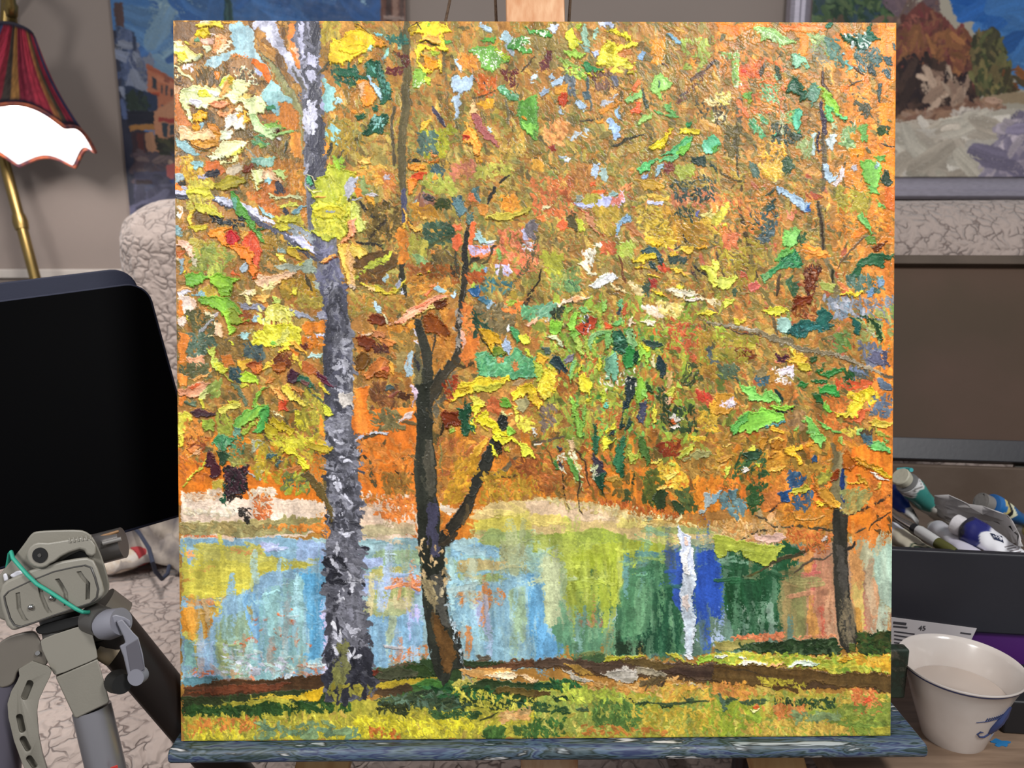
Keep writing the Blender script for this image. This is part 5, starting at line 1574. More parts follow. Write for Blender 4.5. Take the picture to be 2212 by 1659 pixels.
K 5c2c14/6c3818 4 -10 1860,1090 1940,1060 2050,1000 2060,1020 2000,1100 1900,1150
K e87030/f08038 3 85 2040,340 2160,360 2160,640 2080,620
K 64843c 3 60 1790,920 1910,920 1930,1060 1830,1040
D 547464/4c6c60/6c8478 60 60 70 1560,1400 2040,1440 2020,1600 1600,1600
K 7c98b0/6c88a4 4 30 1900,1500 2000,1440 2050,1480 2040,1540 1960,1560
K 6c94bc/84a8cc 4 60 1820,1580 1880,1540 1900,1659 1820,1659
K f0d038/f8e050/e4bc30 7 -5 1490,1640 1560,1610 1700,1610 1780,1590 1740,1640 1640,1659 1500,1659
K dce068/ccd454/e8e884 7 10 0,1420 60,1440 280,1430 290,1450 220,1490 190,1560 120,1590 60,1540 0,1480
K d0d458 6 50 0,1240 70,1260 80,1360 40,1400 0,1360
D e0d050/c8c048 60 50 -50 0,700 180,560 180,640 0,820
K e0d84c 5 20 80,790 160,760 170,820 100,820
K e0706c/d06858/e88470 3 30 420,1500 520,1470 580,1530 540,1600 460,1600
K e07050 3 20 310,1380 400,1400 420,1450 340,1440
D 3c6040 26 60 80 900,1440 1020,1480 980,1640 920,1620
K 50684c 3 80 230,1560 270,1540 270,1659 230,1659
L 4c3c28 40 770,1659 780,1480 800,1390
L 6c543c 30 1830,920 1640,1100 1520,1240 1480,1320
L 2c2c1c 34 1420,1340 1415,1480
K 344838 3 40 630,470 720,390 740,400 680,490
@ 370 640 5.53
K ecd4c4/f0dcd0/e8b890 4 70 80,0 200,0 320,40 320,130 240,200 160,190 90,120
K d87430/e08838 2 80 90,60 150,60 160,200 100,230
K f0e0d8/e8ccb8 4 60 80,230 190,230 190,300 130,360 90,280
K dcc83c/e8d848 6 50 190,210 280,180 260,220 240,290 200,280
D 4c5030/5c5c38 70 60 50 200,180 520,180 500,440 230,440
K a8a8a8/9c9ca0 3 -45 280,470 320,410 440,280 490,270 430,350 340,470
K c8bcc0 3 -30 440,220 560,180 560,230 480,260
K f0d8b0 4 40 390,160 500,240 470,260 400,200
K ecc094/f0d0ac/e4b080 6 80 500,300 590,310 650,420 620,490 540,520 500,510 520,420
K ecdca8/e8d898 6 -10 330,510 480,470 520,500 500,530
D 5c7060/4c6450/6c7c68 110 60 50 180,420 380,460 560,540 440,620 360,720 200,700
K e88c38/e07c30 2 82 90,410 220,440 200,560 180,780 100,820 80,600
K ecb088/e8a078/f0bc98 4 20 200,720 420,690 400,810 300,870 230,840
D 54583c/646844 60 60 60 90,820 500,780 480,960 180,980
K e88430/f09440 2 80 90,900 200,940 200,1060 100,1080
K d89850/e0a860 4 -30 200,980 480,890 460,930 280,1010
K ecb48c/e4a078/d89068/f0c8a8 7 -20 80,1130 200,1100 330,1030 400,1020 540,1050 500,1140 420,1180 330,1220 200,1200 90,1190
K d86c38/c85c34 5 -30 230,1110 320,1040 370,1060 280,1130
K d8dc90/ccd078/e4e4a4 6 -45 320,1220 420,1130 520,1040 560,1060 540,1140 420,1240 340,1270
D 7c8c40/8c9c48 40 60 -50 460,1060 640,1000 560,1220 480,1200
K d0c840/c4bc3c 5 70 340,1240 400,1260 440,1350 380,1350
K e07c30/f08c38 2 80 90,1220 180,1200 160,1320 100,1320
K 4c5c48 3 30 170,1260 300,1270 290,1340 200,1320
K 3c2028/4c2c34/342428 5 10 210,1400 320,1350 400,1370 480,1400 560,1380 540,1440 400,1460 280,1440
K dcd44c/e4dc68/d0c444 7 -30 580,1370 680,1320 840,1270 860,1310 760,1370 620,1440
K e8dc40 6 -20 690,1270 820,1250 800,1290 700,1310
K d0a040 4 0 600,1330 700,1310 690,1330
K e0d848/ecdc60/d4c43c 6 70 100,1420 200,1390 260,1470 220,1560 160,1659 100,1659
K a0b440/90a83c 5 60 370,1480 500,1500 480,1640 380,1620
D e0903c/d88838 50 50 70 150,1480 380,1480 360,1659 160,1659
D a4a840/8c9838 60 60 60 560,1440 760,1440 720,1659 560,1659
K 78ac38/88bc40/689c30/9cc84c 8 35 360,0 560,0 680,20 740,60 820,160 900,260 930,310 890,330 800,320 700,330 640,240 570,180 480,130 370,100
K a4b43c/90a838/c0a040 7 60 700,130 760,140 880,290 870,320 800,310 720,330 690,240
B d8c450 16 7 790,190 830,240 880,320
K 9ccc3c/b0d44c/88b834 7 75 600,170 700,160 720,330 800,380 780,430 720,430 660,280
K c4cc38/d0d448 6 40 700,480 780,520 830,600 820,630 760,580
K dce46c/b8cc50 7 60 440,620 540,600 520,700 600,760 670,860 640,940 560,880 480,740
K e4dc40/c8d448 7 50 530,760 620,780 680,860 660,930 580,880
B d4d048 24 6 640,920 700,1010 740,1030
K f0e0a0/ece094 6 60 860,0 940,20 960,80 920,110
K e0a050/e8bc68 5 30 1000,0 1140,0 1120,80 1020,60
K 8c8c9c/9c9cac/747484 4 15 800,80 940,110 1060,90 1120,140 1080,190 960,150 860,170
K 8c8c9c/9ca0b0/70707c 4 25 1280,90 1400,120 1560,190 1700,270 1700,310 1600,270 1440,190 1300,140
K 8c8c9c/a0a0b0 4 -10 1720,200 1810,170 1830,300 1720,270
D 8c4820/a05c28 50 60 30 820,180 1300,200 1280,330 860,350
K a0c0cc/b0ccd4 4 0 920,270 980,225 1060,230 1050,300 960,300
K 94c0c0/a8d0cc 4 30 810,490 870,440 950,450 950,530 870,540
K 8cb4b4 3 20 1060,280 1200,260 1230,310 1100,330
K dcd460/e8e078/d0c848 6 80 1100,200 1160,110 1260,60 1420,140 1480,250 1340,260 1240,330 1140,300
D e4dc70/ccc850/ece898 70 50 60 1000,150 1500,100 1460,340 1040,330
K c4d46c/b4c860 5 60 1180,0 1330,0 1280,60 1200,70
K e8e03c/dcd434/f0e85c 7 40 1000,480 1100,400 1140,350 1300,340 1430,320 1540,380 1560,520 1520,600 1420,600 1340,580 1240,620 1120,620 980,580 1040,520
D f0e850/e0d83c/d0c838 90 50 30 1000,440 1540,360 1540,600 1000,600
K c0c058/ccc868/b4b050 6 -60 1200,560 1340,480 1390,380 1400,350 1420,420 1380,520 1300,610
K 84bc4c 4 20 1210,540 1270,530 1280,580 1220,590
K e8ac38/f0bc4c/e0a030 7 45 1400,500 1470,510 1600,660 1630,700 1560,660 1480,620
K e4cc3c/ecd84c 7 -30 1300,680 1420,560 1420,640 1340,710 1280,740
D 4c5c58/5c6c68/3c4c50 60 50 45 850,580 1100,600 1100,780 900,720
K e8dc38 6 40 820,640 880,650 870,680 830,670
D 6c5830/7c6438/8c6c34 110 60 60 540,500 880,500 820,820 600,760
K c47028/d07c30 3 40 600,680 760,680 760,820 660,840
K e4c440/ecd058/d8b43c 7 -40 1100,860 1200,780 1300,720 1440,720 1460,800 1320,790 1240,830 1160,870
K c8701c/d8802c 5 60 1420,600 1500,680 1500,760 1440,740
D 5c2c18/6c3818/7c441c 60 50 60 1320,700 1440,700 1400,860 1260,920 1220,840
K a45c20/8c4818/b87028 5 0 1200,830 1380,800 1360,900 1260,920
K e0b43c/d8a434 5 60 810,740 980,740 960,850 860,880 820,840
K 7c3010/94441c/c87430/5c240c 6 15 940,760 1080,780 1100,880 1040,940 960,880 900,820
K e08838/d87830 6 60 1040,820 1100,830 1080,920 1040,930
K e8c440/f0d858 6 80 1420,690 1500,740 1510,800 1450,770
K e4d040 6 60 1510,800 1560,760 1560,850 1530,870
K a4c4c0/b8d0c8 4 -10 1610,720 1680,680 1800,670 1800,720 1680,750
K c4c8e4/d0d0e8 4 -12 1570,490 1680,440 1800,440 1800,470 1680,500 1620,530
D 5c2414 16 50 20 1540,550 1640,540 1680,620 1560,600
K c0d840/a8cc38/d4e068 7 10 790,930 900,890 1000,930 1050,1010 1050,1060 900,1030 820,1020 790,980
K e0dc48 6 30 800,1060 900,1020 900,1090 830,1100
D 3c5054/2c4448 40 50 40 690,880 820,860 820,1030 720,1020
K 4c2838/3c1c2c/5c3448 6 70 1390,940 1430,860 1510,900 1500,1000 1460,1050 1370,1040
K 3c6c54/2c5c44/4c8468 5 40 1510,920 1620,960 1720,1070 1700,1100 1600,1080 1500,1000
K 6c4440 4 60 1540,1000 1630,1000 1640,1070 1560,1060
K 5c2438/6c3448/48203c 6 40 1680,870 1760,910 1880,980 1980,1080 1900,1060 1780,1000
K b86c34/a85c2c/c87c40 3 30 1560,760 1700,820 1740,920 1620,940 1540,880
K b87438/d88c40 6 -60 1140,1050 1200,970 1240,1000 1210,1070
K e0c840/e8d45c/d4b838 8 38 1310,1080 1400,1060 1480,1180 1600,1260 1700,1360 1600,1330 1500,1260 1400,1230 1340,1150
K e08c40/ecb060/c8702c 7 40 1200,1100 1290,1090 1360,1200 1370,1250 1290,1240 1220,1170
K f09c48 6 40 1390,1080 1480,1090 1590,1160 1560,1190 1440,1120
K d0542c/e06c38/c04424/e88448 6 85 1270,1250 1380,1240 1380,1380 1280,1380
K f0e0b0 6 20 1190,1370 1320,1420 1330,1450 1260,1420
K e4dc40/d8cc38 6 60 1460,1370 1510,1340 1570,1380 1530,1440 1480,1430
K 90b848/80a83c/a4c458 8 -60 970,1290 1000,1160 1080,1110 1180,1090 1100,1140 1040,1220 1030,1310
K 78b040/5c9c40/90c048/6cac54 8 -50 760,1490 900,1340 1020,1310 1100,1310 1150,1340 1060,1420 960,1480 860,1560 780,1560
K 4c9c48/5cac50/3c8c40/a8c850 8 -70 1050,1380 1140,1310 1180,1360 1150,1460 1120,1580 1060,1640 960,1620 1030,1540
K a4bc40/b8cc4c 7 -50 850,1640 900,1560 1000,1470 1030,1480 960,1580 880,1650
K 78a894/68987c 4 60 760,1560 860,1540 840,1659 760,1659
K 68745c/5c6c54 4 45 720,1060 800,1100 940,1280 900,1290 820,1220
K c8b02c/bca428/a89424 7 35 1160,1470 1200,1420 1300,1480 1420,1560 1480,1600 1440,1659 1340,1600 1240,1560
K b8a428/a89824 4 40 1100,1480 1240,1560 1300,1659 1120,1659
D e4dc38/d8cc38 60 50 40 1480,1440 1620,1460 1600,1600 1500,1580
D b0a43c/a49834/8c8434 160 50 60 1600,1080 1820,1200 1830,1640 1500,1640
K e4dc3c/b8bc38/dcd448 8 55 1770,1290 1830,1280 1900,1320 1950,1390 1900,1440 1840,1400
K d0c03c 6 30 1720,980 1840,1080 1900,1160 1820,1130
L 54604c 30 1620,1100 1800,1260 1830,1300
K e88c2c/f0983c 2 80 1760,1410 1830,1460 1840,1640 1780,1640
K dc8028 2 80 1560,320 1810,300 1810,420 1600,440
D d88028/c87020 40 50 60 1560,480 1800,480 1800,620 1640,620
D a8943c 60 60 60 1480,0 1800,0 1790,130 1560,130
@ 760 640 5.53
D 8c8440/a08c3c/b8883c 70 60 40 0,20 600,0 620,180 0,200
K a8c4d0/bcd4dc 4 60 230,100 290,80 360,150 370,210 310,200
D 7c3818/6c2c14 40 40 10 200,220 480,230 460,340 240,340
K 6c2810/7c3818/5c2410 5 10 200,240 280,220 420,240 440,300 380,350 260,340
K f0a888/f0c0a0/e89470/f4b898 8 -28 430,390 540,270 640,170 800,90 900,40 1040,0 1160,0 1140,30 1000,90 880,160 760,230 600,290 500,350
K ec7854/f08c68 7 -25 740,130 860,70 960,60 880,110 780,160
K e0d088/ccbc70/b8a458 7 -35 460,400 600,300 760,230 900,150 1080,50 1160,20 1120,80 980,160 840,200 700,260 560,350
K e8dcb0 6 60 380,200 440,250 460,330 430,380 420,290
K 7c3c10/944c14/5c2c0c/a8581c 7 60 850,230 940,190 1050,230 1130,340 1200,430 1150,550 1080,500 1000,440 900,430 880,340
K 5c2c10 5 0 1000,80 1160,50 1120,140 1020,170
D d08830/c07828/d89438 70 60 70 440,360 740,300 720,520 480,560
D a07c3c/8c7038 60 60 60 480,420 760,420 740,640 520,640
K d8c0a8/c8ac90 6 5 20,420 130,470 270,450 230,480 120,490
K 6c2c10/7c3818/5c240c 6 20 40,480 160,480 260,510 300,590 160,640 90,590
K b87850/c88860/a86c44 6 0 260,420 400,430 420,500 320,520 270,490
K c87838/e09858/a85c24 7 10 340,520 440,510 530,540 440,610 380,590
D 4c2c28/5c2c1c 30 40 30 240,580 420,580 400,660 260,650
K 5c3c14/6c4818/4c2c10 6 80 30,780 70,660 200,680 220,760 140,880 50,890
K e0943c/d8843c/b86c34/f0ac58 7 -60 130,970 220,800 300,690 400,720 420,860 300,920 200,1010
K e8744c 6 0 340,850 420,850 420,910 350,910
K e8a43c/f0b850 6 80 430,740 500,820 510,950 440,900
K 7c3c14/8c4c1c/a05c24 7 5 270,910 420,910 430,980 300,980 270,960
K a8682c/b8783c 4 0 460,680 620,690 620,740 480,740
K ccb4c4 3 20 700,1050 760,1100 780,1200 740,1320 730,1200
D 7c4c2c/8c5830/6c4428 80 60 60 190,1030 560,1060 540,1300 200,1350
K 5c6068/8c9098 4 30 60,1080 160,1070 170,1110 80,1110
K 3c2c1c 4 30 60,1120 190,1190 170,1200 80,1150
K 445454/3c4c4c 3 0 410,1050 500,1040 520,1100 420,1110
K 8c4c3c/a05c48 4 -30 440,1190 540,1120 590,1140 500,1210
D 4c2c18 20 50 20 570,1160 700,1170 680,1220 580,1220
K f08830/e87c28/f09840 2 80 20,1080 180,1080 200,1400 200,1659 20,1659
K f09038/e8842c 2 80 540,1320 760,1330 740,1480 560,1480
D 6c6440/7c7048 60 60 60 220,1360 560,1360 560,1600 240,1600
K d8d0d8/ecc4b0 3 -40 560,1500 660,1400 740,1370 720,1460 620,1500
K d8dce8/c0c4cc 5 -10 150,1650 280,1600 420,1620 420,1659
K a8c0cc/b8ccd4 3 85 640,690 720,640 700,930 630,960 640,800
K a89058 2 0 500,640 640,640 620,900 520,900
D b87830/c88838/b06c28 90 60 80 960,520 1240,470 1120,820 980,900
K b87c38/a8702c 2 0 980,620 1180,620 1100,760 990,760
L 3c3428 22 1010,460 990,600 960,680
D e8843c/d8783c/e09048 90 60 80 1320,80 1440,80 1500,500 1480,800 1320,800
K e88438/d87830 2 82 1320,500 1500,480 1480,740 1300,780
K f0b49c/ecc0ac 3 85 1310,400 1350,420 1360,560 1310,640
D 2c4838/3c5848/284434 50 60 70 1450,180 1600,180 1720,400 1460,460
K b0c8d8/94b0c4 4 60 1580,100 1640,0 1710,90 1650,150 1600,140
K 34607c/4c7c90 4 50 1480,0 1640,0 1600,80 1540,60
D 7c6c4c/8c7c58/6c6040 110 70 -55 1450,100 1960,60 1900,440 1740,440
D e88440/d8783c 40 50 60 1800,60 2040,60 2020,200 1820,200
K 9cb040/88a03c 4 60 1840,60 1920,10 1980,60 1880,120
L 3c2c1c 60 2140,0 2080,100 2040,190
D 5c9868/78b484 40 60 -40 2020,150 2212,120 2212,260 2060,280
K f0b898/e8a884 6 -40 2060,340 2180,250 2212,240 2212,290 2100,360
K d8a828/c89820/e4b838 7 30 1510,370 1640,380 1720,440 1790,580 1680,560 1600,560 1540,500
K e0b830/d0a428 7 50 1560,560 1680,570 1680,700 1640,670
K 8c9430/5c7828/a0a038 6 70 1680,620 1800,600 1820,690 1700,740 1660,700
L 3c3818 16 1500,380 1530,500 1640,640 1690,750
K 3c8c50/54a868/2c7840 6 50 1870,370 1980,400 2020,480 1980,580 1940,520
K bccce4/a8bcd8 5 70 1790,560 1860,500 1900,620 1860,700 1820,650
B e0e4f0 30 5 1870,350 1870,430
K d8dc38/e8e850/c8d034 7 40 2000,480 2080,460 2140,500 2140,580 2040,590
K d4dc3c/e0e44c 6 40 2040,620 2120,640 2212,780 2150,760 2080,700
K 5ca470/6cb47c/489060/78bc88 6 -45 1480,680 1600,660 1680,750 1760,780 1880,700 1980,600 2060,700 2212,800 2212,960 1900,980 1700,930 1500,930 1490,800
D 78b890/489060/68a870 90 60 -40 1490,680 2200,720 2200,950 1500,930
K c88048/b87840 3 30 1900,780 1980,780 2010,850 1950,880
K d08c50 3 50 1700,740 1820,720 1800,790 1720,790
K e0c42c/ecd43c/d0b428 8 -15 1140,1220 1240,1060 1320,1010 1450,1020 1480,950 1610,920 1660,980 1760,980 1880,940 1910,960 1860,1010 1700,1080 1560,1120 1440,1170 1300,1190 1200,1240 1150,1260
K c8a424/b8941c/d0b030 7 -10 1280,1080 1420,1060 1440,1130 1300,1160
K c8c03c/b4b038/d4d048 7 -18 1460,1090 1640,1040 1820,1000 1760,1080 1600,1140 1480,1150
K d8d048/e8dc5c 8 60 1420,1190 1520,1200 1600,1300 1560,1320 1460,1260
K ecdc2c/f4ec44/e0d028 8 -60 1400,1300 1450,1290 1460,1260 1560,1280 1540,1360 1480,1440 1510,1560 1480,1640 1440,1520 1480,1380 1420,1340
K f0e434/e4d42c/f4ec54 8 -40 1500,1420 1600,1360 1650,1300 1660,1360 1600,1440 1700,1480 1760,1580 1900,1630 1880,1659 1660,1659 1660,1560 1560,1520 1510,1480
K 184028/245438/103420 5 50 1230,1310 1320,1330 1420,1250 1450,1340 1400,1440 1440,1560 1400,1659 1330,1659 1300,1480
D 2c6444/184028 50 40 60 1240,1300 1440,1250 1480,1640 1320,1640
K 6c240c/7c3414/541c08 7 20 1070,1420 1100,1370 1240,1370 1300,1480 1310,1560 1180,1540 1120,1600 1080,1500
K a8c44c/88b83c 6 20 1160,1600 1220,1560 1240,1620 1180,1659
D 7c2c14/a84420 50 40 60 1080,1060 1280,920 1300,1000 1140,1300
K 74a838/5c9430/8cc044 7 80 1710,1280 1740,1200 1850,1210 1880,1330 1760,1320
K e0d8a0/ccd07c 6 20 1700,1340 1800,1370 1880,1400 1820,1420
K 2c2c28/202420 4 70 1750,1480 1800,1390 1850,1500 1830,1600 1780,1600
K ecd034/e0c02c/f4dc48 8 60 1890,1200 1920,1110 2020,1050 2120,1040 2212,1100 2212,1330 2140,1280 2090,1180 1980,1200 1910,1250
K e8dc50/dcd044 7 60 1900,1290 1970,1300 1980,1400 1930,1390
D e0d444/f0e058 60 50 60 1960,1420 2180,1440 2160,1640 1980,1560
K b0a878/a09868 4 60 1930,1230 2080,1190 2120,1300 2060,1400 1960,1340
K 7cb038/90c444 7 50 1830,1520 1900,1540 1960,1600 1880,1659 1840,1600
K b09068/a08858 3 -20 1880,1060 2010,980 2110,990 1980,1060
D b85c30/c87040 50 50 50 1600,1220 1760,1200 1740,1400 1640,1380
L 3c2c18 40 1060,1659 1090,1540
@ 1150 640 5.53
D 8ca83c/a4b048/789838/b4b444/6c8c3c 240 50 80 40,120 1300,80 1560,300 1560,900 60,900
D 94a83c/a8ac40/8c9438/b8a83c 260 46 60 1250,300 2212,120 2212,800 1300,860
D 5c9848/78b050/84b858/48803c 200 50 84 400,300 1500,400 1500,1659 450,1659
D c06830/b85c2c/c87838/a85424 120 44 80 500,200 1700,300 1700,1600 560,1600
D a0a440/b4ac44/c0b048 160 50 84 180,1000 1300,1000 1300,1659 180,1659
K e0c8a0/f0d8c0/e8b898 6 -15 260,110 400,50 520,20 700,30 560,80 400,100 290,140
K f0b078/e8a870 6 -15 440,60 540,20 620,60 500,80
K d8ccc0 5 -60 130,320 190,240 220,260 180,330
K f0b488/ecc0a0 6 -50 0,300 60,230 90,260 20,330
D 6ca080/8cb898/5c9070 70 60 -50 40,100 280,80 240,220 60,300
D 34402c/2c3428 40 40 70 200,170 380,130 360,260 220,260
K 80bc3c/94cc48/6cac34 7 50 190,400 230,290 300,270 360,300 340,360 330,450 250,450
K 84c044/98d050 7 -70 430,340 480,220 560,200 530,320 480,440 430,420
K 5c9c54/78b468/a8cc88 6 20 550,190 590,140 640,150 710,220 620,220
K 94c45c 6 60 370,140 480,150 470,200 400,200
K a4341c/b84828/8c2c18 4 70 510,400 600,340 680,240 760,280 740,400 640,440 660,480 560,480
D 1c2430/e0e0e4 16 30 70 570,240 700,240 690,430 590,430
K b84c28 4 50 850,300 940,300 960,370 880,380
K c0a840/94bc4c 5 80 740,180 800,230 850,330 820,360 770,280
K 7cac50/90bc5c 6 80 820,50 880,60 860,200 830,190
K b8cc58/a0bc4c 6 60 900,260 960,220 960,300 910,300
K 68a85c/7cbc6c 6 70 970,300 1030,230 1070,290 1050,340 980,330
K 74bc80/3c4c54 5 70 990,90 1060,60 1060,170 1010,160
L 34404c 34 1030,140 1020,210
K b85c34/a84c28 4 70 1050,160 1110,90 1110,180 1060,230
D f0dcc0/e8ccac/f4e8d8 60 50 10 1330,120 1520,110 1580,220 1440,240
K f0e4d4/e8d4b4 7 10 1290,290 1380,250 1470,280 1440,340 1360,340
K f0e0c8/e8d0b0 6 70 1120,260 1170,240 1200,310 1130,350
D e0cc80/d8c068/e8d890 60 50 30 1480,60 1760,100 1740,280 1540,200
K f0dcc8/f4e8dc 7 20 1790,0 1960,20 2060,60 1930,60 1860,50
D e8d4a8 26 50 20 1960,10 2212,60 2212,140 2060,70
K c8b838 5 -10 1930,200 2100,180 2212,200 2100,240
D c8643c/b85834 90 50 60 1600,240 2000,340 1980,800 1620,620
K 2c5c3c/1c4830/3c7050 6 30 960,400 1080,400 1140,520 1130,680 1040,700 980,560
D 184430/3c7c5c/6c9c88 40 36 20 970,500 1130,460 1130,700 1000,700
K 6ca060/88b474/508c54/a0c488 7 -50 650,580 680,490 780,430 900,400 860,470 760,510 720,580 700,650
K 5c9450/78ac60/48803c 7 85 860,420 960,390 960,560 940,640 890,640 870,520
K 88b478/a4c894/6c9c60/c8d8b0 8 75 1120,420 1170,350 1230,450 1250,580 1190,690 1140,560
K 3c9048/2c7c3c/54a45c 7 80 1090,640 1180,600 1240,700 1200,860 1110,880 1080,760
K 184028/103420 5 60 1180,700 1260,640 1280,740 1220,840
K 8cc440/a4d458/78b03c 7 70 1270,560 1330,580 1390,620 1420,700 1360,830 1300,720 1250,800
K e0d838/c8cc34 7 70 1290,540 1340,560 1390,640 1350,690 1310,640
K 34483c/243c34 4 50 1320,510 1500,540 1560,580 1440,640 1360,580
K 24383c/1c3030/34505c 5 80 1480,700 1540,730 1590,830 1560,1000 1500,960 1480,840
K 68a484/84b89c/4c8c6c 7 82 890,760 960,700 1030,690 1020,900 1000,1000 960,980 930,900 890,930
K 5c8c6c/74a480 6 85 870,760 920,720 920,960 870,1000
K c87048/d88858 5 50 480,560 560,570 640,680 640,740 560,680
K 9cb848/b0c45c 6 55 430,490 540,520 620,680 560,700
K 84bc48/98cc58 6 -50 410,470 500,420 560,480 480,540
K a4b848/8cac40 6 80 590,480 660,480 680,660 720,740 660,720
K 6c2814/7c3820/54200c 5 35 120,490 260,480 340,540 390,620 340,600 260,520
K c0c8a0 6 35 140,450 270,470 350,560 340,620 280,540
K a49040/989040 4 30 260,640 330,600 390,680 330,710
K 6c6470/8c8494/545060 5 -40 340,740 420,690 480,660 480,740 400,790
K 202c34/2c4444/34384c 5 55 190,790 250,680 330,740 430,880 420,960 320,920 240,850
K 58b090/7ccc98/90b448 7 -70 430,1070 440,940 480,760 530,760 500,920 460,1080
K 485850 4 20 110,580 200,600 240,680 160,660
K c0ac34/d8c43c/e8d44c/b0a030 8 70 60,900 180,860 250,900 320,1090 280,1160 180,1100 200,1200 120,1260 60,1100
K d8a830/e8b83c 7 40 60,680 120,650 200,720 160,760 120,860 60,780
K b0b83c/98a838 6 60 0,720 80,800 100,960 60,1040 20,860
K f0c02c/f8cc3c/e8b024 8 60 0,1150 80,1200 110,1290 80,1370 20,1300 0,1290
D e0cc38/d4bc34 60 50 70 100,860 300,900 280,1200 80,1200
K e8d834/f0e44c/dccc2c 8 75 550,1000 580,900 640,930 700,980 720,1080 680,1200 640,1160 600,1140 550,1100
K d8d43c 7 60 550,850 580,800 600,850 570,890
K e4d838/c8d044 7 75 760,880 800,720 830,780 820,880 790,920
K b4cc38/c8d848/a0bc34 6 -70 800,1240 850,1060 890,1100 860,1230 820,1290
K e8dcb8 6 20 860,1090 900,1080 890,1130 870,1140
K e8d838 6 0 650,1230 710,1220 700,1270 660,1270
K 5cb8a0/78ccb4 6 -70 840,1330 870,1230 890,1270 870,1350
K 84bc44/98cc54/70a83c 7 75 440,1210 500,1230 560,1320 540,1420 590,1480 580,1659 500,1659 490,1480 480,1340
K 78ac48/8cbc58 6 80 600,1380 660,1280 660,1360 600,1540
K 243034/1c2828/2c4048 5 82 1080,1030 1130,960 1230,980 1200,1200 1150,1270 1100,1200
K 243844/1c2c34 5 75 1050,1300 1100,1230 1160,1280 1100,1340 1060,1400
K 88bc40/a0d050/78ac3c 7 80 1230,1000 1290,940 1350,1000 1350,1100 1280,1240 1250,1290 1210,1180
K 90cc5c/a4d870 7 30 1280,1100 1370,1080 1360,1220 1300,1150
K 344c24/243c1c 5 75 1350,1000 1440,1080 1430,1160 1360,1120
K 384058/48485c/2c3048 5 80 1260,1260 1330,1240 1330,1500 1250,1510 1240,1430
K e0d438/c8cc38/ecdc50 7 80 1410,1420 1440,1260 1490,1380 1480,1500 1440,1520
K 1c3430/24443c 5 80 1020,1560 1060,1360 1070,1560 1040,1580
K 1c3830/2c4c40 5 60 1080,1560 1140,1440 1160,1540 1100,1620
K a49840 4 75 1060,1500 1090,1400 1120,1520 1090,1570
K b06030/c07040 4 85 980,1420 1050,1360 1020,1560 980,1560
K 1c4430/2c5c40 6 82 740,1500 770,1480 790,1580 780,1659 740,1659
K 283834/34484c 6 80 910,1659 930,1560 960,1560 975,1659
K d8d43c/ecdc40 7 75 860,1580 960,1480 970,1560 910,1600 880,1659
D e8e0c8/f0e8d8 30 30 80 760,880 1260,880 1240,1080 800,1080
D c89c60/e0b070/f0c898 40 40 82 1580,900 1660,960 1650,1320 1590,1300
K e8ac80/f0b890 5 85 1610,1150 1660,1130 1640,1330 1600,1310
K d8d854/c4c848 5 60 1590,1200 1680,1070 1720,1100 1660,1200
K f0b848 5 80 1690,1170 1720,1140 1730,1240 1700,1240
D 2c3c24/344828/3c5034 110 50 80 1480,1100 1560,1000 1640,1320 1960,1300 1960,1620 1560,1620
D 344028/4c5430 60 40 -40 1840,780 2040,800 2020,1080 1760,1060
K f0ece4/e0d4c4 6 60 1640,1460 1690,1390 1740,1450 1800,1460 1750,1490 1680,1500
K b44c1c/c86430 5 60 1650,1470 1690,1460 1720,1520 1690,1540
K ecdccc/f4f0ec 6 0 1640,1570 1740,1520 1770,1560 1700,1600
D c44830/b83c2c/d05c40 40 50 60 1960,1160 2160,1060 2120,1320 2000,1300
D a87c34/b89038/a88838 120 50 60 1960,420 2212,400 2212,1000 1960,900
K e0a030/ecb43c/d0902c 6 60 2080,1320 2180,1160 2212,1140 2212,1420 2120,1420
D d8ac38/e0b848 60 50 30 2000,1360 2212,1420 2212,1600 1960,1620
K e8d8a8 4 85 1410,800 1450,700 1460,860 1440,880
D 5c6468/4c5858 24 50 50 2080,600 2212,600 2200,820 2100,700
D 6c5c50/7c6c60 60 50 70 80,1300 260,1300 240,1620 100,1620
D b07030/a8642c/8c5c30 90 44 75 260,880 540,1000 500,1200 280,1160
K f0ece0 5 60 0,1560 40,1580 40,1659 0,1640
@ 1540 640 5.53
D b87c38/a86c34 90 60 20 700,1040 960,1040 940,1160 740,1180
D d07838/e08840/c06c30 130 60 50 1280,1180 1640,1180 1600,1640 1300,1560
D 84743c/746838/94803c/645c38 150 50 50 0,0 1900,0 1900,1640 0,1640
K d8dc58/ccd050/e4e870 7 -30 80,90 160,30 250,40 220,90 140,150
D c0d048/a8c040 26 50 70 20,360 120,360 120,600 40,480
K dcd838/e8e44c/d0c834 7 10 580,180 670,140 780,120 900,140 880,180 780,240 640,210
K d8cc40 6 0 230,260 260,250 300,300 370,290 420,240 380,320 300,360 240,360
K 7c3414/6c2c14/8c4820 7 -30 960,60 1010,0 1200,0 1160,80 1040,140 960,150
D 8c4c20/6c3818 40 44 70 940,140 1240,60 1220,300 960,240
K 205c54/2c6c60/184844/34787c 5 -30 840,470 860,370 1000,340 1120,300 1220,320 1240,200 1300,140 1420,210 1440,260 1380,330 1460,350 1360,390 1200,400 1080,470 960,480
D 2c6c68/3c8484/184c48 60 40 10 860,360 1440,320 1340,400 1000,480
K 18544c/206458 5 60 1620,270 1740,260 1760,380 1720,510 1680,480 1650,360
K 2c4c2c/244424/1c5848 5 70 1690,120 1780,150 1860,250 1980,240 2000,500 1990,560 1930,540 1900,420 1840,310 1740,220
K b0b094/c0c0a4 4 -60 1750,260 1860,400 1900,500 1860,520 1800,420
K 6c8498/7c94a4 4 70 1500,90 1620,60 1600,240 1540,260
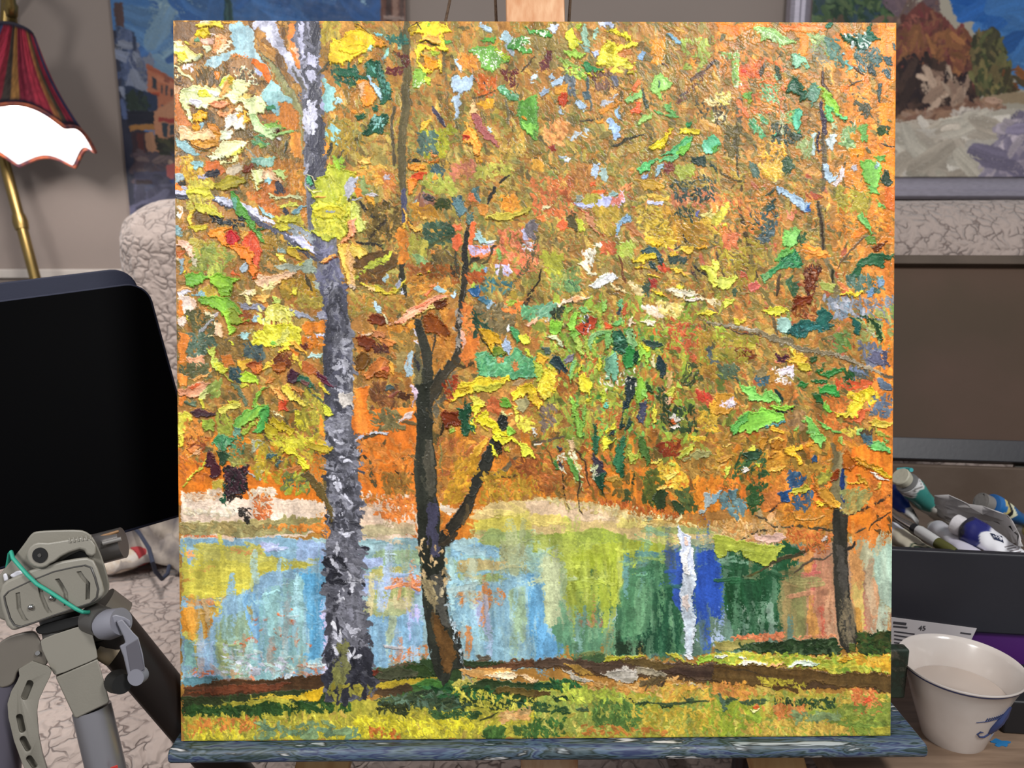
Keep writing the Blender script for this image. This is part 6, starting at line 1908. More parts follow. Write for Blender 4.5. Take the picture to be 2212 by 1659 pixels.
D 8c94a0/7c8490/a0a0a8 130 60 70 1280,20 2160,20 2160,380 1900,240 1480,260
D 6c7080/7c7c8c/5c6474 60 60 60 1680,560 2100,620 2080,840 1840,820
K 54546c/64647c/4c4c60 4 50 1830,760 1920,640 2000,680 2020,800 1960,840
K 5c5c74/484860 4 75 2010,640 2080,640 2090,840 2040,820
K 5c6878/6c7c90/505c6c 4 20 1920,1000 1990,970 2080,1060 2140,1120 2060,1160 1960,1100
D 54605c/7884a0 40 60 60 1640,860 1840,860 1820,1000 1660,1000
D 6c7884/5c687c 50 60 60 1860,1180 2120,1200 2100,1440 1860,1440
D 688c48/7c9c54/5c803c 60 60 60 1440,430 1620,430 1620,660 1440,660
D 98a058/a8ac68 60 60 40 1700,300 2160,100 2160,600 1740,560
K 98c068 2 80 2110,130 2165,120 2165,280 2120,250
K b4c8c0/8cb0a8/a0c4b8 4 75 770,260 880,240 930,330 860,480 780,420
K 90a858 4 70 870,180 920,200 930,300 880,260
K e0ac34/ecc040/d09c2c 7 30 890,580 940,570 1010,640 1090,650 1130,740 1080,800 1030,860 960,790 830,780 960,700
K e8c850/f0d868 7 60 890,620 960,570 970,610 940,650
K d8c038/c4b434 6 50 1000,780 1150,790 1150,880 1060,890 1010,860
D 3c1c2c/4c2438 26 40 40 740,690 900,680 850,800 760,770
K f0dcec/f4e8f4/ecd4e0 6 -45 770,880 860,860 950,810 980,960 940,990 900,940 800,960
D f0e0dc/f4ece8 40 30 -10 680,820 960,960 960,1040 700,1030
K a87434/987030/b8843c 3 60 560,920 740,860 720,1040 600,1060
K 78c458/8cd068/68b048 7 30 290,1000 340,1060 500,1040 500,1150 580,1180 620,1150 760,1180 800,1260 620,1270 420,1260 400,1190 300,1110
K 90d468/7cc85c 7 20 630,1140 700,1120 820,1220 800,1260 700,1220
L 1c3430 40 740,1120 830,1240
K 8cc840/a4d850/78b438 8 -8 620,1310 760,1290 900,1270 960,1310 920,1360 840,1370 700,1340
K 84cc4c/98dc54/74bc48/b0e468 8 -12 200,1540 320,1410 520,1380 560,1330 720,1360 850,1390 850,1470 740,1500 640,1540 520,1610 440,1659 380,1620 240,1640 230,1580
K 70bc58/60ac50 7 -30 190,1540 300,1440 420,1400 400,1480 280,1580 260,1659 230,1650
K 6c9cb0/3c8070 6 -12 560,1590 640,1530 760,1500 850,1450 840,1490 740,1540 640,1560
L 1c2420 30 740,1370 860,1370 960,1320
K 2c7034/3c8c40/245c2c 6 -20 1220,900 1320,880 1560,860 1540,900 1420,940 1380,980 1300,930
K 1c4c24/2c6030 6 -50 1200,880 1320,770 1300,850 1240,900
K 2c4c28 5 -30 1140,740 1230,680 1230,730 1170,770
K 1c5428/2c6c34 5 10 1180,1030 1230,980 1360,1000 1330,1040 1220,1050
K 2c7c38/3c9448 6 0 1000,1070 1060,1030 1150,1060 1130,1100 1040,1100
K 2c8038/3c9844/246c30 6 10 1260,1110 1340,1060 1480,1060 1510,1190 1400,1180 1280,1170
K 20582c/2c6c34 5 60 1200,1190 1300,1180 1290,1320 1250,1300
D 2c5c30/244c28 40 50 50 1540,900 1680,900 1660,1060 1560,1040
K e0c428/ecd438/d0b424 8 -40 1620,1170 1720,1140 1790,1080 1880,1110 1900,1180 1840,1230 1790,1260 1700,1260 1640,1220
K ecd840/e0c830/f4e458 8 -40 1430,1380 1560,1390 1580,1290 1640,1250 1780,1250 1760,1380 1680,1480 1600,1450 1480,1410
D e8c83c/d8b834 40 50 30 1600,1120 1980,1180 1940,1280 1620,1260
K 78c444/8cd454 6 30 1280,1340 1320,1260 1360,1330 1420,1370 1330,1370
K d8b838/e8cc50/c0a430 7 5 1830,1500 1940,1460 2060,1480 2170,1490 2140,1530 2040,1560 1920,1560
K 70b450/88c864/5ca040 6 55 1060,1440 1140,1450 1220,1560 1280,1659 1120,1659 1090,1540
K 78b850 6 -50 960,1590 1040,1490 1080,1440 1060,1530 980,1640
K 74b854/84c464 6 35 1210,1460 1300,1500 1440,1580 1530,1620 1520,1650 1380,1600 1260,1540
K e0a82c/f0bc3c/d09424 7 25 640,1540 720,1560 850,1590 840,1640 720,1620 680,1590
K dca43c/c88c30/e8b850 6 60 0,1220 60,1120 140,1150 220,1200 260,1300 140,1420 20,1420
D f0e0ec/e8d0dc 26 44 -20 50,1250 240,1220 240,1340 80,1340
K f0dcf0 6 20 140,1320 180,1270 240,1310 220,1350
D 54644c/4c5c48 60 50 60 60,820 300,820 280,1000 80,960
D 4c6c7c/3c5860 26 50 50 510,960 660,960 640,1060 520,1060
D 8c4c24/6c3418 50 50 10 230,610 480,620 480,760 300,700
K 5c2c18/7c4028 5 10 220,620 320,620 460,650 380,670 300,660
D a8943c/989034 90 60 40 0,400 560,480 420,760 0,760
K a08c5c 3 20 490,860 600,830 600,940 520,960
D d85c34/e06c3c/c8502c 60 50 30 1440,1000 1900,1000 1880,1100 1500,1090
K d86438/e07848 3 -40 1640,1500 1740,1360 1880,1330 1820,1420 1740,1540
D c8b040/d8c450 40 50 30 1540,1590 1900,1580 1900,1659 1560,1659
K 98cc74 5 60 1700,1600 1760,1580 1780,1659 1710,1659
D 4c3c30/5c4838 40 40 85 1760,1600 1900,1600 1900,1659 1760,1659
D 90704c/a88458 60 50 60 880,1340 1080,1380 1060,1600 900,1560
K b0b84c/a0ac44 4 30 1960,1600 2140,1640 2140,1659 1980,1659
@ 370 940 5.53
K dcc83c/e0d84c 6 80 95,0 160,0 130,120 100,140
K e8b078/d88848/c87434 6 70 200,60 300,30 340,120 240,190 200,160
K ecb888/e0a070 6 -30 190,230 280,160 380,130 360,180 260,220
D c86c2c/b86428/d87c34 60 50 60 110,200 380,200 560,520 120,560
D 7c3c1c/c87c38 40 40 40 150,20 420,20 400,160 200,180
K d4d44c/c8cc40/e4e060 6 -60 180,530 300,400 350,330 390,240 440,180 460,200 380,320 340,400 240,510
K b4b83c/e0dc50 5 -60 100,620 190,520 220,530 120,640
K 4c8c5c/3c7c4c/5ca070/6c9c70 6 60 470,100 560,0 800,0 700,120 640,200 560,180
D 2c5c40/4c8c64/7c9c7c 60 40 60 500,0 900,0 860,300 620,340
K 2c4830/3c5c40/1c3824 6 65 530,160 640,200 720,240 700,320 620,370 560,320
K 3c1c24/4c242c/2c141c 6 80 390,280 440,160 480,220 560,340 600,440 560,500 480,500 440,380 380,350
K 34202c/44242c/281820/54343c 6 80 610,400 700,370 800,400 950,340 900,440 910,560 880,640 820,700 700,780 660,700 640,560
D 2c1c24/4c2c34/1c2820 110 40 80 600,380 920,360 900,640 660,760
K 1c4c34/2c6448 5 80 600,560 640,600 680,780 690,820 620,820 590,780 640,680
K 2c2420 3 0 700,740 760,700 850,710 840,760 780,740 740,800
D 3c3028/2c2420 26 30 40 720,820 940,880 960,1060 800,940
K 34302c 3 70 820,900 860,870 900,960 830,950
K 34302c 3 70 870,970 930,960 960,1040 910,1060
L 2c2820 12 750,1090 760,1170 770,1230
D b0a048/a8a058/8c9450 50 50 50 680,300 900,280 900,340 720,360
K b4b458/a0a448 4 40 700,330 820,340 760,400
K a8b0a0/9c9c74/b8b484 4 75 960,60 1040,40 1100,130 1000,180 940,240
K b4a868/a8a060/c4bc84 4 75 1000,330 1080,320 1120,500 1020,460
K a0acb0/bcc4c4 4 20 910,460 1040,470 1120,520 1060,530
K 8c8c64 3 30 1060,70 1200,180 1280,200 1180,210
D b89c30/a89028/c4a838/a8a438 160 60 60 1000,0 1830,0 1800,240 1400,560 1000,560
K d8cc34/e8e03c/e0d434/f0e848 8 48 1260,0 1390,0 1460,70 1540,100 1480,140 1500,200 1600,300 1640,380 1600,420 1500,330 1460,230 1320,200 1380,100
K e4dc34/d4c830 7 45 1480,250 1640,390 1580,420 1500,340
D d0c83c/c0b834 80 50 45 1100,0 1700,20 1640,160 1300,120
K c0a830/b09c28/d0b838 6 10 1640,60 1800,80 1930,140 1900,180 1780,190 1640,150
K 4c6c6c/6c8c8c 4 -60 1120,240 1170,200 1240,220 1130,290
K 4c6868 4 -30 1230,340 1290,290 1320,310 1250,370
K b87038/c88448/a86430 4 10 1320,430 1500,350 1570,400 1480,470 1330,490
D 6c7440/4c6050/b4b438/8c9440 60 60 -50 1330,480 1680,440 1640,680 1360,700
K c8b048 3 75 480,530 600,520 610,660 480,700
D ecd4bc/e4c8a8/e0b088 90 50 10 150,700 600,640 620,740 200,780
D ecd8c4/e4d0b4 60 60 -50 860,660 1280,620 1160,860 860,760
K 5c4c28/6c5c34/4c4424 4 60 1580,460 1640,410 1760,540 1850,640 1890,780 1920,1000 1900,1100 1880,960 1820,800 1740,660
D e8dcc8/d8c8a8 50 60 4 150,880 760,900 780,960 160,940
D d87440/e08850/c86838 70 40 10 960,700 1200,740 1180,1010 1000,1000
D a08c58/989060/b0a068 100 100 2 120,1060 1700,1000 1680,1120 130,1160
D d88438/e08c3c 70 50 60 1080,1080 1880,1040 1880,1200 1740,1160
@ 760 940 5.53
D c87830/d8843c/b87034/e09040 130 60 60 80,60 740,60 740,500 100,560
D 9c7030/8c6430/a87c38 110 60 75 370,460 720,440 700,700 400,700
D ecd0bc/e4c4a8 60 40 75 120,680 740,700 740,900 150,880
D e08840/d87838 90 44 82 330,700 760,680 760,1000 420,960
D b86838/c87c3c/a87838/d89038 160 80 -60 1040,60 1600,20 1300,800 1060,760
K dca834/d09830/e8b840 3 -60 1480,160 1600,0 1640,20 1540,220 1400,420 1300,480
D d8a030/c89028/b88c30 110 70 -60 1240,300 1560,240 1280,820 1100,800
D b88c30/a88428/c89c38 140 60 75 1560,440 2212,400 2212,680 1540,800
D a86030/985428 60 60 60 1900,300 2212,240 2212,520 2000,480
K e8e43c/f0e83c/dcd834 8 42 1670,0 1900,0 1960,40 2000,140 1900,60 1860,90 1820,130 1760,110 1720,80
K f0f04c/e4e03c 8 60 1640,100 1680,120 1740,220 1740,300 1700,240
K e4e840/f0f054 8 50 1960,60 2060,80 2120,130 2180,230 2160,290 2100,240 2040,270 2000,240 2010,160
K e8e440 7 20 1810,150 1860,140 1900,180 1830,190
K 2c2818 4 70 1700,60 1770,60 1790,180 1750,240
L 8c8048 20 1060,60 1080,200 1040,320 1080,450
@ 1150 940 5.53
D b06830/a86030/c07838/985828 200 60 60 0,60 700,40 900,700 0,680
D b0a44c/8c9048/a49840 60 50 60 260,60 560,40 560,160 280,160
L 6c5c48 34 0,80 200,40 380,10
L ecdccc 20 20,100 110,80
K 2c6440/3c7c50/205038/4c8c64 7 85 700,80 740,0 790,0 800,200 760,240 720,180
K 2c2838/3c3040/244838 6 75 740,220 810,300 840,380 890,450 850,520 760,480 690,500 720,380
K 1c4834/2c5c40/103424 7 70 690,500 780,460 880,440 860,560 840,660 820,690 780,620 740,550
D e0d8c8/c8d0a0 16 40 -50 690,340 780,340 780,540 700,540
K 2c6440/1c4c30/3c7c54/245838 7 -80 970,340 1000,160 1060,40 1100,0 1100,200 1080,340 1090,470 1040,480 1000,420
K ccd850/e0d83c/e8dc48 7 -20 820,20 900,0 920,60 990,70 930,110 920,150 860,180 830,120
K 3c5c28/4c7030/5c8440 6 85 1270,0 1340,0 1380,100 1390,280 1350,400 1330,300 1280,240
K a8b044/c0c450/98a840 6 -60 1130,170 1180,240 1270,170 1240,260 1160,350 1140,300
K e8c8a0/d8a870 5 85 420,60 470,20 500,160 450,180
D dcd4b0/c8c878/e8e0c0 40 44 75 420,200 560,200 600,640 460,480
K 5c9440/78a850/a4b860 6 75 420,260 490,280 540,400 560,560 500,540 440,400
K 3c7038/4c8844 5 80 260,340 300,260 310,440 260,440
K 343444 4 70 320,120 370,130 350,190 320,180
K 3c3848 4 80 320,300 360,310 350,400 320,420
D e0dcc0 20 30 80 300,180 400,220 400,480 300,440
L 3c2c1c 24 330,460 370,560 370,680 410,780 445,900
L 3c3020 20 550,440 545,600 530,740
L 4c3c2c 16 540,720 560,860 600,950
L 4c3420 26 490,150 580,230 640,330 640,480 670,600
L 6c4c24 20 150,130 230,260 250,340
K a88434/b8943c/a07c30 4 70 880,480 1080,480 1080,520 960,540 870,520
D 5c6428/6c7430/4c5828 110 60 85 1320,500 1480,380 1560,560 1480,820 1320,820
K 34482c/2c3c20/445430 5 80 1440,760 1480,660 1560,660 1590,720 1570,900 1490,900
K 2c4024/3c5030 5 80 1650,790 1720,760 1790,840 1780,930 1720,960 1680,880
D 3c4c2c/4c5c34/5c6030 90 60 65 1680,640 1860,640 1940,880 1820,860
D 44502c 30 50 85 1100,660 1160,660 1150,820 1100,820
L 3c4424 36 1210,440 1200,600
D e0b838/d8a834/e8c850 90 60 40 1480,320 1720,320 1880,620 1700,660 1500,500
K e8cc58/f0dc70/d8b43c 7 -40 1550,490 1640,440 1720,430 1680,490 1600,540
K e8bc48/f4d470/d8a434 7 -15 1460,660 1540,610 1660,630 1690,650 1600,640 1490,680
K f0d860 7 -20 1380,310 1500,310 1480,340 1400,340
K a0b440/c0c858 6 -30 1560,370 1620,340 1720,350 1640,390
K e0902c/ecac48 6 -10 1550,550 1660,540 1680,560 1580,580
K 84b440/a0b84c/d8b438 6 -35 1720,250 1780,170 1900,110 1960,140 1860,240 1760,280
K a09c60/98945c/b0a870 6 -20 1780,290 1960,200 2140,180 2120,240 1980,320 1860,320
D d8b838 30 40 10 1820,10 2060,20 2040,80 1840,70
D 7c3018/8c3c1c 40 60 -30 1500,120 1760,80 1740,260 1540,240
D 9c7438/a8803c/b89048 110 60 40 1780,320 2212,260 2212,520 1800,500
D e0882c/d87c28/e89030 90 70 80 1900,520 2212,520 2212,860 1960,860
K 94a8b0/a8b4b4/849894 4 -40 2060,700 2130,640 2150,740 2212,640 2212,740 2060,880 2010,940 1950,880 2040,880
D e8d098/dcc488/f0dca8 130 26 84 760,780 1300,860 1780,960 1760,1020 1300,960 760,860
D b85c28/c86c30 110 34 86 760,740 1300,820 1700,900 1740,1000 1300,900 760,800
K e0e4f0/d0d8ec/f0f0f4/c4d0e8 5 86 1745,1060 1760,1060 1790,1140 1850,1160 1900,1190 1880,1240 1910,1330 1930,1480 1930,1659 1800,1659 1790,1500 1760,1360 1720,1280 1730,1170
K ecccbc/e4c0b0 4 75 1790,1220 1830,1190 1840,1300 1810,1310
K e8e8e8/f0ece8 5 88 1800,1400 1850,1320 1870,1659 1800,1659
@ 1540 940 5.53
D d88430/c87830/e0923c 150 60 60 560,480 940,460 900,900 560,900
D d87c30/e08838/c87030 130 60 60 1620,560 2150,500 2150,900 1640,900
D b8902c/a88430/c49838/987434 160 50 20 0,40 560,0 700,440 0,520
K c89030/b87c28/d8a440 6 80 550,60 640,0 660,100 600,200 540,160
K c0842c/a86c20/d89838 7 -60 690,130 740,50 820,40 810,120 740,220 690,320 670,260 720,180
B e8b848/f0c860 24 7 680,100 700,60 780,30 830,60
D c88c30/b87c28/d8a03c 90 60 -30 600,200 860,160 860,380 660,440
K d8a83c/e8bc54 6 10 650,400 740,390 860,370 820,440 740,440
K f0c030/e8b428/f8cc44 7 5 810,170 900,130 1060,130 1060,160 960,180 1020,240 1040,340 1000,340 960,240 860,210
K dca030 5 0 1120,100 1200,100 1200,140 1130,140
D 3c5c34/2c4c2c/4c6c3c/345434 90 50 -50 320,180 620,180 660,500 220,500
K 2c4c34/3c6044 5 -20 330,250 460,190 580,180 560,280 400,320
K c8d048/d8d850 6 40 400,170 490,130 490,190 420,210
K c8d850/e0e068 6 70 120,370 180,370 180,440 130,490
K f0ece8/ecd0bc 6 0 340,400 410,390 430,430 370,460
K c8cc40 5 30 500,340 570,340 560,400 510,390
K d8a848/b87c34 6 -30 0,280 120,260 240,240 200,300 60,320
L e0b868 16 20,450 60,380 140,330
K d8b860 5 0 90,110 200,95 220,115 100,125
D cc7838/d88440 90 60 50 540,700 800,680 780,860 560,860
D d88c30/c87c28/c88430 110 60 -50 780,820 1400,880 1380,1080 800,1080
K 6c8888/84a0a0/5c7c80 4 75 200,660 300,660 290,780 220,780
D 6c8c90/7c9c9c/5c7c84 60 60 60 120,680 420,800 340,1020 100,860
K 84a4b0 3 -60 0,660 120,640 60,760 0,820
D 2c5028/3c6034 60 60 -55 440,580 660,560 520,920 420,860
K 204878/2c5488/1c3c68 5 -20 790,700 900,660 1000,580 980,540 1060,520 1000,640 940,680 900,760 900,810 800,810
D 3c5c7c/4c6c84/2c4c70 60 50 -50 900,440 1100,460 1060,560 920,620
D 4c6478/3c5c7c 50 50 60 940,700 1200,680 1120,900 940,880
K 2c4c70 4 -30 1140,270 1190,220 1230,320 1160,330
L 44342c 30 620,920 700,880 790,800
K d0c840/c0b438/dcd458 7 -20 920,720 960,640 1060,590 1140,600 1160,660 1060,690 960,720
D b88c38/c89c44/a87c34 60 50 10 1000,380 1260,340 1280,480 1040,480
K 9c5018/b0641c/8c4414/c07828 8 60 1520,240 1560,140 1620,200 1700,320 1660,400 1560,390 1530,320
K b07c1c/a06c14/c89028/987024 8 28 1640,240 1760,260 1860,330 2000,370 2040,420 1960,440 1820,380 1720,330
K e8c42c/d8b024/f0d448 8 30 1900,400 2000,380 2080,430 2130,490 2040,480 1940,440
K f4f0ec/e8dcc8 7 25 1860,440 1960,460 2070,520 2040,540 1940,510
K c8982c/b08424/d8ac3c 7 55 1700,440 1760,430 1800,500 1840,600 1800,610 1740,530
K e8b830/f0c840 6 10 1600,540 1740,540 1760,570 1640,580
K d0b83c/e0c84c 6 -50 1900,640 1960,570 2000,550 1960,640
K 8cb44c/a4c060 4 70 1490,20 1540,0 1540,110 1500,110
K 7c3410/9c4c1c/6c2c10 7 -40 1380,470 1500,400 1520,440 1500,520 1400,580
K a86420/8c4c18/c08830/b4842c 7 70 1180,640 1200,500 1240,560 1250,640 1380,620 1400,700 1470,760 1490,850 1380,860 1290,760 1240,700
D 9c9838/88883c/b0a844 40 50 -30 1240,480 1400,440 1380,560 1260,580
K e0b828/f0cc3c 7 40 1220,820 1270,770 1330,820 1290,870
K dca030/ecb848 6 50 1400,760 1490,780 1490,860 1440,830
B f0ece0 22 6 1490,850 1560,910 1610,930
B d89c40/e8b050 18 6 940,920 970,990 1030,1000
B e0a850 14 6 1010,1005 1200,1000 1320,970
K 78c458/90d870/64b048 7 45 1150,0 1310,0 1340,60 1270,160 1200,110 1170,60
K 74c464/8cd87c/60b454 7 20 1860,150 1900,80 1980,60 2080,70 2100,170 2090,220 2000,190 1920,160
K 98c058 6 60 2040,0 2120,40 2110,80 2060,60
D 5c7880/3c5868 40 50 60 1780,0 1900,20 1880,120 1800,80
D b09450/8c9058 60 80 -60 1560,640 1860,680 1660,920 1560,900
D c09858/d8a868/b88c58/d8b080 150 44 70 0,1020 720,1000 860,1160 840,1240 0,1200
D c86c34/b86030/d07c40 120 40 60 860,1100 1420,1140 1410,1380 1060,1380 860,1260
K e0b8a8/d8b0a0 3 10 480,1180 780,1180 880,1240 760,1290 520,1240
K dcccc4 4 0 1240,1220 1340,1200 1350,1240 1270,1250
K a8b43c/b4bc48/9ca83c 4 10 0,1180 100,1200 420,1260 700,1300 860,1340 740,1440 700,1490 580,1540 440,1510 340,1420 330,1380 170,1360 140,1450 60,1470 0,1420
V 8c9838/c4cc5c 50 90 6 0,1240 820,1330 700,1460 360,1440
@ 370 1240 4.485
D a8c0b8/c8ccd8 60 60 2 500,700 1200,800 1200,980 520,960
@ 760 1240 4.485
K 24381c/344824/1c2c18 3 5 460,900 700,840 780,960 740,1000 560,960
K 3c4830/4c4c38 3 -20 230,960 460,880 640,940 560,1000 240,1010
K 583c28/6c4830 3 0 1090,870 1300,820 1560,830 1794,840 1794,890 1500,900 1300,890 1100,900
K 344428/2c3c20 3 0 1100,830 1380,815 1460,830 1300,870 1100,880
K 6c6454 3 0 1200,780 1350,770 1350,810 1220,815
K e0a058/d89448/ecb870/c88440 4 10 1060,930 1180,890 1440,880 1560,900 1480,950 1380,1000 1430,1040 1260,1040 1140,1000
K ecd0a8/f0dcb8/e0bc8c 6 5 1240,980 1420,930 1560,910 1600,960 1560,1010 1420,990
K e8c89c/dcb484 5 25 1580,950 1680,960 1794,1010 1794,1040 1680,1000
K e0a868 4 -20 1140,1010 1180,1050 1140,1060
D c8bc58/a4a048/d8c468 40 40 20 980,1020 1200,1000 1180,1080 990,1090
K 3c6c30/4c7c38/2c5428 3 8 560,1060 700,1000 860,1020 880,1100 700,1100
K 2c3c20/344828/3c5028 3 8 1050,1100 1300,1010 1794,1030 1794,1320 1600,1330 1300,1280 1100,1260
K 68582c/5c4c24/786430 3 3 1320,1100 1560,1070 1794,1110 1794,1200 1560,1160 1380,1130
K 3c5c40/4c6c50/2c4c34 3 5 700,1140 1000,1110 1060,1200 1100,1300 800,1330 640,1260
K 285038 3 5 1560,1250 1794,1230 1794,1320 1640,1320
D 3c4c34/2c3c28/5c7460/4c5838 130 60 8 260,1180 900,1100 1100,1280 600,1320 280,1280
D 2c5c34/3c7040/1c3c20 90 50 8 600,1060 1300,1080 1700,1240 900,1180
D ccc44c/b8b440/d8cc58 130 40 70 960,1080 1794,1200 1794,1330 1300,1340 1000,1200
D c4b840/dccc3c/a8a038 160 40 70 0,1300 700,1280 1300,1380 1794,1340 1794,1440 0,1440
D e8dc38/f0e440/d8c834 140 44 70 0,1380 1100,1380 1300,1540 0,1580
K f0e034 4 80 350,1560 380,1480 410,1470 385,1560
D 2c3420/3c4428 60 44 50 240,1260 540,1240 520,1360 260,1340
D 3c5c34/4c6c3c/2c4424 60 50 10 780,1320 1220,1320 1200,1390 820,1380
D c8a468/d8b47c/e0a868 50 70 -10 1420,1340 1700,1300 1680,1400 1440,1400
L 3c4428 20 1230,1410 1340,1370 1410,1330
D 4c7034/3c5c2c/5c8440 110 50 80 1280,1480 1480,1490 1460,1590 1300,1590
D 4c6834/3c5c2c 60 50 80 1560,1480 1794,1420 1794,1590 1600,1560
D c86c30/d88440 40 34 80 160,1480 480,1500 460,1590 200,1580
K 6c3020 3 80 200,910 260,900 270,940 220,970
@ 1150 1240 4.485
K 3c5c3c/4c6840/344c30 2 2 360,790 700,770 700,840 480,840
K 788450/6c7c48 2 0 430,760 640,750 680,770 520,790
K 4c3c30/5c4838/3c2c24 3 3 0,830 120,800 330,830 440,800 700,860 820,820 1100,820 1300,840 1450,880 1560,880 1794,880 1794,1030 1560,1010 1380,960 1280,950 1020,920 900,930 660,960 540,900 300,900 0,880
K 584828/685430/4c3c24 3 3 820,830 1060,815 1240,830 1380,890 1200,930 1000,900
K a8843c/987438 3 20 300,880 440,850 560,930 600,970 440,930
K c8c03c/b0ac34/d8d04c 5 -2 690,840 720,780 900,790 1060,780 1100,800 980,815 820,820 760,840
K a8a848/c8c040/8cac3c 4 5 1300,770 1400,760 1480,840 1560,880 1440,840
K 94b83c/a8cc44/7ca434 5 10 1580,830 1640,780 1740,790 1794,800 1794,840 1600,860
K e0e4ec/ccd8e4/f0f0f4 5 84 1440,0 1570,0 1560,300 1580,420 1560,560 1560,680 1540,780 1480,720 1480,560 1440,300 1430,120
K e8dcdc/ecd8cc 4 82 1450,230 1530,210 1520,360 1480,340
K f0f0f0/d8e0ec 5 70 1460,760 1530,740 1560,820 1500,820
K b8b0a0/a89c88/ccc4b4 5 22 270,920 360,930 480,980 600,1020 540,1040 420,1010
K c4bcac/b4ac9c/d4ccc0/a49c8c 6 0 660,950 800,930 900,905 1030,940 1020,1000 930,1040 840,1050 740,1000
K a89c84/988c74/bcb098 5 15 990,910 1100,910 1320,960 1280,1000 1100,980 1020,960
K b0a48c/c0b498/a89878 5 12 1260,1080 1400,1060 1560,1050 1690,1090 1680,1110 1500,1100
D d89c50/c88c44/e0ac68/d8b070 160 50 5 480,1040 1000,1040 1300,980 1700,1090 1300,1160 560,1120
D d8b848/e0a848/c8b050 130 50 -40 1180,1060 1700,1100 1700,1220 1300,1240
D 5c4c30/4c3c2c/6c5c3c 60 40 -20 1020,1040 1280,980 1280,1060 1060,1090
D 2c5c34/3c6c3c/244c28 90 40 60 180,1020 480,1010 480,1080 200,1120
K 244c30/183c24 3 5 0,1040 180,1060 200,1100 0,1120
K 54401c/5c482c 3 5 0,1120 180,1130 160,1180 0,1190
K 2c4428/243820 3 5 170,1190 280,1150 400,1160 400,1200 200,1210
D 2c4c2c/3c5834 60 44 10 0,1230 340,1290 340,1340 0,1330
K 4c6040/3c5038 3 5 410,1270 540,1275 550,1305 430,1305
K 34482c/2c4028 3 5 960,1220 1100,1210 1120,1240 1000,1250
K 34482c/2c4028 3 5 1240,1250 1360,1240 1370,1280 1260,1280
K 44583c/3c5038 3 20 1470,1190 1560,1190 1570,1220 1500,1230
L 3c4c30 24 1120,1230 1260,1240 1400,1240 1700,1220
L 4c4c30 22 880,1180 960,1190 970,1230
D 5c7c3c/4c6c34/6c8c44 190 46 78 590,1220 880,1220 1060,1300 1000,1480 600,1440
D 4c7438/3c6430 60 46 80 0,1400 320,1400 300,1560 0,1560
D c8a83c/d8b848/c8b44c 130 46 75 880,1290 1794,1280 1794,1560 1200,1560
D d08840/c87c3c 60 40 10 440,1440 1300,1500 1280,1550 500,1550
D b0c048/c0cc50 90 46 50 300,1040 900,1140 900,1220 260,1220
@ 1540 1240 4.485
K a0984c/989050/b4a460/c89468 3 4 0,640 200,610 460,590 480,620 340,690 220,710 60,730 0,730
D e08058/d87448/e89868 70 40 10 160,580 660,580 640,650 200,620
D d89068 40 40 0 720,600 1180,570 1180,620 800,640
K 2c4024/34482c/243820/445838 4 5 220,710 340,680 460,650 740,620 1000,620 1180,610 1200,680 1240,720 1180,760 980,790 700,760 400,750
K 4c5c3c/3c5030/5c6c48 5 -20 870,660 1000,670 1140,640 1060,760 980,740
K 203018/2c4424/3c4c24 4 5 1390,560 1500,570 1640,530 1740,530 1740,760 1560,780 1380,780 1400,660
D 3c4824/1c3018/3c5c2c/4c4c28 120 50 30 1400,560 1740,540 1740,770 1400,770
D 2c4424/4c6040/1c3018 110 50 10 260,680 1200,630 1180,770 400,750
K 5c6430/4c5828 4 85 1300,680 1360,680 1370,770 1310,770
K c8c440/a8b43c/dcd450/90a83c 5 5 0,760 200,740 420,770 640,790 1000,800 1180,820 1380,780 1560,790 1740,780 1740,950 1500,940 1160,950 1000,900 640,870 400,880 200,880 0,860
D a8c048/d0cc48/88a83c/e0d858/c8b43c 260 50 8 0,750 1740,790 1740,940 1160,940 400,870 0,860
K f0f0e8/e4e8d8/d8e0c8 7 -10 0,810 90,770 130,790 60,830
K f0ece0/e8e8e0 7 20 240,800 340,820 300,840 250,830
K f0f0ec/ecdcc8/f0e8dc 7 -5 220,880 300,850 500,850 440,870 340,880
K ecb484/e4a870 6 -8 440,880 560,850 690,840 660,870 540,880
K d8e4d8/c0d8b8/e8ece4 7 -15 710,880 780,840 880,830 960,840 1040,870 960,910 880,890
K d8b038/e0a830/e8c050 6 10 1170,820 1280,790 1340,830 1260,850
D e0a838/d89c34/e8bc4c 80 50 20 1360,790 1740,800 1740,920 1400,860
D e8b038/f0c040 30 50 70 1640,840 1740,840 1740,940 1660,940
K 5c4424/68502c/4c381c 3 4 0,880 200,890 360,880 560,870 680,920 800,900 960,920 1160,950 1400,950 1560,940 1740,970 1740,1150 1640,1140 1560,1090 1300,1100 1160,1080 1000,1040 860,1060 700,1070 360,1090 140,1040 0,1030
K 5c4424/4c3820 2 2 360,1080 820,1090 820,1120 560,1120
D a89838/c8b840/b8a83c 60 40 30 420,1000 900,1040 880,1080 460,1090
L 4c3c28 16 0,900 300,930 560,1000
D e0a044/d8944c/e89850 90 46 70 0,1040 300,1060 320,1240 0,1140
D e08850/d87440/e89c58 90 50 60 1300,1120 1560,1120 1600,1360 1380,1330
K e0603c 3 60 1440,1220 1500,1190 1510,1240 1460,1250
D 2c4428/3c5434 90 36 75 580,1210 1160,1200 1160,1290 600,1290
D 44583c 40 40 10 80,1200 500,1210 500,1250 100,1240
K 4c6450/5c7460 3 70 20,1150 60,1160 120,1300 80,1300
K d06830/c85c2c 4 40 370,1270 420,1250 430,1290 380,1300
K ecdc98 5 -30 370,1310 430,1295 430,1320 380,1330
D dc8c4c/d07c40/e09858 90 50 70 590,1270 900,1280 880,1400 620,1380
D d8b04c/e0bc58/c8a850 150 50 60 300,1420 1300,1420 1300,1560 300,1560
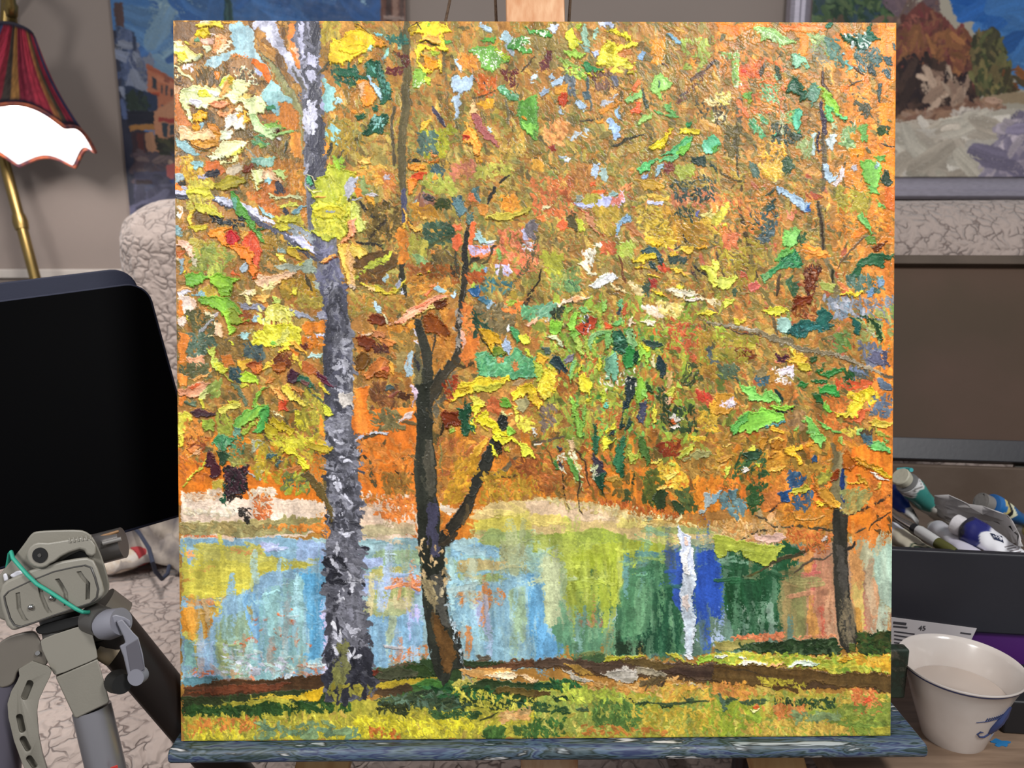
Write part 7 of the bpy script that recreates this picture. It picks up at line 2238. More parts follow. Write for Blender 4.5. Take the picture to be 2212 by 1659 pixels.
D 74883c/84963c/94a048 110 60 20 960,1330 1740,1220 1740,1480 1200,1440
K 748c38/7c9440 2 25 1180,1460 1420,1420 1640,1490 1500,1500
K b0a844/a8a03c 2 5 1500,1480 1700,1460 1735,1530 1560,1540
D 889c68/788c60 50 60 10 760,1340 1200,1340 1180,1420 780,1420
@ 0 0 1
M 500 13 60 376,46 1934,46 1934,1050 376,1050
K a89c84/8c8068/bcb09c 4 14 1515,693 1530,697 1568,701 1612,706 1640,712 1641,721 1610,715 1566,707 1520,699
K 8c8064/7a6e54/a89c80 4 22 1640,714 1690,731 1735,744 1775,754 1800,764 1799,772 1770,763 1730,753 1680,744 1640,723
K b0a48c/988c74 4 22 1798,763 1850,779 1905,806 1901,813 1848,788 1798,772
L 6c6454 8 1900,808 1930,816
L 4c3c2c 3 1566,708 1600,720 1640,722
L d8d0c0 3 1580,704 1630,711
"""
STREET_TEXT = """
G .86
@ 0 0 1
K 4478b4/5080b8/3c70ac 1 10 230,-150 900,-150 900,130 230,130
K 6c94b8/7ca0bc/5c88b0 1 10 240,120 440,150 440,280 330,180
D 8cb0c8/a0bcc8/5c88b8/3c68a8 90 50 10 290,-40 860,-40 860,120 300,150
D 3464a4/4474b0 60 60 5 330,-60 860,-60 860,40 400,40
K 34384c/2c3044/3c4054 1 86 235,60 262,70 300,240 330,380 330,460 235,460
K 4c3838/5c4444 1 88 245,5 264,5 268,60 250,56
K 3c4c6c/344464/485878 1 85 250,55 288,70 296,180 306,250 268,240
D 8c94a8/a0a4b0/54648c 16 30 86 254,70 290,76 304,230 266,236
K 34405c/2c3850 1 85 284,80 292,80 306,260 298,260
K 6c7490/5c6484/7c84a0 1 84 292,95 318,142 320,240 302,240
D 8c94a8/485478 30 24 86 296,110 316,140 318,230 302,230
K c87c5c/c07454/d08868 1 14 316,140 400,184 400,320 340,330 320,200
K a85c44 1 20 316,138 400,182 400,190 316,148
K 9c5844 1 60 356,162 366,166 366,180 354,176
K 2c3440 1 85 327,166 338,172 338,194 329,190
K 3c4450 1 85 347,182 352,184 352,202 348,200
K 3c4450 1 85 357,184 362,186 362,206 358,204
K 3c4450 1 85 368,190 373,192 373,210 369,208
K 344058 1 85 349,226 355,228 356,246 350,244
K 344058 1 85 362,228 368,230 368,248 363,246
K b85034 1 8 318,200 346,198 344,208 318,206
K 2c3c5c/243450 1 5 270,182 340,206 340,240 276,236
D 1c2c30/2c3c34 30 16 60 280,210 312,216 312,232 282,230
K 242838/1c2030/2c2c3c 1 5 273,238 332,240 334,268 276,266
K b8844c/a8743c 1 2 278,270 332,266 332,280 280,282
K d09470/c08464 1 30 332,240 400,200 400,280 352,340 334,340
K 3c2c34/342430 1 86 283,284 320,284 326,366 290,366
K 5c2c2c/4c2428 1 88 296,288 310,288 314,366 300,366
K a87c60/b88868 1 86 312,288 330,282 340,320 330,350 322,350
K a83c38/984038 1 4 342,252 400,258 400,266 342,262
K 34404c 1 85 350,266 362,266 362,296 352,292
K 3c4854 1 85 366,268 376,268 376,290 368,290
D 34382c/4c4c34/2c2c28 50 16 30 342,306 400,300 400,350 350,340
D 5c4c54/4c4450/6c5c5c 70 22 10 300,340 400,340 400,390 300,390
K 4c4c68/44445c/5c5c78 1 3 290,370 420,366 460,460 460,600 290,600
K 3c2c34 1 5 292,388 342,384 340,396 294,398
K c86c68/b85c5c 2 85 360,356 380,352 382,386 360,386
K c8a894 1 60 364,344 374,344 374,354 364,354
K 34509c/2c4488 2 88 362,386 380,386 380,438 364,436
K 3c4868/54546c 1 4 296,400 360,392 360,450 298,450
D 5c5c74/44445c/3c3c54 120 40 4 300,400 460,400 460,600 300,600
K 244c4c/2c5450/1c3c40 2 88 483,-10 496,-10 503,22 504,60 481,60 484,20
K 3c6464 2 85 486,6 492,6 494,50 487,50
K 7c5448/6c4438/8c6454 1 88 818,-120 878,-120 878,120 822,120
K 4c3430/3c2824 1 88 830,-100 842,-100 846,120 834,120
K a88474/987464 1 86 846,-60 858,-60 860,60 848,60
K 5c4038 1 88 860,-100 870,-100 872,120 864,120
K b09488 1 2 826,34 872,34 872,42 826,42
"""
BEACH_TEXT = """
@ 0 0 1
K 1c5cac/2c68b0/1854a0 1 8 1980,-200 2500,-200 2500,180 2212,175 2140,60 2060,30
K 3c74b4/4c80b8/5c8cc0 1 8 2130,60 2500,40 2500,200 2200,190
D 2c64ac/4478b4 50 50 8 2020,-100 2400,-100 2400,140 2180,140
K 243c2c/1c3024/34482c 1 60 1720,-200 1926,-200 1930,40 1900,52 1720,60
D 3c5434/4c6440/1c3828/2c4454/5c7048 240 18 60 1725,-100 1926,-100 1926,56 1725,56
D 6c5850/7c5c54/5c4c54/84685c 90 24 80 1915,-120 2000,-120 2030,60 1930,100
K 5c4c40/6c5848/4c4438 1 80 1700,56 1940,56 1940,280 1700,290
D 6c5c44/5c4838/74584c/48503c 160 22 78 1700,50 1940,50 1940,260 1700,270
K 6c4038/743c38/5c3c34 1 80 1936,60 1990,0 2016,20 2060,56 2090,80 2104,120 2110,200 2060,230 1936,240
D 844840/743438/6c4438/8c5c44/5c3430/94584c 300 18 80 1936,60 2000,30 2070,60 2100,90 2104,220 1936,236
D 8c5c3c/a06c44/7c4c38 90 16 82 1936,60 2090,70 2100,160 1936,160
D 3c2c28/2c2024/4c3830 190 22 84 1936,130 2000,130 2110,190 2100,236 1936,246
D a88c78/b8a08c/8c7060 40 20 78 1990,150 2090,160 2080,236 1990,236
K 4c4c34/5c5438/3c4430 1 80 2092,110 2110,70 2140,60 2156,90 2170,130 2184,150 2190,200 2110,206
D 6c6c44/4c5434/7c6c48/3c3c2c/84784c 160 16 80 2096,80 2150,64 2184,150 2190,206 2110,206
D 7c4c2c/8c5830/5c3c2c/4c4430 110 14 60 2156,150 2200,150 2300,180 2500,160 2500,220 2150,206
K a89478/988468 1 6 2100,212 2212,196 2500,196 2500,230 2212,222 2130,226
D 8c6c58/a07c64/7c5848/b0907c 150 16 6 1936,250 2050,236 2150,214 2160,240 2000,270 1936,272
D d8ccc0/c8bcb0 40 14 10 2060,240 2150,230 2140,260 2050,258
K c8c0b4/c0b8a8/d0c8b8 1 4 1720,276 1936,276 2050,264 2160,236 2220,232 2160,310 2130,384 1720,384
D d4ccbc/bcb4a4/c8bcac/b8ac9c/dcd4c8 260 44 5 1720,280 2060,270 2150,250 2150,384 1720,384
K a49cac/9890a4/b0a8b4 1 -30 2212,236 2500,220 2500,384 2110,384 2160,330
D 948ca0/b0a4b4/847c94/c0b4bc 160 40 -10 2170,270 2500,230 2500,384 2120,384
"""
# ---------------------------------------------------------------- painted surfaces
def plane_mapper(o, ux, uy, w, h, gw, gh):
    """photograph positions -> cells of a painted surface whose corner is o, axes ux (across), uy (down)"""
    n = ux.cross(uy)
    def f(p):
        out = np.empty((len(p), 2))
        for i, (x, y) in enumerate(p):
            r = ray(x, y); q = CAM + r * ((o - CAM).dot(n) / r.dot(n)) - o
            out[i] = q.dot(ux) / w * gw, q.dot(uy) / h * gh
        return out
    return f

def paint_mesh(name, cv, o, ux, uy, w, h, relief, material, parent):
    """dense sheet carrying the paint: colour per vertex, brush relief as real height"""
    gw, gh = cv.gw, cv.gh
    n = uy.cross(ux).normalized()
    if n.dot(CAM - o) < 0: n = -n
    u = (np.arange(gw) / (gw - 1) * w).astype(np.float32); v = (np.arange(gh) / (gh - 1) * h).astype(np.float32)
    U, V = np.meshgrid(u, v)
    Hh = cv.H.copy() * relief
    e = 3
    for k in range(e):
        s = k / e
        Hh[k] *= s; Hh[-1 - k] *= s; Hh[:, k] *= s; Hh[:, -1 - k] *= s
    P = np.empty((gh, gw, 3), np.float32)
    for a in range(3):
        P[..., a] = o[a] + ux[a] * U + uy[a] * V + n[a] * Hh
    me = D.meshes.new(name)
    me.vertices.add(gw * gh); me.vertices.foreach_set('co', P.ravel())
    idx = np.arange(gw * gh, dtype=np.int32).reshape(gh, gw)
    q = np.stack([idx[:-1, :-1], idx[1:, :-1], idx[1:, 1:], idx[:-1, 1:]], -1).reshape(-1, 4)
    nf = len(q)
    me.loops.add(nf * 4); me.loops.foreach_set('vertex_index', q.ravel())
    me.polygons.add(nf); me.polygons.foreach_set('loop_start', np.arange(0, nf * 4, 4, dtype=np.int32))
    me.polygons.foreach_set('use_smooth', np.ones(nf, bool))
    me.update(calc_edges=True)
    a = me.color_attributes.new('Col', 'BYTE_COLOR', 'POINT')
    c = np.ones((gw * gh, 4), np.float32); c[:, :3] = np.clip(cv.C, 0, 1).reshape(-1, 3)
    a.data.foreach_set('color_srgb', c.ravel())
    me.materials.append(material)
    ob = D.objects.new(name, me); COL.objects.link(ob)
    attach(ob, parent)
    return ob

def painted(gw, gh, o, ux, uy, w, h, text, seed=7, base='b07f3c', px_w=None):
    cv = Canvas(gw, gh, plane_mapper(o, ux, uy, w, h, gw, gh), seed, base)
    cv.content_w = px_w or gw
    cv.run(text)
    return cv
# ---------------------------------------------------------------- the room
m_wall = mat('wall_paint', '978b84', .9, var=.05, scale=4, bump=.12, bscale=300, spec=.2)
m_floor = wood_mat('floor_boards', '5c4636', '3c2c22', 8, (.1, 1, 1))
m_white = mat('white_trim', 'c8c0b8', .6, var=.04, scale=10)
WY = 1.72
def struct(name, c, s, m, bevel=0):
    b = MB(); b.box(c, s); return tag(b.build(name, m, smooth=False, bevel=bevel), kind='structure')
struct('wall_back', (0.1, WY + .03, 1.3), (4.4, .06, 2.6), m_wall)
struct('floor', (0.1, .5, -.02), (4.4, 3.0, .04), m_floor)
struct('baseboard_back', (0.1, WY - .008, .05), (4.4, .016, .1), m_white, .003)
struct('trim_1', (-1.15, WY - .006, .835), (.62, .012, .02), m_white, .003)

# ---------------------------------------------------------------- painting on the easel
def cw(v): return RGT * v[0] - UPV * v[1] + FWD * v[2]
UX = cw(Vector((.99993, -.00238, .01187))).normalized()
UY = cw(Vector((.00578, .99977, .02080))); UY = (UY - UX * UY.dot(UX)).normalized()
NN = UY.cross(UX).normalized()
if NN.dot(FWD) > 0: NN = -NN                      # towards the viewer
ORG = CAM + cw(Vector((-.23289, -.24994, .5295)))
W0 = .5; H0 = .50035
GRID = 1400
CANVAS = ORG + UX * W0 / 2 + UY * H0
art = thing('canvas_painting', CANVAS, 'large square unframed oil painting of autumn trees beside a pond, held on the easel', 'painting')
m_side = mat('canvas_edge', 'b07a48', .8, var=.3, scale=40, bump=.2, bscale=400)
b = MB()
b.prism([ORG, ORG + UX * W0, ORG + UX * W0 + UY * H0, ORG + UY * H0], -NN * .018)
b.build('stretched_canvas', m_side, art, smooth=False, bevel=.0012)
m_oil = attr_mat('oil_paint', .40, .2, 700, .3)
cv = painted(GRID, GRID, ORG, UX, UY, W0, H0, PAINT_TEXT, 7, 'b07f3c', 1545.0)
cv.finish()
paint_mesh('paint_layer', cv, ORG + NN * .0006, UX, UY, W0, H0, .00017, m_oil, art)
del cv

# ---------------------------------------------------------------- pictures on the wall
def wall_canvas(name, x0, x1, z0, z1, y, thick, text, grid, base, label, frame=None, seed=5):
    t = thing(name, ((x0 + x1) / 2, y, z0), label, 'painting')
    bb = MB(); bb.box(((x0 + x1) / 2, y + thick / 2, (z0 + z1) / 2), (x1 - x0, thick, z1 - z0))
    bb.build('stretched_canvas', mat(name + '_edge', '8c8078', .8, var=.1), t, smooth=False, bevel=.001)
    w, h = x1 - x0, z1 - z0
    o = Vector((x0, y - .0006, z1))
    c = painted(int(grid * w), int(grid * h), o, Vector((1, 0, 0)), Vector((0, 0, -1)), w, h, text, seed, base, int(grid * w) * 1.0)
    c.content_w = w / 1.72 * 1632
    paint_mesh('paint_layer', c, o, Vector((1, 0, 0)), Vector((0, 0, -1)), w, h, .00012, attr_mat(name + '_paint', .5, .1, 500, .35), t)
    return t
wall_canvas('street_painting', -.823, -.219, .86, 1.56, WY - .022, .02, STREET_TEXT, 760, '4a74ac',
            'unframed painting of a street under blue sky, on the wall behind the lamp')
bt = wall_canvas('beach_painting', .612, 1.33, 1.04, 1.60, WY - .034, .02, BEACH_TEXT, 760, 'b0a898',
            'silver framed painting of a sandy path beside autumn bushes, hanging above the sofa')
m_silver = mat('silver_leaf', 'c0bac8', .35, .35, var=.25, scale=25, stretch=(3, 3, 30), bump=.1, bscale=80)
def frame_bar(p, q, wide, inward):
    """moulded frame length from p to q, section stepping inward"""
    sec = [(0, 0), (0, .026), (.006, .034), (.016, .034), (.022, .026), (.030, .026), (.036, .020), (wide, .012), (wide, 0)]
    d = (q - p).normalized(); bb = MB(); vs = []
    for s, e in ((p, 0), (q, 1)):
        for a, hgt in sec:
            sh = a if e == 0 else -a
            vs.append(s + inward * a + d * sh + Vector((0, -1, 0)) * hgt)
    n = len(sec)
    fs = [(i, (i + 1) % n, n + (i + 1) % n, n + i) for i in range(n)] + [tuple(range(n)), tuple(range(2 * n - 1, n - 1, -1))]
    bb.add(vs, fs); return bb
fx0, fx1, fz0, fz1 = .566, 1.376, .994, 1.646
c4 = [Vector((fx0, WY - .014, fz0)), Vector((fx1, WY - .014, fz0)), Vector((fx1, WY - .014, fz1)), Vector((fx0, WY - .014, fz1))]
inw = [Vector((0, 0, 1)), Vector((-1, 0, 0)), Vector((0, 0, -1)), Vector((1, 0, 0))]
for i in range(4):
    frame_bar(c4[i], c4[(i + 1) % 4], .047, inw[i]).build('frame', m_silver, bt, ang=30)

# ---------------------------------------------------------------- sofa
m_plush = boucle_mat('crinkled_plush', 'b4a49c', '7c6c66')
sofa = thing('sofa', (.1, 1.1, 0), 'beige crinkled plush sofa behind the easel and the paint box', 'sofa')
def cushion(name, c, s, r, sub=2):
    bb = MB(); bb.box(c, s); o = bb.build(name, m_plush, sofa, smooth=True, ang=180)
    md = o.modifiers.new('round', 'BEVEL'); md.width = r; md.segments = 8
    o.data.shade_smooth()
    sb = o.modifiers.new('sub', 'SUBSURF'); sb.levels = 2; sb.render_levels = 2; sb.subdivision_type = 'SIMPLE'
    tx = D.textures.new(name + '_folds', 'CLOUDS'); tx.noise_scale = .09
    dm = o.modifiers.new('folds', 'DISPLACE'); dm.texture = tx; dm.strength = .022; dm.mid_level = .5
    dm.texture_coords = 'GLOBAL'
    return o
cushion('backrest', (.35, 1.32, .60), (1.98, .22, .745), .085)
cushion('seat', (-.36, .90, .34), (1.04, .56, .215), .06)
cushion('seat', (.74, 1.08, .34), (1.10, .26, .20), .05)
bb = MB(); bb.box((.22, 1.13, .15), (2.10, .52, .16)); bb.build('base', m_plush, sofa, bevel=.02)
for x in (-.74, 1.2):
    for y in (.94, 1.36):
        bb = MB(); bb.tube([(x, y, 0), (x, y, .08)], .02); bb.build('foot', mat('dark_foot', '2c221c', .4), sofa)

# crumpled cloth and slipper lying on the sofa seat
m_cloth = mat('patterned_cloth', 'b4a89c', .95, var_to='6c6668', scale=26, bump=.5, bscale=60)
seat_z = .452
cl = thing('crumpled_cloth', atz(350, 1215, seat_z), 'crumpled beige and grey patterned cloth with a blue drawstring lying on the sofa', 'cloth')
bb = MB(); n = 26; base = atz(352, 1190, seat_z)
vs = []
for j in range(n):
    for i in range(n):
        u, v = i / (n - 1) - .5, j / (n - 1) - .5
        e = max(0, 1 - (abs(u * 2) ** 3 + abs(v * 2) ** 3) * .8)
        z = e * (.05 + .02 * math.sin(9 * u + 3 * math.sin(7 * v)) + .012 * math.sin(21 * v + 8 * u) + .008 * math.sin(33 * u))
        vs.append(base + Vector((u * .17 + .012 * math.sin(8 * v), v * .17 + .01 * math.sin(9 * u), z + .002)))
bb.add(vs, [(j * n + i, j * n + i + 1, (j + 1) * n + i + 1, (j + 1) * n + i) for j in range(n - 1) for i in range(n - 1)])
o = bb.build('fabric', m_cloth, cl); o.modifiers.new('thick', 'SOLIDIFY').thickness = .003
pts = [atz(x, y, seat_z + z) for x, y, z in ((278, 1128, .056), (300, 1150, .058), (322, 1185, .056), (330, 1215, .05), (336, 1235, .03), (350, 1251, .008), (362, 1240, .008), (366, 1222, .012))]
bb = MB(); bb.tube(pts, .0028, 8); bb.build('drawstring', mat('navy_cord', '2c3348', .8), cl)
sl = thing('slipper', atz(275, 1240, seat_z), 'cream slipper with a red cuff lying on the sofa beside the crumpled cloth', 'slipper')
c = atz(268, 1232, seat_z)
ax = (atz(320, 1205, seat_z) - atz(225, 1240, seat_z)).normalized()
bb = MB(); L = [-.034, -.03, -.02, -.008, .004, .012]
bb.tube([c + ax * l + Vector((0, 0, .014)) for l in L], [.003, .010, .015, .017, .018, .018], 18, flat=[(.8, 1.1)] * 6)
bb.build('upper', mat('cream_fleece', 'c8b49c', .9, var_to='e4dcd4', scale=90, bump=.4, bscale=150), sl)
bb = MB(); bb.tube([c + ax * l + Vector((0, 0, .015)) for l in (.0125, .022, .034, .04)], [.0185, .0195, .018, .012], 18, flat=[(.8, 1.1)] * 4)
bb.build('cuff', mat('red_cuff', 'a8383c', .9, bump=.4, bscale=200), sl)

# ---------------------------------------------------------------- floor lamp
m_brass = mat('aged_brass', '9c8450', .3, .9, var=.3, scale=12, bump=.05)
d = 1.42
lamp = thing('floor_lamp', at(330, 1500, 1.43), 'brass floor lamp with a pleated red, blue and gold shade, lit', 'lamp')
p_hi = at(8, 345, d + .165); p_lo = at(78, 608, d + .16)
dirp = (p_lo - p_hi).normalized()
foot = p_hi + dirp * ((p_hi.z - .02) / -dirp.z)
lamp.location = (foot.x, foot.y, 0)
bb = MB(); bb.tube([at(16, -52, d - .04), at(16, -66, d + .02), at(16, -60, d + .08), at(14, 20, d + .15), at(4, 180, d + .18), at(2, 290, d + .172), p_hi, foot], .0105, 20); bb.build('pole', m_brass, lamp)
bb = MB(); bb.tube([p_hi + dirp * .12, p_hi + dirp * .135, p_hi + dirp * .15], [.0125, .0145, .0125], 20); bb.build('collar', m_brass, lamp)
bb = MB(); bb.lathe([(0, 0), (.11, 0), (.12, .006), (.11, .016), (.04, .026), (.014, .04), (0, .04)], Matrix.Translation((foot.x, foot.y, .0)), 40); bb.build('base', m_brass, lamp)
tilt = Matrix.Rotation(math.radians(-17), 3, 'X')
axis = (tilt @ Vector((0, 0, 1))).normalized()
sc = at(14, 300, d)
top = sc + axis * .205
rot = axis.to_track_quat('Z', 'Y').to_matrix().to_4x4()
M = Matrix.Translation(sc) @ rot
RB, RT, HS = .145, .034, .205
NS = 8; NA = 240
def rim_r(a):  return RB * (1 - .085 * abs(math.sin(a * NS / 2)))
def rim_z(a):  return .020 * abs(math.sin(a * NS / 2))
PH = math.radians(20)
stripe = ['7c2434', '8c2c3c', 'a83448', '74242f', '3c3430', '8c6438', '6c2030', '842c3c', 'a43444', '98303f', '8c5c38', '443c30', '7c2434', '902c3c', '34384f', '3c4060']
bb = MB(); rows = 22; vs = []; cs = []
for j in range(rows + 1):
    q = j / rows
    for i in range(NA):
        a = 2 * math.pi * i / NA
        r0, z0 = rim_r(a + PH), rim_z(a + PH)
        r = r0 + (RT - r0) * q + .0012 * math.sin(a * 60) - .010 * math.sin(math.pi * q)
        v = Vector((r * math.cos(a), r * math.sin(a), z0 + (HS - z0) * q))
        vs.append(M @ v)
        k = int(i / NA * 60)
        col = np.array([int(stripe[k % 16][t:t + 2], 16) / 255 for t in (0, 2, 4)])
        if j in (0, 1) or j == rows: col = np.array([.07, .07, .13]) if j else np.array([.30, .10, .12])
        cs.append(tuple(col * (.85 + .3 * random.random())))
bb.v = [tuple(v) for v in vs]; bb.c = cs
bb.f = [(j * NA + i, j * NA + (i + 1) % NA, (j + 1) * NA + (i + 1) % NA, (j + 1) * NA + i) for j in range(rows) for i in range(NA)]
m_shade = attr_mat('pleated_shade_cloth', .8, .5, 260, .2)
bb.build('shade', m_shade, lamp, ang=60)
bb = MB(); vs = []
for j in range(13):
    q = j / 12
    for i in range(NA):
        a = 2 * math.pi * i / NA
        r0, z0 = rim_r(a + PH), rim_z(a + PH)
        r = (r0 + (RT - r0) * q) - .0055 - .010 * math.sin(math.pi * q)
        vs.append(M @ Vector((r * math.cos(a), r * math.sin(a), z0 + .0015 + (HS - .004 - z0) * q)))
bb.add(vs, [(j * NA + i, j * NA + (i + 1) % NA, (j + 1) * NA + (i + 1) % NA, (j + 1) * NA + i) for j in range(12) for i in range(NA)])
bb.build('lining', mat('white_lining', 'f4f0f4', .9, var=.03), lamp)
rim = [M @ Vector(((rim_r(a + PH)) * math.cos(a), rim_r(a + PH) * math.sin(a), rim_z(a + PH) - .0005)) for a in [2 * math.pi * i / 160 for i in range(161)]]
bb = MB(); bb.tube(rim, .0034, 8); bb.build('rim_trim', mat('shade_trim', '4c2c3c', .8, var_to='b4603c', scale=60), lamp)
bb = MB(); bb.tube([top - axis * .004, top + axis * .006], [RT + .001, RT - .002], 40); bb.build('top_cap', mat('dark_cap', '2a2836', .6), lamp)
ts = at(16, -52, d - .04)
bb = MB(); bb.tube([top, top.lerp(ts, .3), top.lerp(ts, .32), top.lerp(ts, .5), top.lerp(ts, .55), ts], [.008, .008, .010, .012, .009, .011], 20); bb.build('stem', m_brass, lamp)
m_bulb = mat('bulb_glass', 'fff4ea', .4)
m_bulb.node_tree.nodes['Principled BSDF'].inputs['Emission Color'].default_value = (1, .93, .86, 1)
m_bulb.node_tree.nodes['Principled BSDF'].inputs['Emission Strength'].default_value = 5
bc = sc + axis * .085 + Vector((.03, -.03, 0))
bb = MB(); bb.lathe([(.0, -.03), (.016, -.027), (.026, -.012), (.028, .003), (.02, .02), (.012, .034), (.012, .045), (0, .045)], Matrix.Translation(bc) @ rot, 24)
bb.build('bulb', m_bulb, lamp)
pl = D.lights.new('lamp_glow', 'POINT'); pl.energy = 1.6; pl.color = (1, .93, .88); pl.shadow_soft_size = .03
po = D.objects.new('lamp_glow', pl); COL.objects.link(po); po.location = bc - axis * .05 - Vector((0, .02, 0))

# ---------------------------------------------------------------- easel
m_pine = wood_mat('pine', 'd8b078', 'b07c44', 9, (1, 1, .1), .5)
m_pine_w = wood_mat('painted_pine', 'e0b890', 'b87848', 16, (1, 1, .25), .5)
easel = thing('easel', (CANVAS.x, CANVAS.y + .05, 0), 'pine wood easel with a paint smeared ledge holding the autumn painting', 'easel')
MID = ORG + UX * (W0 * .496)
BK = -NN
def slat(name, p, q, wide, thick, m, side=UX):
    t = (q - p).normalized(); s = (side - t * side.dot(t)).normalized(); nn = t.cross(s)
    bb = MB(); c = [p + s * a + nn * b_ for a, b_ in ((-wide / 2, -thick / 2), (wide / 2, -thick / 2), (wide / 2, thick / 2), (-wide / 2, thick / 2))]
    bb.prism(c, q - p); return bb.build(name, m, easel, smooth=False, bevel=.0015)
def on_lean(px, py, back):
    """point behind the canvas plane by 'back', in line with photograph position"""
    r = ray(px, py); o = ORG + BK * back
    return CAM + r * ((o - CAM).dot(NN) / r.dot(NN))
down = UY
def to_floor(p, d_): return p + d_ * ((p.z - .0) / -d_.z)
mt = on_lean(1150, -260, .034)
mb_ = on_lean(1186, 1650, .040)
slat('mast', mt, to_floor(mb_, (mb_ - mt).normalized()), .0425, .02, m_pine_w)
for px0, px1 in ((700, 690), (1677, 1684)):
    a = on_lean(1150 + (px0 - 1150) * .30, 300, .056); bpt = on_lean(px0, 1650, .046)
    slat('leg', a, to_floor(bpt, (bpt - a).normalized()), .0395, .02, m_pine)
hz = Vector((UX.x, UX.y, 0)).normalized(); dep = Vector((-hz.y, hz.x, 0))
LB = CANVAS + Vector((0, 0, -.0008))
def smear_mat(name, cols, scale=18, stretch=(.25, 1, 1), det=9, rgh=.7):
    m = D.materials.new(name); m.use_nodes = True
    nt = m.node_tree; N = nt.nodes; L_ = nt.links; p = N['Principled BSDF']; p.inputs['Roughness'].default_value = .45
    tc = N.new('ShaderNodeTexCoord'); mp = N.new('ShaderNodeMapping'); mp.inputs['Scale'].default_value = stretch
    L_.new(tc.outputs['Object'], mp.inputs['Vector'])
    no = N.new('ShaderNodeTexNoise'); no.inputs['Scale'].default_value = scale; no.inputs['Detail'].default_value = det; no.inputs['Roughness'].default_value = rgh; no.inputs['Distortion'].default_value = .4
    L_.new(mp.outputs['Vector'], no.inputs['Vector'])
    cr = N.new('ShaderNodeValToRGB'); cr.color_ramp.interpolation = 'LINEAR'
    e = cr.color_ramp.elements
    for i, c in enumerate(cols):
        pos = .33 + .34 * i / (len(cols) - 1)
        x = e[i] if i < 2 else e.new(pos)
        x.position = pos; x.color = srgb(c)
    L_.new(no.outputs['Fac'], cr.inputs['Fac']); L_.new(cr.outputs['Color'], p.inputs['Base Color'])
    bp = N.new('ShaderNodeBump'); bp.inputs['Strength'].default_value = .5; bp.inputs['Distance'].default_value = .0015
    L_.new(no.outputs['Fac'], bp.inputs['Height']); L_.new(bp.outputs['Normal'], p.inputs['Normal'])
    return m
m_ledge = smear_mat('paint_smeared_ledge', ['a8b0b4', '141c1c', '4c5c64', '1c2c24', '54687c', '2c3458', '60707c', '24342c', '4c5c6c', '1c2420', 'd0d0d0'], 30, (.5, 3, 3), 4, .55)
bb = MB()
xl, xr = -.256, .272
pr = []
for a, z in ((-.0085, -.0105), (-.0115, -.008), (-.0115, -.0035), (-.0085, 0), (.052, 0), (.052, -.0105)):
    pr.append(LB + dep * a + Vector((0, 0, z)) + hz * xl)
bb.prism(pr, hz * (xr - xl))
bb.build('ledge', m_ledge, easel, bevel=.002)
m_rail = smear_mat('paint_smeared_rail', ['141c18', '1c2c20', '28382c', '20281c', '4c4c40', '74604c', 'c8c8c0'], 30, (1, 1, 1))
bb = MB(); bb.prism([LB + dep * .053 + hz * -.22 + Vector((0, 0, -.006)), LB + dep * .053 + hz * .289 + Vector((0, 0, -.006)), LB + dep * .053 + hz * .289 + Vector((0, 0, .036)), LB + dep * .053 + hz * -.22 + Vector((0, 0, .036))], dep * .010)
bb.build('back_rail', m_rail, easel, bevel=.002)
m_twine = mat('twine', '5c4838', .95, var=.4, scale=200, bump=.6, bscale=600)
for pts in (((1000, -300, .06), (978, -60, .05), (972, 0, .048), (962, 48, .046), (960, 90, .046)), ((1030, -300, .06), (1072, -60, .05), (1070, 0, .048), (1072, 48, .046), (1072, 90, .046)), ((1190, -300, .06), (1226, -60, .05), (1232, 0, .048), (1229, 48, .046), (1228, 90, .046))):
    bb = MB(); bb.tube([on_lean(x, y, k) for x, y, k in pts], .0011, 8); bb.build('twine', m_twine, easel)
top3 = on_lean(1120, -300, .06)
bb = MB(); bb.tube([on_lean(990, -300, .06), on_lean(1200, -300, .06)], .004, 10); bb.build('crosspin', m_pine, easel)
mk = on_lean(1600, 1650, .12)
bb = MB(); bb.tube([(mk.x, mk.y, .0), (mk.x, mk.y, .60)], .0075, 16)
bb.build('support_tube', mat('grey_steel', '5c5a60', .35, .8), easel)

# ---------------------------------------------------------------- table
m_oak = wood_mat('table_wood', '9c8470', '6c5848', 10, (.12, 1, 1), .5)
TZ = .53
table = thing('table', (.53, .74, 0), 'wooden side table under the paint box and the cup', 'table')
bb = MB()
bb.prism([Vector((.241, .44, TZ)), Vector((.86, .44, TZ)), Vector((.86, .995, TZ)), Vector((.233, .995, TZ))], Vector((0, 0, -.022)))
bb.build('tabletop', m_oak, table, smooth=False, bevel=.002)
for x, y in ((.30, .47), (.82, .47), (.33, .90), (.82, .90)):
    bb = MB(); bb.prism([Vector((x - .018, y - .018, 0)), Vector((x + .018, y - .018, 0)), Vector((x + .018, y + .018, 0)), Vector((x - .018, y + .018, 0))], Vector((0, 0, TZ - .022)))
    bb.build('leg', m_oak, table, smooth=False, bevel=.002)

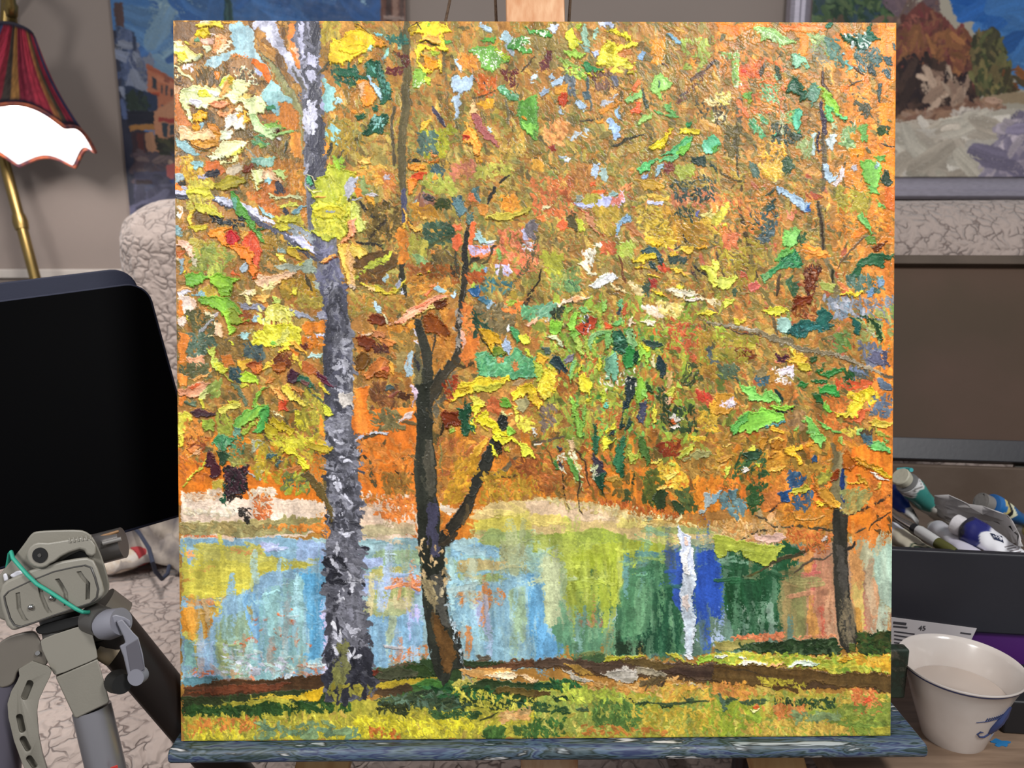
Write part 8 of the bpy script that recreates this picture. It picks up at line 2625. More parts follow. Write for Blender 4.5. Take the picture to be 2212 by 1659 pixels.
# ---------------------------------------------------------------- boxes
YAW = math.radians(-7)
bu = Vector((math.cos(YAW), math.sin(YAW), 0)); bv = Vector((-math.sin(YAW), math.cos(YAW), 0))
BO = Vector((.383, .621, 0))
def bp_(u, v, z): return BO + bu * u + bv * v + Vector((0, 0, z))
def slab(m, name, u0, u1, v0, v1, z0, z1, parent, bevel=.0015):
    bb = MB(); bb.prism([bp_(u0, v0, z0), bp_(u1, v0, z0), bp_(u1, v1, z0), bp_(u0, v1, z0)], Vector((0, 0, z1 - z0)))
    return bb.build(name, m, parent, smooth=False, bevel=bevel)
m_purple = mat('purple_card', '4c2068', .5, var=.08, scale=12)
pb = slab(m_purple, 'purple_box', -.105, .26, .004, .27, TZ, .5775, None)
tag(pb, 'flat purple box lying under the dark paint box', 'box')
m_blk = mat('black_plastic', '1c1c20', .5, var=.1)
kb = MB(); kb.prism([Vector((.3905, .548, TZ)), Vector((.60, .525, TZ)), Vector((.604, .585, TZ)), Vector((.3945, .606, TZ))], Vector((0, 0, .029)))
kb = tag(kb.build('black_case', m_blk, None, smooth=False, bevel=.002), 'low black case lying in front of the purple box at the table edge', 'case')
m_dark = mat('charcoal_lacquer', '2a2a32', .45, var_to='24242a', scale=6, bump=.05, bscale=200)
m_in = mat('worn_hardboard', '74655a', .8, var_to='605044', scale=9, bump=.15, bscale=150)
m_lid = mat('brown_hardboard', '50382a', .7, var_to='44321f', scale=7, bump=.1, bscale=120)
pbx = thing('paint_box', bp_(.07, .136, .5785), 'charcoal wooden paint box with open lid, full of paint tubes', 'box')
z0, z1 = .5785, .652
slab(m_dark, 'front_panel', -.115, .25, 0, .008, z0, z1, pbx)
slab(m_dark, 'side_panel', -.115, -.107, .0085, .263, z0, z1, pbx)
slab(m_dark, 'side_panel', .242, .25, .0085, .263, z0, z1, pbx)
slab(m_in, 'back_panel', -.115, .25, .264, .272, z0, z1, pbx)
slab(m_in, 'bottom_panel', -.106, .241, .009, .263, z0 + .016, z0 + .021, pbx)
la = math.radians(26); lv = bv * math.sin(la) + Vector((0, 0, math.cos(la))); ln = bv * -math.cos(la) + Vector((0, 0, math.sin(la)))
lo = bp_(0, .276, z1 + .002)
def lidp(name, m, u0, u1, s0, s1, n0, n1):
    bb = MB(); bb.prism([lo + bu * u0 + lv * s0 + ln * n0, lo + bu * u1 + lv * s0 + ln * n0, lo + bu * u1 + lv * s1 + ln * n0, lo + bu * u0 + lv * s1 + ln * n0], ln * (n1 - n0))
    return bb.build(name, m, lid, smooth=False, bevel=.001)
lid = D.objects.new('lid', None); COL.objects.link(lid); lid.location = lo; attach(lid, pbx)
lidp('lid_board', m_lid, -.115, .25, .0, .262, -.006, 0)
lidp('lid_rail', m_dark, -.115, .25, .0, .026, .0002, .012)
lidp('lid_rail', mat('lid_top_rail', '54463a', .7, var_to='403428', scale=14), -.115, .25, .25, .262, .0002, .012)
lidp('lid_rail', m_dark, -.115, -.105, .0265, .2495, .0002, .012)
lidp('lid_rail', m_dark, .24, .25, .0265, .2495, .0002, .012)
for u in (-.06, .19):
    bb = MB(); bb.tube([bp_(u - .012, .277, z1 - .002), bp_(u + .012, .277, z1 - .002)], .003, 10); bb.build('hinge', mat('hinge_steel', '8c8880', .4, .8), pbx)

# printed paper label on the box
m_paper = mat('label_paper', 'c4bec0', .8, var=.04)
m_ink = mat('print_ink', '3c3a40', .8)
lab = thing('paper_label', bp_(-.06, -.003, .5785), 'white printed paper label on the front of the paint box behind the cup', 'label')
q = [aty(1925, 1334, .638), aty(2110, 1358, .617), aty(2088, 1398, .615), aty(2060, 1432, .615), aty(1925, 1428, .632)]
fo = bp_(0, -.0012, 0); 
def on_front(px, py, k=-.0012):
    r = ray(px, py); o_ = bp_(0, k, 0); return CAM + r * ((o_ - CAM).dot(bv) / r.dot(bv))
bb = MB(); bb.prism([on_front(*p) for p in ((1905, 1331), (2110, 1358), (2092, 1395), (2075, 1432), (1905, 1426))], bv * .0008)
bb.build('paper', m_paper, lab, smooth=False)
def strip(p, q_, wd, m, parent, name, k=-.0017):
    a, b_ = on_front(*p, k), on_front(*q_, k); t = (b_ - a).normalized(); s = t.cross(bv).normalized() * wd
    bb = MB(); bb.prism([a - s, b_ - s, b_ + s, a + s], bv * .0003); return bb.build(name, m, parent, smooth=False)
rows = [((1930, 1345), (1958, 1348), .0011), ((1930, 1353), (1960, 1356), .0007)]
rows += [((1932, 1364 + 8 * i), (1976 - (i % 3) * 6, 1370 + 8 * i), .0005) for i in range(7)]
rows += [((2075, 1367), (2098, 1370), .0006)]
for i, (p, q_, wd) in enumerate(rows): strip(p, q_, wd, m_ink, lab, 'text_line')
cu = D.curves.new('number', 'FONT'); cu.body = '45'; cu.size = .0062; cu.extrude = .0001; cu.materials.append(m_ink)
tmp = D.objects.new('number', cu); COL.objects.link(tmp)
dg = bpy.context.evaluated_depsgraph_get()
nm = D.meshes.new_from_object(tmp.evaluated_get(dg))
D.objects.remove(tmp)
to = D.objects.new('number', nm); COL.objects.link(to)
to.matrix_basis = Matrix.Translation(on_front(1984, 1361, -.0018)) @ Matrix.Rotation(YAW, 4, 'Z') @ Matrix.Rotation(math.pi / 2, 4, 'X')
attach(to, lab)

# ---------------------------------------------------------------- cup of water
CUX = .3495
cup = thing('cup', (CUX, .546, TZ), 'white porcelain cup with blue rim line and drawing, half full of water', 'cup')
m_porc = mat('porcelain', 'd0c8c2', .18, var_to='c0b4ac', scale=14, spec=.6)
CM = Matrix.Translation((CUX, .546, TZ))
bb = MB()
bb.lathe([(0, .0025), (.019, .0025), (.0205, 0), (.0225, 0), (.0235, .003), (.0255, .010), (.0315, .028), (.0362, .044), (.0390, .0515), (.0425, .0595), (.0440, .0612), (.0447, .0622), (.0444, .0632), (.0434, .0630), (.0412, .0590), (.0380, .0515), (.0350, .044), (.0302, .028), (.024, .011), (.018, .006), (0, .0055)], CM, 96)
bb.build('body', m_porc, cup, ang=60)
m_blue = mat('cobalt_line', '34406c', .25, var=.3, scale=40)
bb = MB(); bb.lathe([(.0428, .0592), (.0436, .0600), (.0440, .0606), (.0442, .0612), (.0438, .0612), (.0430, .0600)], Matrix.Translation((CUX, .546, TZ + .0002)) , 96)
bb.build('rim_line', m_blue, cup, ang=60)
m_water = mat('cloudy_water', 'b4a69c', .08, var=.05, spec=.5)
bb = MB(); bb.lathe([(0, .0405), (.0336, .0405), (.0336, .0395), (0, .0395)], CM, 64); bb.build('water', m_water, cup)
def cup_r(z):
    pr_ = [(.0235, .003), (.0255, .010), (.0315, .028), (.0362, .044), (.0390, .0515), (.0425, .0595)]
    for (r0, h0), (r1, h1) in zip(pr_, pr_[1:]):
        if z <= h1: return r0 + (r1 - r0) * (z - h0) / (h1 - h0)
    return .0425
def on_cup(a, z, lift=.0003):
    r = cup_r(z) + lift; a = math.radians(a - 16)
    return Vector((CUX + r * math.cos(a), .546 + r * math.sin(a), TZ + z))
def cup_stroke(pts, rad, flat=.35):
    bb = MB(); bb.tube([on_cup(a, z) for a, z in pts], rad, 8); return bb.build('blue_drawing', m_blue, cup)
cup_stroke([(-82, .034), (-70, .0355), (-56, .037), (-48, .0385)], [.0002, .0004, .0005, .0006])
for i in range(9): cup_stroke([(-72 + i * 3, .0345 + i * .0004), (-70 + i * 3, .0385 + i * .0003)], [.0001, .0004])
cup_stroke([(-40, .045), (-43, .040), (-48, .034), (-54, .027), (-56, .021)], [.0008, .0022, .0034, .0028, .0006])
cup_stroke([(-36, .044), (-38, .036), (-44, .028), (-50, .020)], [.0008, .0022, .0020, .0004])
cup_stroke([(-56, .021), (-62, .0185), (-70, .019), (-75, .022), (-72, .0245), (-67, .0235)], [.0008, .0008, .0007, .0006, .0006, .0003])
bb = MB()
sp = [(.0062 * (1 + .35 * math.sin(3 * a + 1) + .2 * math.sin(7 * a)) * math.cos(a), .0042 * (1 + .3 * math.sin(5 * a)) * math.sin(a)) for a in [2 * math.pi * i / 28 for i in range(28)]]
pc = atz(2160, 1606, TZ)
bb.prism([Vector((pc.x + x, pc.y + y, TZ + .0001)) for x, y in sp], Vector((0, 0, .0006)))
tag(bb.build('paint_spot', mat('blue_paint_spot', '2c74ac', .3)), 'small blue paint spot on the table beside the cup', 'paint spot')
# ---------------------------------------------------------------- things in the paint box
def crimp_tube(name, label, pc, pt, r, bands, cap_col, cap_r, cap_l, neck_col, side=None, cap_style='round', rough=.35):
    """paint tube lying from cap end pc to crimped end pt; bands = [(fraction, colour hex), ...]"""
    t = thing(name, (pc + pt) / 2, label, 'paint tube', 'paint tubes in the paint box')
    ax = (pt - pc); Lg = ax.length; ax.normalize()
    up = Vector((0, 0, 1)); up = (up - ax * up.dot(ax)).normalized(); sd = ax.cross(up)
    n = 32; rows = 44; bb = MB(); vs = []; cs = []
    sh = cap_l + .003
    rnd = random.Random(hash(name) % 1000 + int(pc.x * 1e4))
    ph = rnd.random() * 6
    for j in range(rows + 1):
        q = j / rows; s = sh + (Lg - sh) * q
        f = min(1, max(0, (q - .12) / .88)) ** 1.1
        a_, b_ = r * (1 - .12 * f + .42 * f * f * .6), r * (1 - .93 * f)
        for k in range(n):
            an = 2 * math.pi * k / n
            wob = 1 + .05 * f * math.sin(an * 3 + q * 9 + ph) + .03 * math.sin(q * 23 + an * 2 + ph)
            off = up * (-r * .25 * f)
            vs.append(pc + ax * s + sd * math.cos(an) * a_ * wob + up * math.sin(an) * b_ * wob + off)
            c = bands[-1][1]
            for lim, cc in bands:
                if q + .03 * math.sin(an * 5 + ph) <= lim: c = cc; break
            cs.append(tuple(int(c[i:i + 2], 16) / 255 for i in (0, 2, 4)))
    bb.v = [tuple(v) for v in vs]; bb.c = cs
    bb.f = [(j * n + i, j * n + (i + 1) % n, (j + 1) * n + (i + 1) % n, (j + 1) * n + i) for j in range(rows) for i in range(n)]
    m_ = rows * n; bb.f += [tuple(range(n - 1, -1, -1)), tuple(range(m_, m_ + n))]
    bb.build('body', attr_mat(name + '_print', rough, .1, 200), t, ang=50)
    bb = MB(); bb.tube([pc + ax * (cap_l - .002), pc + ax * cap_l, pc + ax * (sh - .001), pc + ax * (sh + .0006)], [cap_r * .6, cap_r * .62, r * .96, r * 1.0], 32)
    bb.build('shoulder', mat(name + '_shoulder', neck_col, .35, .2), t)
    bb = MB()
    if cap_style == 'open':
        bb.tube([pc + ax * .004, pc, pc + ax * .0005, pc + ax * (cap_l - .0005), pc + ax * cap_l], [cap_r * .72, cap_r * .78, cap_r, cap_r * .95, cap_r * .6], 28, caps=True)
    else:
        bb.tube([pc - ax * .0, pc + ax * .001, pc + ax * (cap_l * .55), pc + ax * (cap_l * .9), pc + ax * cap_l], [cap_r * .9, cap_r, cap_r * .98, cap_r * .9, cap_r * .6], 28)
    bb.build('cap', mat(name + '_cap', cap_col, .5, var=.12, scale=200, bump=.2, bscale=300), t)
    return t, ax, up, sd, r, Lg, sh
def on_tube(info, q, a, lift=.0004):
    t, ax, up, sd, r, Lg, sh = info; pc = t['_pc']
    f = min(1, max(0, (q - .12) / .88)) ** 1.1
    a_, b_ = r * (1 - .12 * f + .42 * f * f * .6) + lift, r * (1 - .93 * f) + lift
    an = math.radians(a)
    return Vector(pc) + ax * (sh + (Lg - sh) * q) + sd * math.cos(an) * a_ + up * math.sin(an) * b_ - up * r * .25 * f
def marks(info, name, m, lst, rad=.0004):
    for pts in lst:
        bb = MB(); bb.tube([on_tube(info, q, a) for q, a in pts], rad, 6); bb.build(name, m, info[0])
def tube_at(p0, z0_, p1, z1_, *a, name='paint_tube', label='', **k):
    pc, pt = atz(p0[0], p0[1], z0_), atz(p1[0], p1[1], z1_)
    r = crimp_tube(name, label, pc, pt, *a, **k)
    r[0]['_pc'] = tuple(pc)
    return r
m_txt = mat('tube_print', '2c3038', .6)
# teal tube leaning on the others, cap up
i1 = tube_at((1944, 1028), .676, (2062, 1146), .606, .0118, [(.04, 'e8e8e8'), (.07, '74706c'), (.10, 'ececec'), (.42, '3c8c84'), (1, 'dcd8d0')], 'c8c4b0', .0098, .010, '7c7c7c',
             label='teal tube of paint with a cream cap sticking up out of the paint box')
marks(i1, 'print', m_txt, [[(.50, 60), (.56, 62)], [(.49, 75), (.50, 85), (.56, 80)], [(.60, 60), (.66, 60)], [(.60, 60), (.605, 90)], [(.63, 62), (.635, 84)]] + [[(.72 + .045 * i, 48), (.722 + .045 * i, 95)] for i in range(6)], .0005)
bb = MB(); bb.tube([on_tube(i1, -.10, 70), on_tube(i1, -.07, 110), on_tube(i1, -.10, 150)], .0022, 8); bb.build('paint_smear', mat('turquoise_smear', '4cb4b8', .3), i1[0])
# white and blue tube at the front
i2 = tube_at((2062, 1131), .648, (2218, 1204), .640, .0135, [(.05, '2c2c3c'), (.30, '20246c'), (.34, '3c4484'), (1, 'e4e4ea')], 'e8e4e8', .0098, .011, '34343c',
             label='white and dark blue tube of paint with a white cap, nearest in the paint box')
b2 = MB(); b2.add([on_tube(i2, .40, 70, .0006), on_tube(i2, .52, 58, .0006), on_tube(i2, .64, 76, .0006), on_tube(i2, .52, 104, .0006)], [(0, 1, 2, 3)])
b2.build('emblem', mat('navy_emblem', '1c2844', .4), i2[0], smooth=False)
marks(i2, 'script', mat('white_script', 'dcdce4', .6), [[(.46, 72), (.49, 66), (.50, 76)], [(.49, 80), (.53, 72), (.52, 84)], [(.53, 88), (.56, 78), (.585, 80)], [(.46, 80), (.50, 90), (.54, 92)]], .0004)
marks(i2, 'print', mat('grey_print', '8c8488', .6), [[(.70 + .045 * i, 62), (.715 + .045 * i, 108)] for i in range(5)], .0005)
# navy tube at the left, half hidden by the painting
i3 = tube_at((1900, 1046), .655, (1988, 1122), .622, .0118, [(.55, '24409c'), (.62, 'd8d8dc'), (1, 'c8c8c8')], '2c3c84', .008, .009, '24409c',
             label='blue tube of paint with a white tail, at the left end of the paint box')
marks(i3, 'print', m_txt, [[(.70, 60), (.72, 100)], [(.76, 60), (.77, 100)], [(.83, 60), (.84, 100)]], .0005)
# blue-green tube at the right
i4 = tube_at((2118, 1083), .662, (2240, 1132), .634, .0118, [(.10, '2468a8'), (.16, 'c8b878'), (.24, '1c1c20'), (.32, 'd8d8b8'), (.6, '1c5488'), (1, '2c6c64')], '84807c', .0092, .011, '2c68a8', cap_style='open',
             label='blue and green smeared paint tube with grey open cap, right of the paint box')
# cream tube at the lower left
i5 = tube_at((1905, 1142), .634, (2002, 1186), .642, .0105, [(.30, 'd8d8e0'), (.78, 'ccc4b0'), (.82, '2c4838'), (.86, 'c8c0a4'), (.9, '2c3c34'), (1, '3c4c40')], 'd8d8d8', .008, .008, 'c8c8c8',
             label='cream tube of paint with dark green stripes at the lower left of the paint box')
# long white tube
i6 = tube_at((2016, 1140), .625, (2122, 1203), .640, .0100, [(.5, 'd0d0d8'), (1, 'e0dcec')], 'd8d4c8', .007, .008, 'c8c8c8',
             label='long plain white tube of paint lying under the white and blue tube')
i7 = tube_at((2230, 1150), .630, (2140, 1120), .612, .0095, [(1, 'd8d4d4')], 'c8b878', .007, .008, 'd8d4d4',
             label='small plain white tube of paint at the right end of the paint box')
# grey folded tube end
g = thing('flattened_tube', atz(1992, 1092, .635), 'flattened grey empty paint tube standing on edge beside the teal tube', 'paint tube', 'paint tubes in the paint box')
bb = MB(); q4 = [atz(1952, 1069, .640), atz(1957, 1067, .643), atz(2032, 1110, .634), atz(2031, 1124, .622), atz(2020, 1122, .616), atz(1972, 1094, .622)]
bb.prism(q4, bv * .003); bb.build('tube_body', mat('grey_tube', '8c887c', .4, .4, var=.2, scale=60, bump=.3, bscale=90), g, bevel=.0012)
bb = MB(); bb.tube([q4[0] - bv * .001, q4[1] - bv * .0012 + Vector((0, 0, .001)), q4[2] - bv * .001], .0011, 8); bb.build('folded_edge', mat('grey_fold', 'b0aca0', .4, .4), g)
# crumpled clear bag
bag = thing('crumpled_bag', atz(2110, 1110, .63), 'crumpled translucent plastic bag among the paint tubes', 'bag')
edge = [(2018, 1068), (2045, 1071), (2070, 1077), (2098, 1086), (2122, 1094), (2150, 1101), (2176, 1112), (2192, 1124), (2196, 1140), (2202, 1160), (2206, 1176)]
low = [(2024, 1110), (2040, 1122), (2058, 1130), (2080, 1136), (2100, 1140), (2122, 1146), (2142, 1152), (2160, 1160), (2176, 1168), (2190, 1176), (2200, 1184)]
bb = MB(); nr = 12; vs = []
rnd = random.Random(9)
for j in range(nr + 1):
    q = j / nr
    for i in range(len(edge)):
        a_ = atz(*edge[i], .668 - .012 * (i / 10)); b_ = atz(*low[i], .632)
        p = a_.lerp(b_, q) + Vector((0, rnd.uniform(-.004, .004), rnd.uniform(-.003, .003)))
        vs.append(p)
w_ = len(edge)
bb.add(vs, [(j * w_ + i, j * w_ + i + 1, (j + 1) * w_ + i + 1, (j + 1) * w_ + i) for j in range(nr) for i in range(w_ - 1)])
m_bag = mat('bag_plastic', 'd4d0d0', .3, var=.06, scale=40, bump=.2, bscale=100, trans=.12)
o = bb.build('bag_film', m_bag, bag, ang=28); o.modifiers.new('thick', 'SOLIDIFY').thickness = .0006
# brush with a white and olive handle
br = thing('paintbrush', atz(1990, 1150, .648), 'paintbrush with steel ferrule, white and olive handle, at the front of the paint box', 'paintbrush')
def bpnt(px, py): return atz(px, py - 4, .655 - (px - 1925) * .00004)
bb = MB(); bb.tube([bpnt(1924, 1110), bpnt(1938, 1124), bpnt(1972, 1144)], [.0022, .0030, .0040], 14); bb.build('ferrule', mat('steel_ferrule', 'a8a4a0', .25, .9), br)
bb = MB(); bb.tube([bpnt(1972, 1144), bpnt(1982, 1149)], .0046, 14); bb.build('ring', mat('black_ring', '1c1c20', .4), br)
bb = MB(); bb.tube([bpnt(1982, 1149), bpnt(1988, 1152), bpnt(2026, 1177)], [.0046, .0052, .0052], 16); bb.build('handle', mat('white_handle', 'd4d4d4', .35), br)
bb = MB(); bb.tube([bpnt(2026, 1177), bpnt(2050, 1191), bpnt(2064, 1197)], [.0052, .0050, .0036], 16); bb.build('handle_end', mat('olive_handle', '545424', .4), br)
bb = MB(); bb.tube([bpnt(1904, 1094), bpnt(1912, 1100), bpnt(1924, 1110)], [.0004, .0020, .0022], 12); bb.build('bristles', mat('bristle', '5c4c3c', .8), br)
pn = thing('palette_knife', atz(2030, 1165, .64), 'pale wooden stick lying between the brush and the white tube', 'stick')
bb = MB(); bb.tube([atz(1996, 1148, .630), atz(2056, 1186, .650)], .0024, 10); bb.build('shaft', mat('pale_wood', 'd8ccb4', .6, var=.2), pn)
def carve(o, cutter):
    """cut the closed shapes in cutter out of mesh object o"""
    c = cutter.build('cutter', None, None, smooth=False)
    md = o.modifiers.new('cut', 'BOOLEAN'); md.operation = 'DIFFERENCE'; md.object = c; md.solver = 'EXACT'
    dg_ = bpy.context.evaluated_depsgraph_get()
    me = D.meshes.new_from_object(o.evaluated_get(dg_))
    o.modifiers.clear(); o.data = me
    D.objects.remove(c)
# ---------------------------------------------------------------- tablet
tx = cw(Vector((.807, -.213, .551))).normalized()          # along the top edge
ty = cw(Vector((.284, .957, -.046))); ty = (ty - tx * ty.dot(tx)).normalized()
tn = tx.cross(ty).normalized()
if tn.dot(FWD) > 0: tn = -tn
TW, TH = .275, .2005
TR = at(318, 606, .655)                             # top right corner of the slab
def tp(u, v, n=0): return TR - tx * u + ty * v + tn * n
def rrect(u0, v0, u1, v1, r, n=0, seg=6):
    out = []
    for cu_, cv_, a0 in ((u0 + r, v0 + r, 180), (u1 - r, v0 + r, 270), (u1 - r, v1 - r, 0), (u0 + r, v1 - r, 90)):
        for i in range(seg + 1):
            a = math.radians(a0 + 90 * i / seg); out.append(tp(cu_ + r * math.cos(a), cv_ + r * math.sin(a), n))
    return out
tab = thing('tablet', tp(TW / 2, TH, -.004), 'black tablet in a navy case clamped on the tripod', 'tablet')
m_navy = mat('navy_case', '1c2034', .6, spec=.25, var=.08, scale=30, bump=.1, bscale=500)
bb = MB(); bb.prism(rrect(0, 0, TW, TH, .018, -.007), tn * .0068); bb.build('case', m_navy, tab, bevel=.0016, ang=30)
bb = MB(); bb.prism(rrect(.002, .002, TW - .002, TH - .002, .016, -.0001), tn * .0006); bb.build('screen', mat('dark_glass', '020203', .5, spec=.02), tab, ang=30)
fl = [tp(.004, -.014, -.022), tp(.018, -.016, -.022)]
bb = MB()
pts = []
for cu_, cv_, a0 in ((TW + .012 - .018, -.018 + .018, 270), (.006 + .018, -.018 + .018, 180)):
    pass
bb.prism([v + ty * -.0165 + tx * -.003 for v in rrect(.004, 0, TW, TH * .6, .018, -.0165)], tn * .0085); bb.build('folded_cover', m_navy, tab, bevel=.002, ang=30)
bb = MB(); bb.prism(rrect(.004, TH - .004, .022, TH + .0035, .0015, -.004), tn * .0055); bb.build('clip', mat('black_clip', '18181a', .4), tab, bevel=.0006)

# ---------------------------------------------------------------- tripod
m_beige = mat('beige_plastic', '827e74', .42, var=.05, scale=60, bump=.06, bscale=800)
m_beige2 = mat('pale_beige_plastic', '8e8a80', .4, var=.05, scale=60, bump=.06, bscale=800)
m_taupe = mat('taupe_plastic', '6c665e', .42, var=.06, scale=60)
m_charc = mat('charcoal_plastic', '4c4a48', .4, var=.06, scale=60)
m_blackp = mat('black_rubber_and_shade', '141414', .5)
m_steel = mat('steel', 'c4c2c0', .18, 1.)
m_alu = mat('brushed_tube', 'a4a2a8', .35, .7, var=.1, scale=30, stretch=(1, 1, .1))
m_lav = mat('lavender_grey_plastic', '80808a', .42, var=.05, scale=60)
tri = thing('tripod', (-.30, .49, 0), 'beige and grey camera tripod with a teal rubber band, holding the tablet', 'tripod')
TD = .50
TV = (at(120, 1300, 1) - CAM).normalized()
def plate(name, px, d0, thick, m, parent=tri, bevel=.0012):
    bb = MB(); bb.prism([at(x, y, d0) for x, y in px], TV * thick); return bb.build(name, m, parent, bevel=bevel, ang=30)
def smooth_poly(P, it=2):
    for _ in range(it):
        Q = []
        for i in range(len(P)):
            a, b_ = P[i], P[(i + 1) % len(P)]
            Q += [(a[0] * .78 + b_[0] * .22, a[1] * .78 + b_[1] * .22), (a[0] * .22 + b_[0] * .78, a[1] * .22 + b_[1] * .78)]
        P = Q
    return P
head = plate('head_shell', smooth_poly([(-14, 1262), (0, 1240), (50, 1178), (68, 1151), (84, 1146), (172, 1143), (191, 1150), (205, 1165), (222, 1205), (238, 1262), (234, 1282), (200, 1310), (90, 1340), (0, 1345), (-20, 1300)]), TD, .022, m_beige)
lev = D.objects.new('clamp_lever', None); COL.objects.link(lev); lev.location = at(87, 1199, TD - .006); attach(lev, tri)
def lever_pts():
    ring = [(87 + 29 * math.cos(a), 1199 + 28 * math.sin(a)) for a in [math.radians(x) for x in range(40, 300, 20)]]
    return ring + [(104, 1172), (130, 1168), (175, 1160), (196, 1163), (207, 1178), (208, 1196), (200, 1202), (188, 1198), (183, 1188), (172, 1186), (150, 1193), (132, 1202), (118, 1213)]
plate('lever_arm', lever_pts(), TD - .0105, .0098, m_beige2, lev)
for i in range(6):
    x = 150 + i * 9; y = 1166 - i * 1.4
    bb = MB(); bb.tube([at(x, y - 4, TD - .0106), at(x + 2, y + 6, TD - .0108)], .0006, 8); bb.build('grip_rib', m_beige2, lev)
bb = MB(); c = at(87, 1199, TD - .0106); bb.tube([c - FWD * .0006, c + FWD * .001], .0048, 28); bb.build('pivot_bolt', m_blackp, lev)
bb = MB(); bb.tube([c - FWD * .0010, c - FWD * .0004], .0012, 12); bb.build('bolt_socket', m_charc, lev)
plate('lever_recess_shade', [(134, 1210), (150, 1200), (172, 1190), (184, 1194), (190, 1204), (176, 1212), (140, 1220)], TD - .0012, .001, m_blackp)  # flat black plate stands in for the shade of a recess
fp = [(4, 1264), (14, 1254), (58, 1234), (97, 1221), (135, 1211), (170, 1205), (189, 1203), (203, 1210), (212, 1228), (222, 1258), (227, 1278), (222, 1288), (205, 1300), (170, 1315), (116, 1333), (60, 1352), (27, 1363), (14, 1350), (4, 1316), (-1, 1284)]
plate('front_plate', fp, TD - .0075, .0072, m_beige2, bevel=.0018)
ip = [(9, 1288), (18, 1278), (62, 1257), (116, 1235), (160, 1225), (184, 1221), (197, 1226), (205, 1246), (212, 1272), (209, 1290), (196, 1302), (160, 1314), (116, 1329), (70, 1346), (44, 1354), (31, 1350), (22, 1336), (12, 1304)]
bb = MB(); bb.tube([at(x, y, TD - .0078) for x, y in ip + ip[:1]], .00055, 8); bb.build('seam', m_charc, tri)
plate('face_pad', [(116 + (x - 116) * .975, 1288 + (y - 1288) * .965) for x, y in ip], TD - .0085, .0016, m_beige, bevel=0)
pad = D.objects['face_pad']; cut = MB()
for g_ in ([(36, 1282), (39, 1317), (50, 1338), (56, 1343)], [(84, 1268), (88, 1290), (98, 1315), (106, 1326)], [(121, 1252), (128, 1262), (140, 1283), (141, 1310)], [(168, 1236), (176, 1248), (188, 1262), (187, 1297)]):
    L_ = [at(x - 5, y, TD - .0095) for x, y in g_]; R_ = [at(x + 5, y - 2, TD - .0095) for x, y in g_]
    cut.prism(L_ + R_[::-1], FWD * .0020)
carve(pad, cut)
for x, y in ((68, 1311), (113, 1291)):
    bb = MB(); c = at(x, y, TD - .0086)
    prof = [(0, .0022), (.0009, .0021), (.0016, .0015), (.0020, .0004), (.0021, 0), (.0021, -.001), (0, -.001)]
    bb.lathe(prof, Matrix.Translation(c) @ (-FWD).to_track_quat('Z', 'Y').to_matrix().to_4x4(), 20); bb.build('steel_pin', m_steel, tri)
m_teal = mat('teal_rubber', '2c9c84', .5)
band = [(15, 1232, .004), (21, 1196, -.001), (24, 1192, -.003), (28, 1206, -.006), (40, 1220, -.0085), (60, 1243, -.0098), (80, 1262, -.0105), (110, 1280, -.0108), (140, 1300, -.0106), (165, 1316, -.0100), (178, 1322, -.0085), (190, 1323, -.004), (196, 1318, .006)]
bb = MB(); bb.tube([at(x, y, TD + k) for x, y, k in band], .00125, 10); bb.build('rubber_band', m_teal, tri)
plate('white_tab', [(6, 1240), (14, 1237), (19, 1253), (9, 1257)], TD - .003, .003, mat('white_plastic', 'd4d4dc', .4))
plate('white_tab', [(20, 1243), (36, 1233), (58, 1230), (60, 1237), (30, 1249)], TD - .003, .003, mat('white_plastic_2', 'd0d0da', .4))
# tablet arm
a0, a1 = at(196, 1190, TD + .016), at(266, 1172, TD + .020)
bb = MB(); bb.tube([a0, a1], .0105, 24); bb.build('holder_arm', mat('grey_metal', '6c6866', .3, .6), tri)
bb = MB(); bb.tube([at(222, 1174, TD + .0052), at(262, 1164, TD + .009)], .0016, 10); bb.build('arm_rib', mat('grey_metal_light', '9c9894', .3, .6), tri)
plate('arm_strip', [(203, 1160), (257, 1144), (258, 1150), (206, 1170)], TD + .012, .004, mat('brown_strip', '8c6844', .5))
# neck and centre column
bb = MB(); bb.tube([at(128, 1325, TD + .012), at(136, 1362, TD + .012), at(140, 1385, TD + .012)], [.012, .012, .012], 32); bb.build('neck', m_charc, tri)
plate('neck_gap_shade', smooth_poly([(72, 1352), (200, 1322), (204, 1338), (140, 1362), (84, 1374)]), TD - .001, .004, m_blackp)  # black plate stands in for the shaded gap under the head
plate('column_shoulder', smooth_poly([(84, 1388), (100, 1376), (180, 1350), (196, 1352), (212, 1418), (208, 1424), (122, 1460), (114, 1454)], 1), TD - .001, .026, mat('glossy_beige', '8a867c', .25, var=.04), bevel=.003)
plate('column_sleeve', [(120, 1463), (211, 1423), (237, 1514), (233, 1520), (166, 1552), (160, 1549)], TD - .0005, .025, m_beige, bevel=.003)
cA, cB = at(198, 1530, TD + .012), at(236, 1690, TD + .012)
dc = (cB - cA).normalized(); cF = cA + dc * (cA.z / -dc.z)
bb = MB(); bb.tube([cA, cF], .0118, 28); bb.build('leg_tube', m_alu, tri)
bb = MB(); bb.tube([cF + Vector((0, 0, .03)), cF], [.014, .015], 20); bb.build('rubber_foot', m_blackp, tri)
tq = at(250, 1657, TD - .001)
plate('red_mark', [(238, 1658), (254, 1652), (256, 1664), (242, 1672)], TD - .0016, .001, mat('red_sticker', 'b4302c', .5))
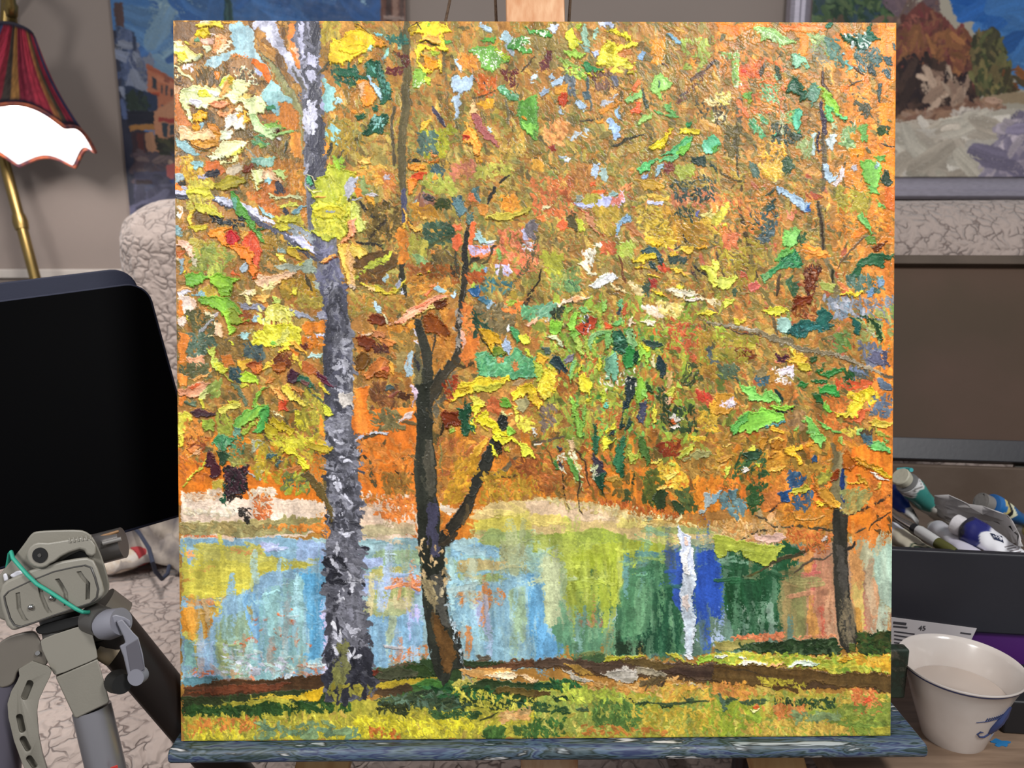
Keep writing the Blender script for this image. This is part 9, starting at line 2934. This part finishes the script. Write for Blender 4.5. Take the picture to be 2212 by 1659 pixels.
# left brace with slots
outer = [(40, 1446), (70, 1428), (104, 1440), (112, 1448), (108, 1462), (98, 1482), (84, 1512), (80, 1540), (84, 1590), (92, 1630), (104, 1668), (60, 1676), (48, 1650), (30, 1600), (18, 1550), (16, 1520), (24, 1494), (36, 1474), (42, 1460)]
bb = MB(); bb.prism([at(x, y, TD - .004) for x, y in outer], TV * .011); brace = bb.build('brace_arm', m_beige, tri, ang=30)
cut = MB()
for cx_, cy_, l_, an in ((58, 1494, 17, 112), (44, 1567, 15, 78), (54, 1612, 12, 62), (68, 1652, 10, 55)):
    ca, sa = math.cos(math.radians(an)), math.sin(math.radians(an))
    w_ = 7.5
    ol = [(cx_ + ca * (t_ * l_ + w_ * .8 * math.cos(b_)) - sa * w_ * math.sin(b_), cy_ + sa * (t_ * l_ + w_ * .8 * math.cos(b_)) + ca * w_ * math.sin(b_)) for t_, r_ in ((1, -90), (-1, 90)) for b_ in [math.radians(r_ + 22.5 * i) for i in range(9)]]
    cut.prism([at(x, y, TD - .012) for x, y in ol], TV * .016)
carve(brace, cut)
brace.modifiers.new('bevel', 'BEVEL').width = .0009
plate('left_shoulder', smooth_poly([(-10, 1394), (20, 1374), (70, 1362), (82, 1372), (104, 1428), (100, 1440), (40, 1440), (30, 1480), (-10, 1490)]), TD + .004, .02, m_taupe, bevel=.003)
bb = MB(); bb.tube([at(81, 1411, TD + .002), at(81, 1411, TD + .005)], [.0014, .0018], 14); bb.build('steel_pin', m_steel, tri)
lA, lB = at(22, 1440, TD + .016), at(8, 1640, TD + .01)
dl = (lB - lA).normalized(); lF = lA + dl * (lA.z / -dl.z)
bb = MB(); bb.tube([lA, lF], .0105, 24); bb.build('leg_tube', mat('mauve_grey_tube', '5c5864', .4, .4), tri)
bb = MB(); bb.tube([lF + Vector((0, 0, .03)), lF], [.013, .014], 20); bb.build('rubber_foot', m_blackp, tri)
# right leg
rA, rB = at(232, 1352, TD + .022), at(372, 1520, TD + .058)
dr = (rB - rA).normalized(); rF = rA + dr * (rA.z / -dr.z)
rE = rA + dr * .30
bb = MB(); bb.tube([rA, rE], .0155, 24); bb.build('leg_tube', mat('black_brown_tube', '241e1c', .45), tri)
bb = MB(); bb.tube([at(205, 1318, TD + .018), at(246, 1346, TD + .024)], [.017, .0165], 24); bb.build('leg_joint', m_taupe, tri)
bb = MB(); bb.tube([at(214, 1394, TD + .016), at(250, 1412, TD + .02)], [.008, .009], 20); bb.build('joint_knuckle', mat('tan_plastic', '8c7c64', .5), tri)
# winding crank
crk = D.objects.new('crank', None); COL.objects.link(crk); crk.location = at(240, 1345, TD - .004); attach(crk, tri)
bb = MB(); bb.tube([at(200, 1336, TD + .006), at(226, 1344, TD - .001)], [.0098, .0092], 24); bb.build('crank_axle', m_charc, crk)
bb = MB(); c0 = at(224, 1352, TD - .001); c1 = at(262, 1342, TD - .006)
bb.tube([c0, c0.lerp(c1, .35), c1], [.0088, .0098, .0086], 28); bb.build('crank_hub', m_lav, crk)
plate('crank_fork', [(234, 1344), (238, 1332), (250, 1327), (268, 1332), (282, 1340), (284, 1352), (277, 1357), (266, 1346), (252, 1343), (243, 1356), (240, 1372), (233, 1362)], TD - .0108, .006, m_lav, crk, .0008)
plate('crank_lever', [(252, 1343), (264, 1337), (288, 1366), (299, 1377), (309, 1412), (314, 1446), (304, 1462), (284, 1470), (277, 1458), (268, 1420), (259, 1396), (272, 1389), (268, 1376)], TD - .013, .0055, m_lav, crk, .0008)
plate('lever_face', [(272, 1396), (297, 1380), (312, 1446), (284, 1464)], TD - .0137, .001, mat('slate_plastic', '5c5a62', .4), crk, .0004)
bb = MB(); c = at(298, 1460, TD - .0112); bb.tube([c - FWD * .003, c + FWD * .003], [.0052, .0056], 24); bb.build('lever_tip', m_lav, crk)
bb = MB(); bb.tube([at(258, 1468, TD + .004), at(252, 1472, TD - .002), at(264, 1478, TD - .009)], [.0066, .0074, .0062], 24); bb.build('crank_knob', m_blackp, crk)
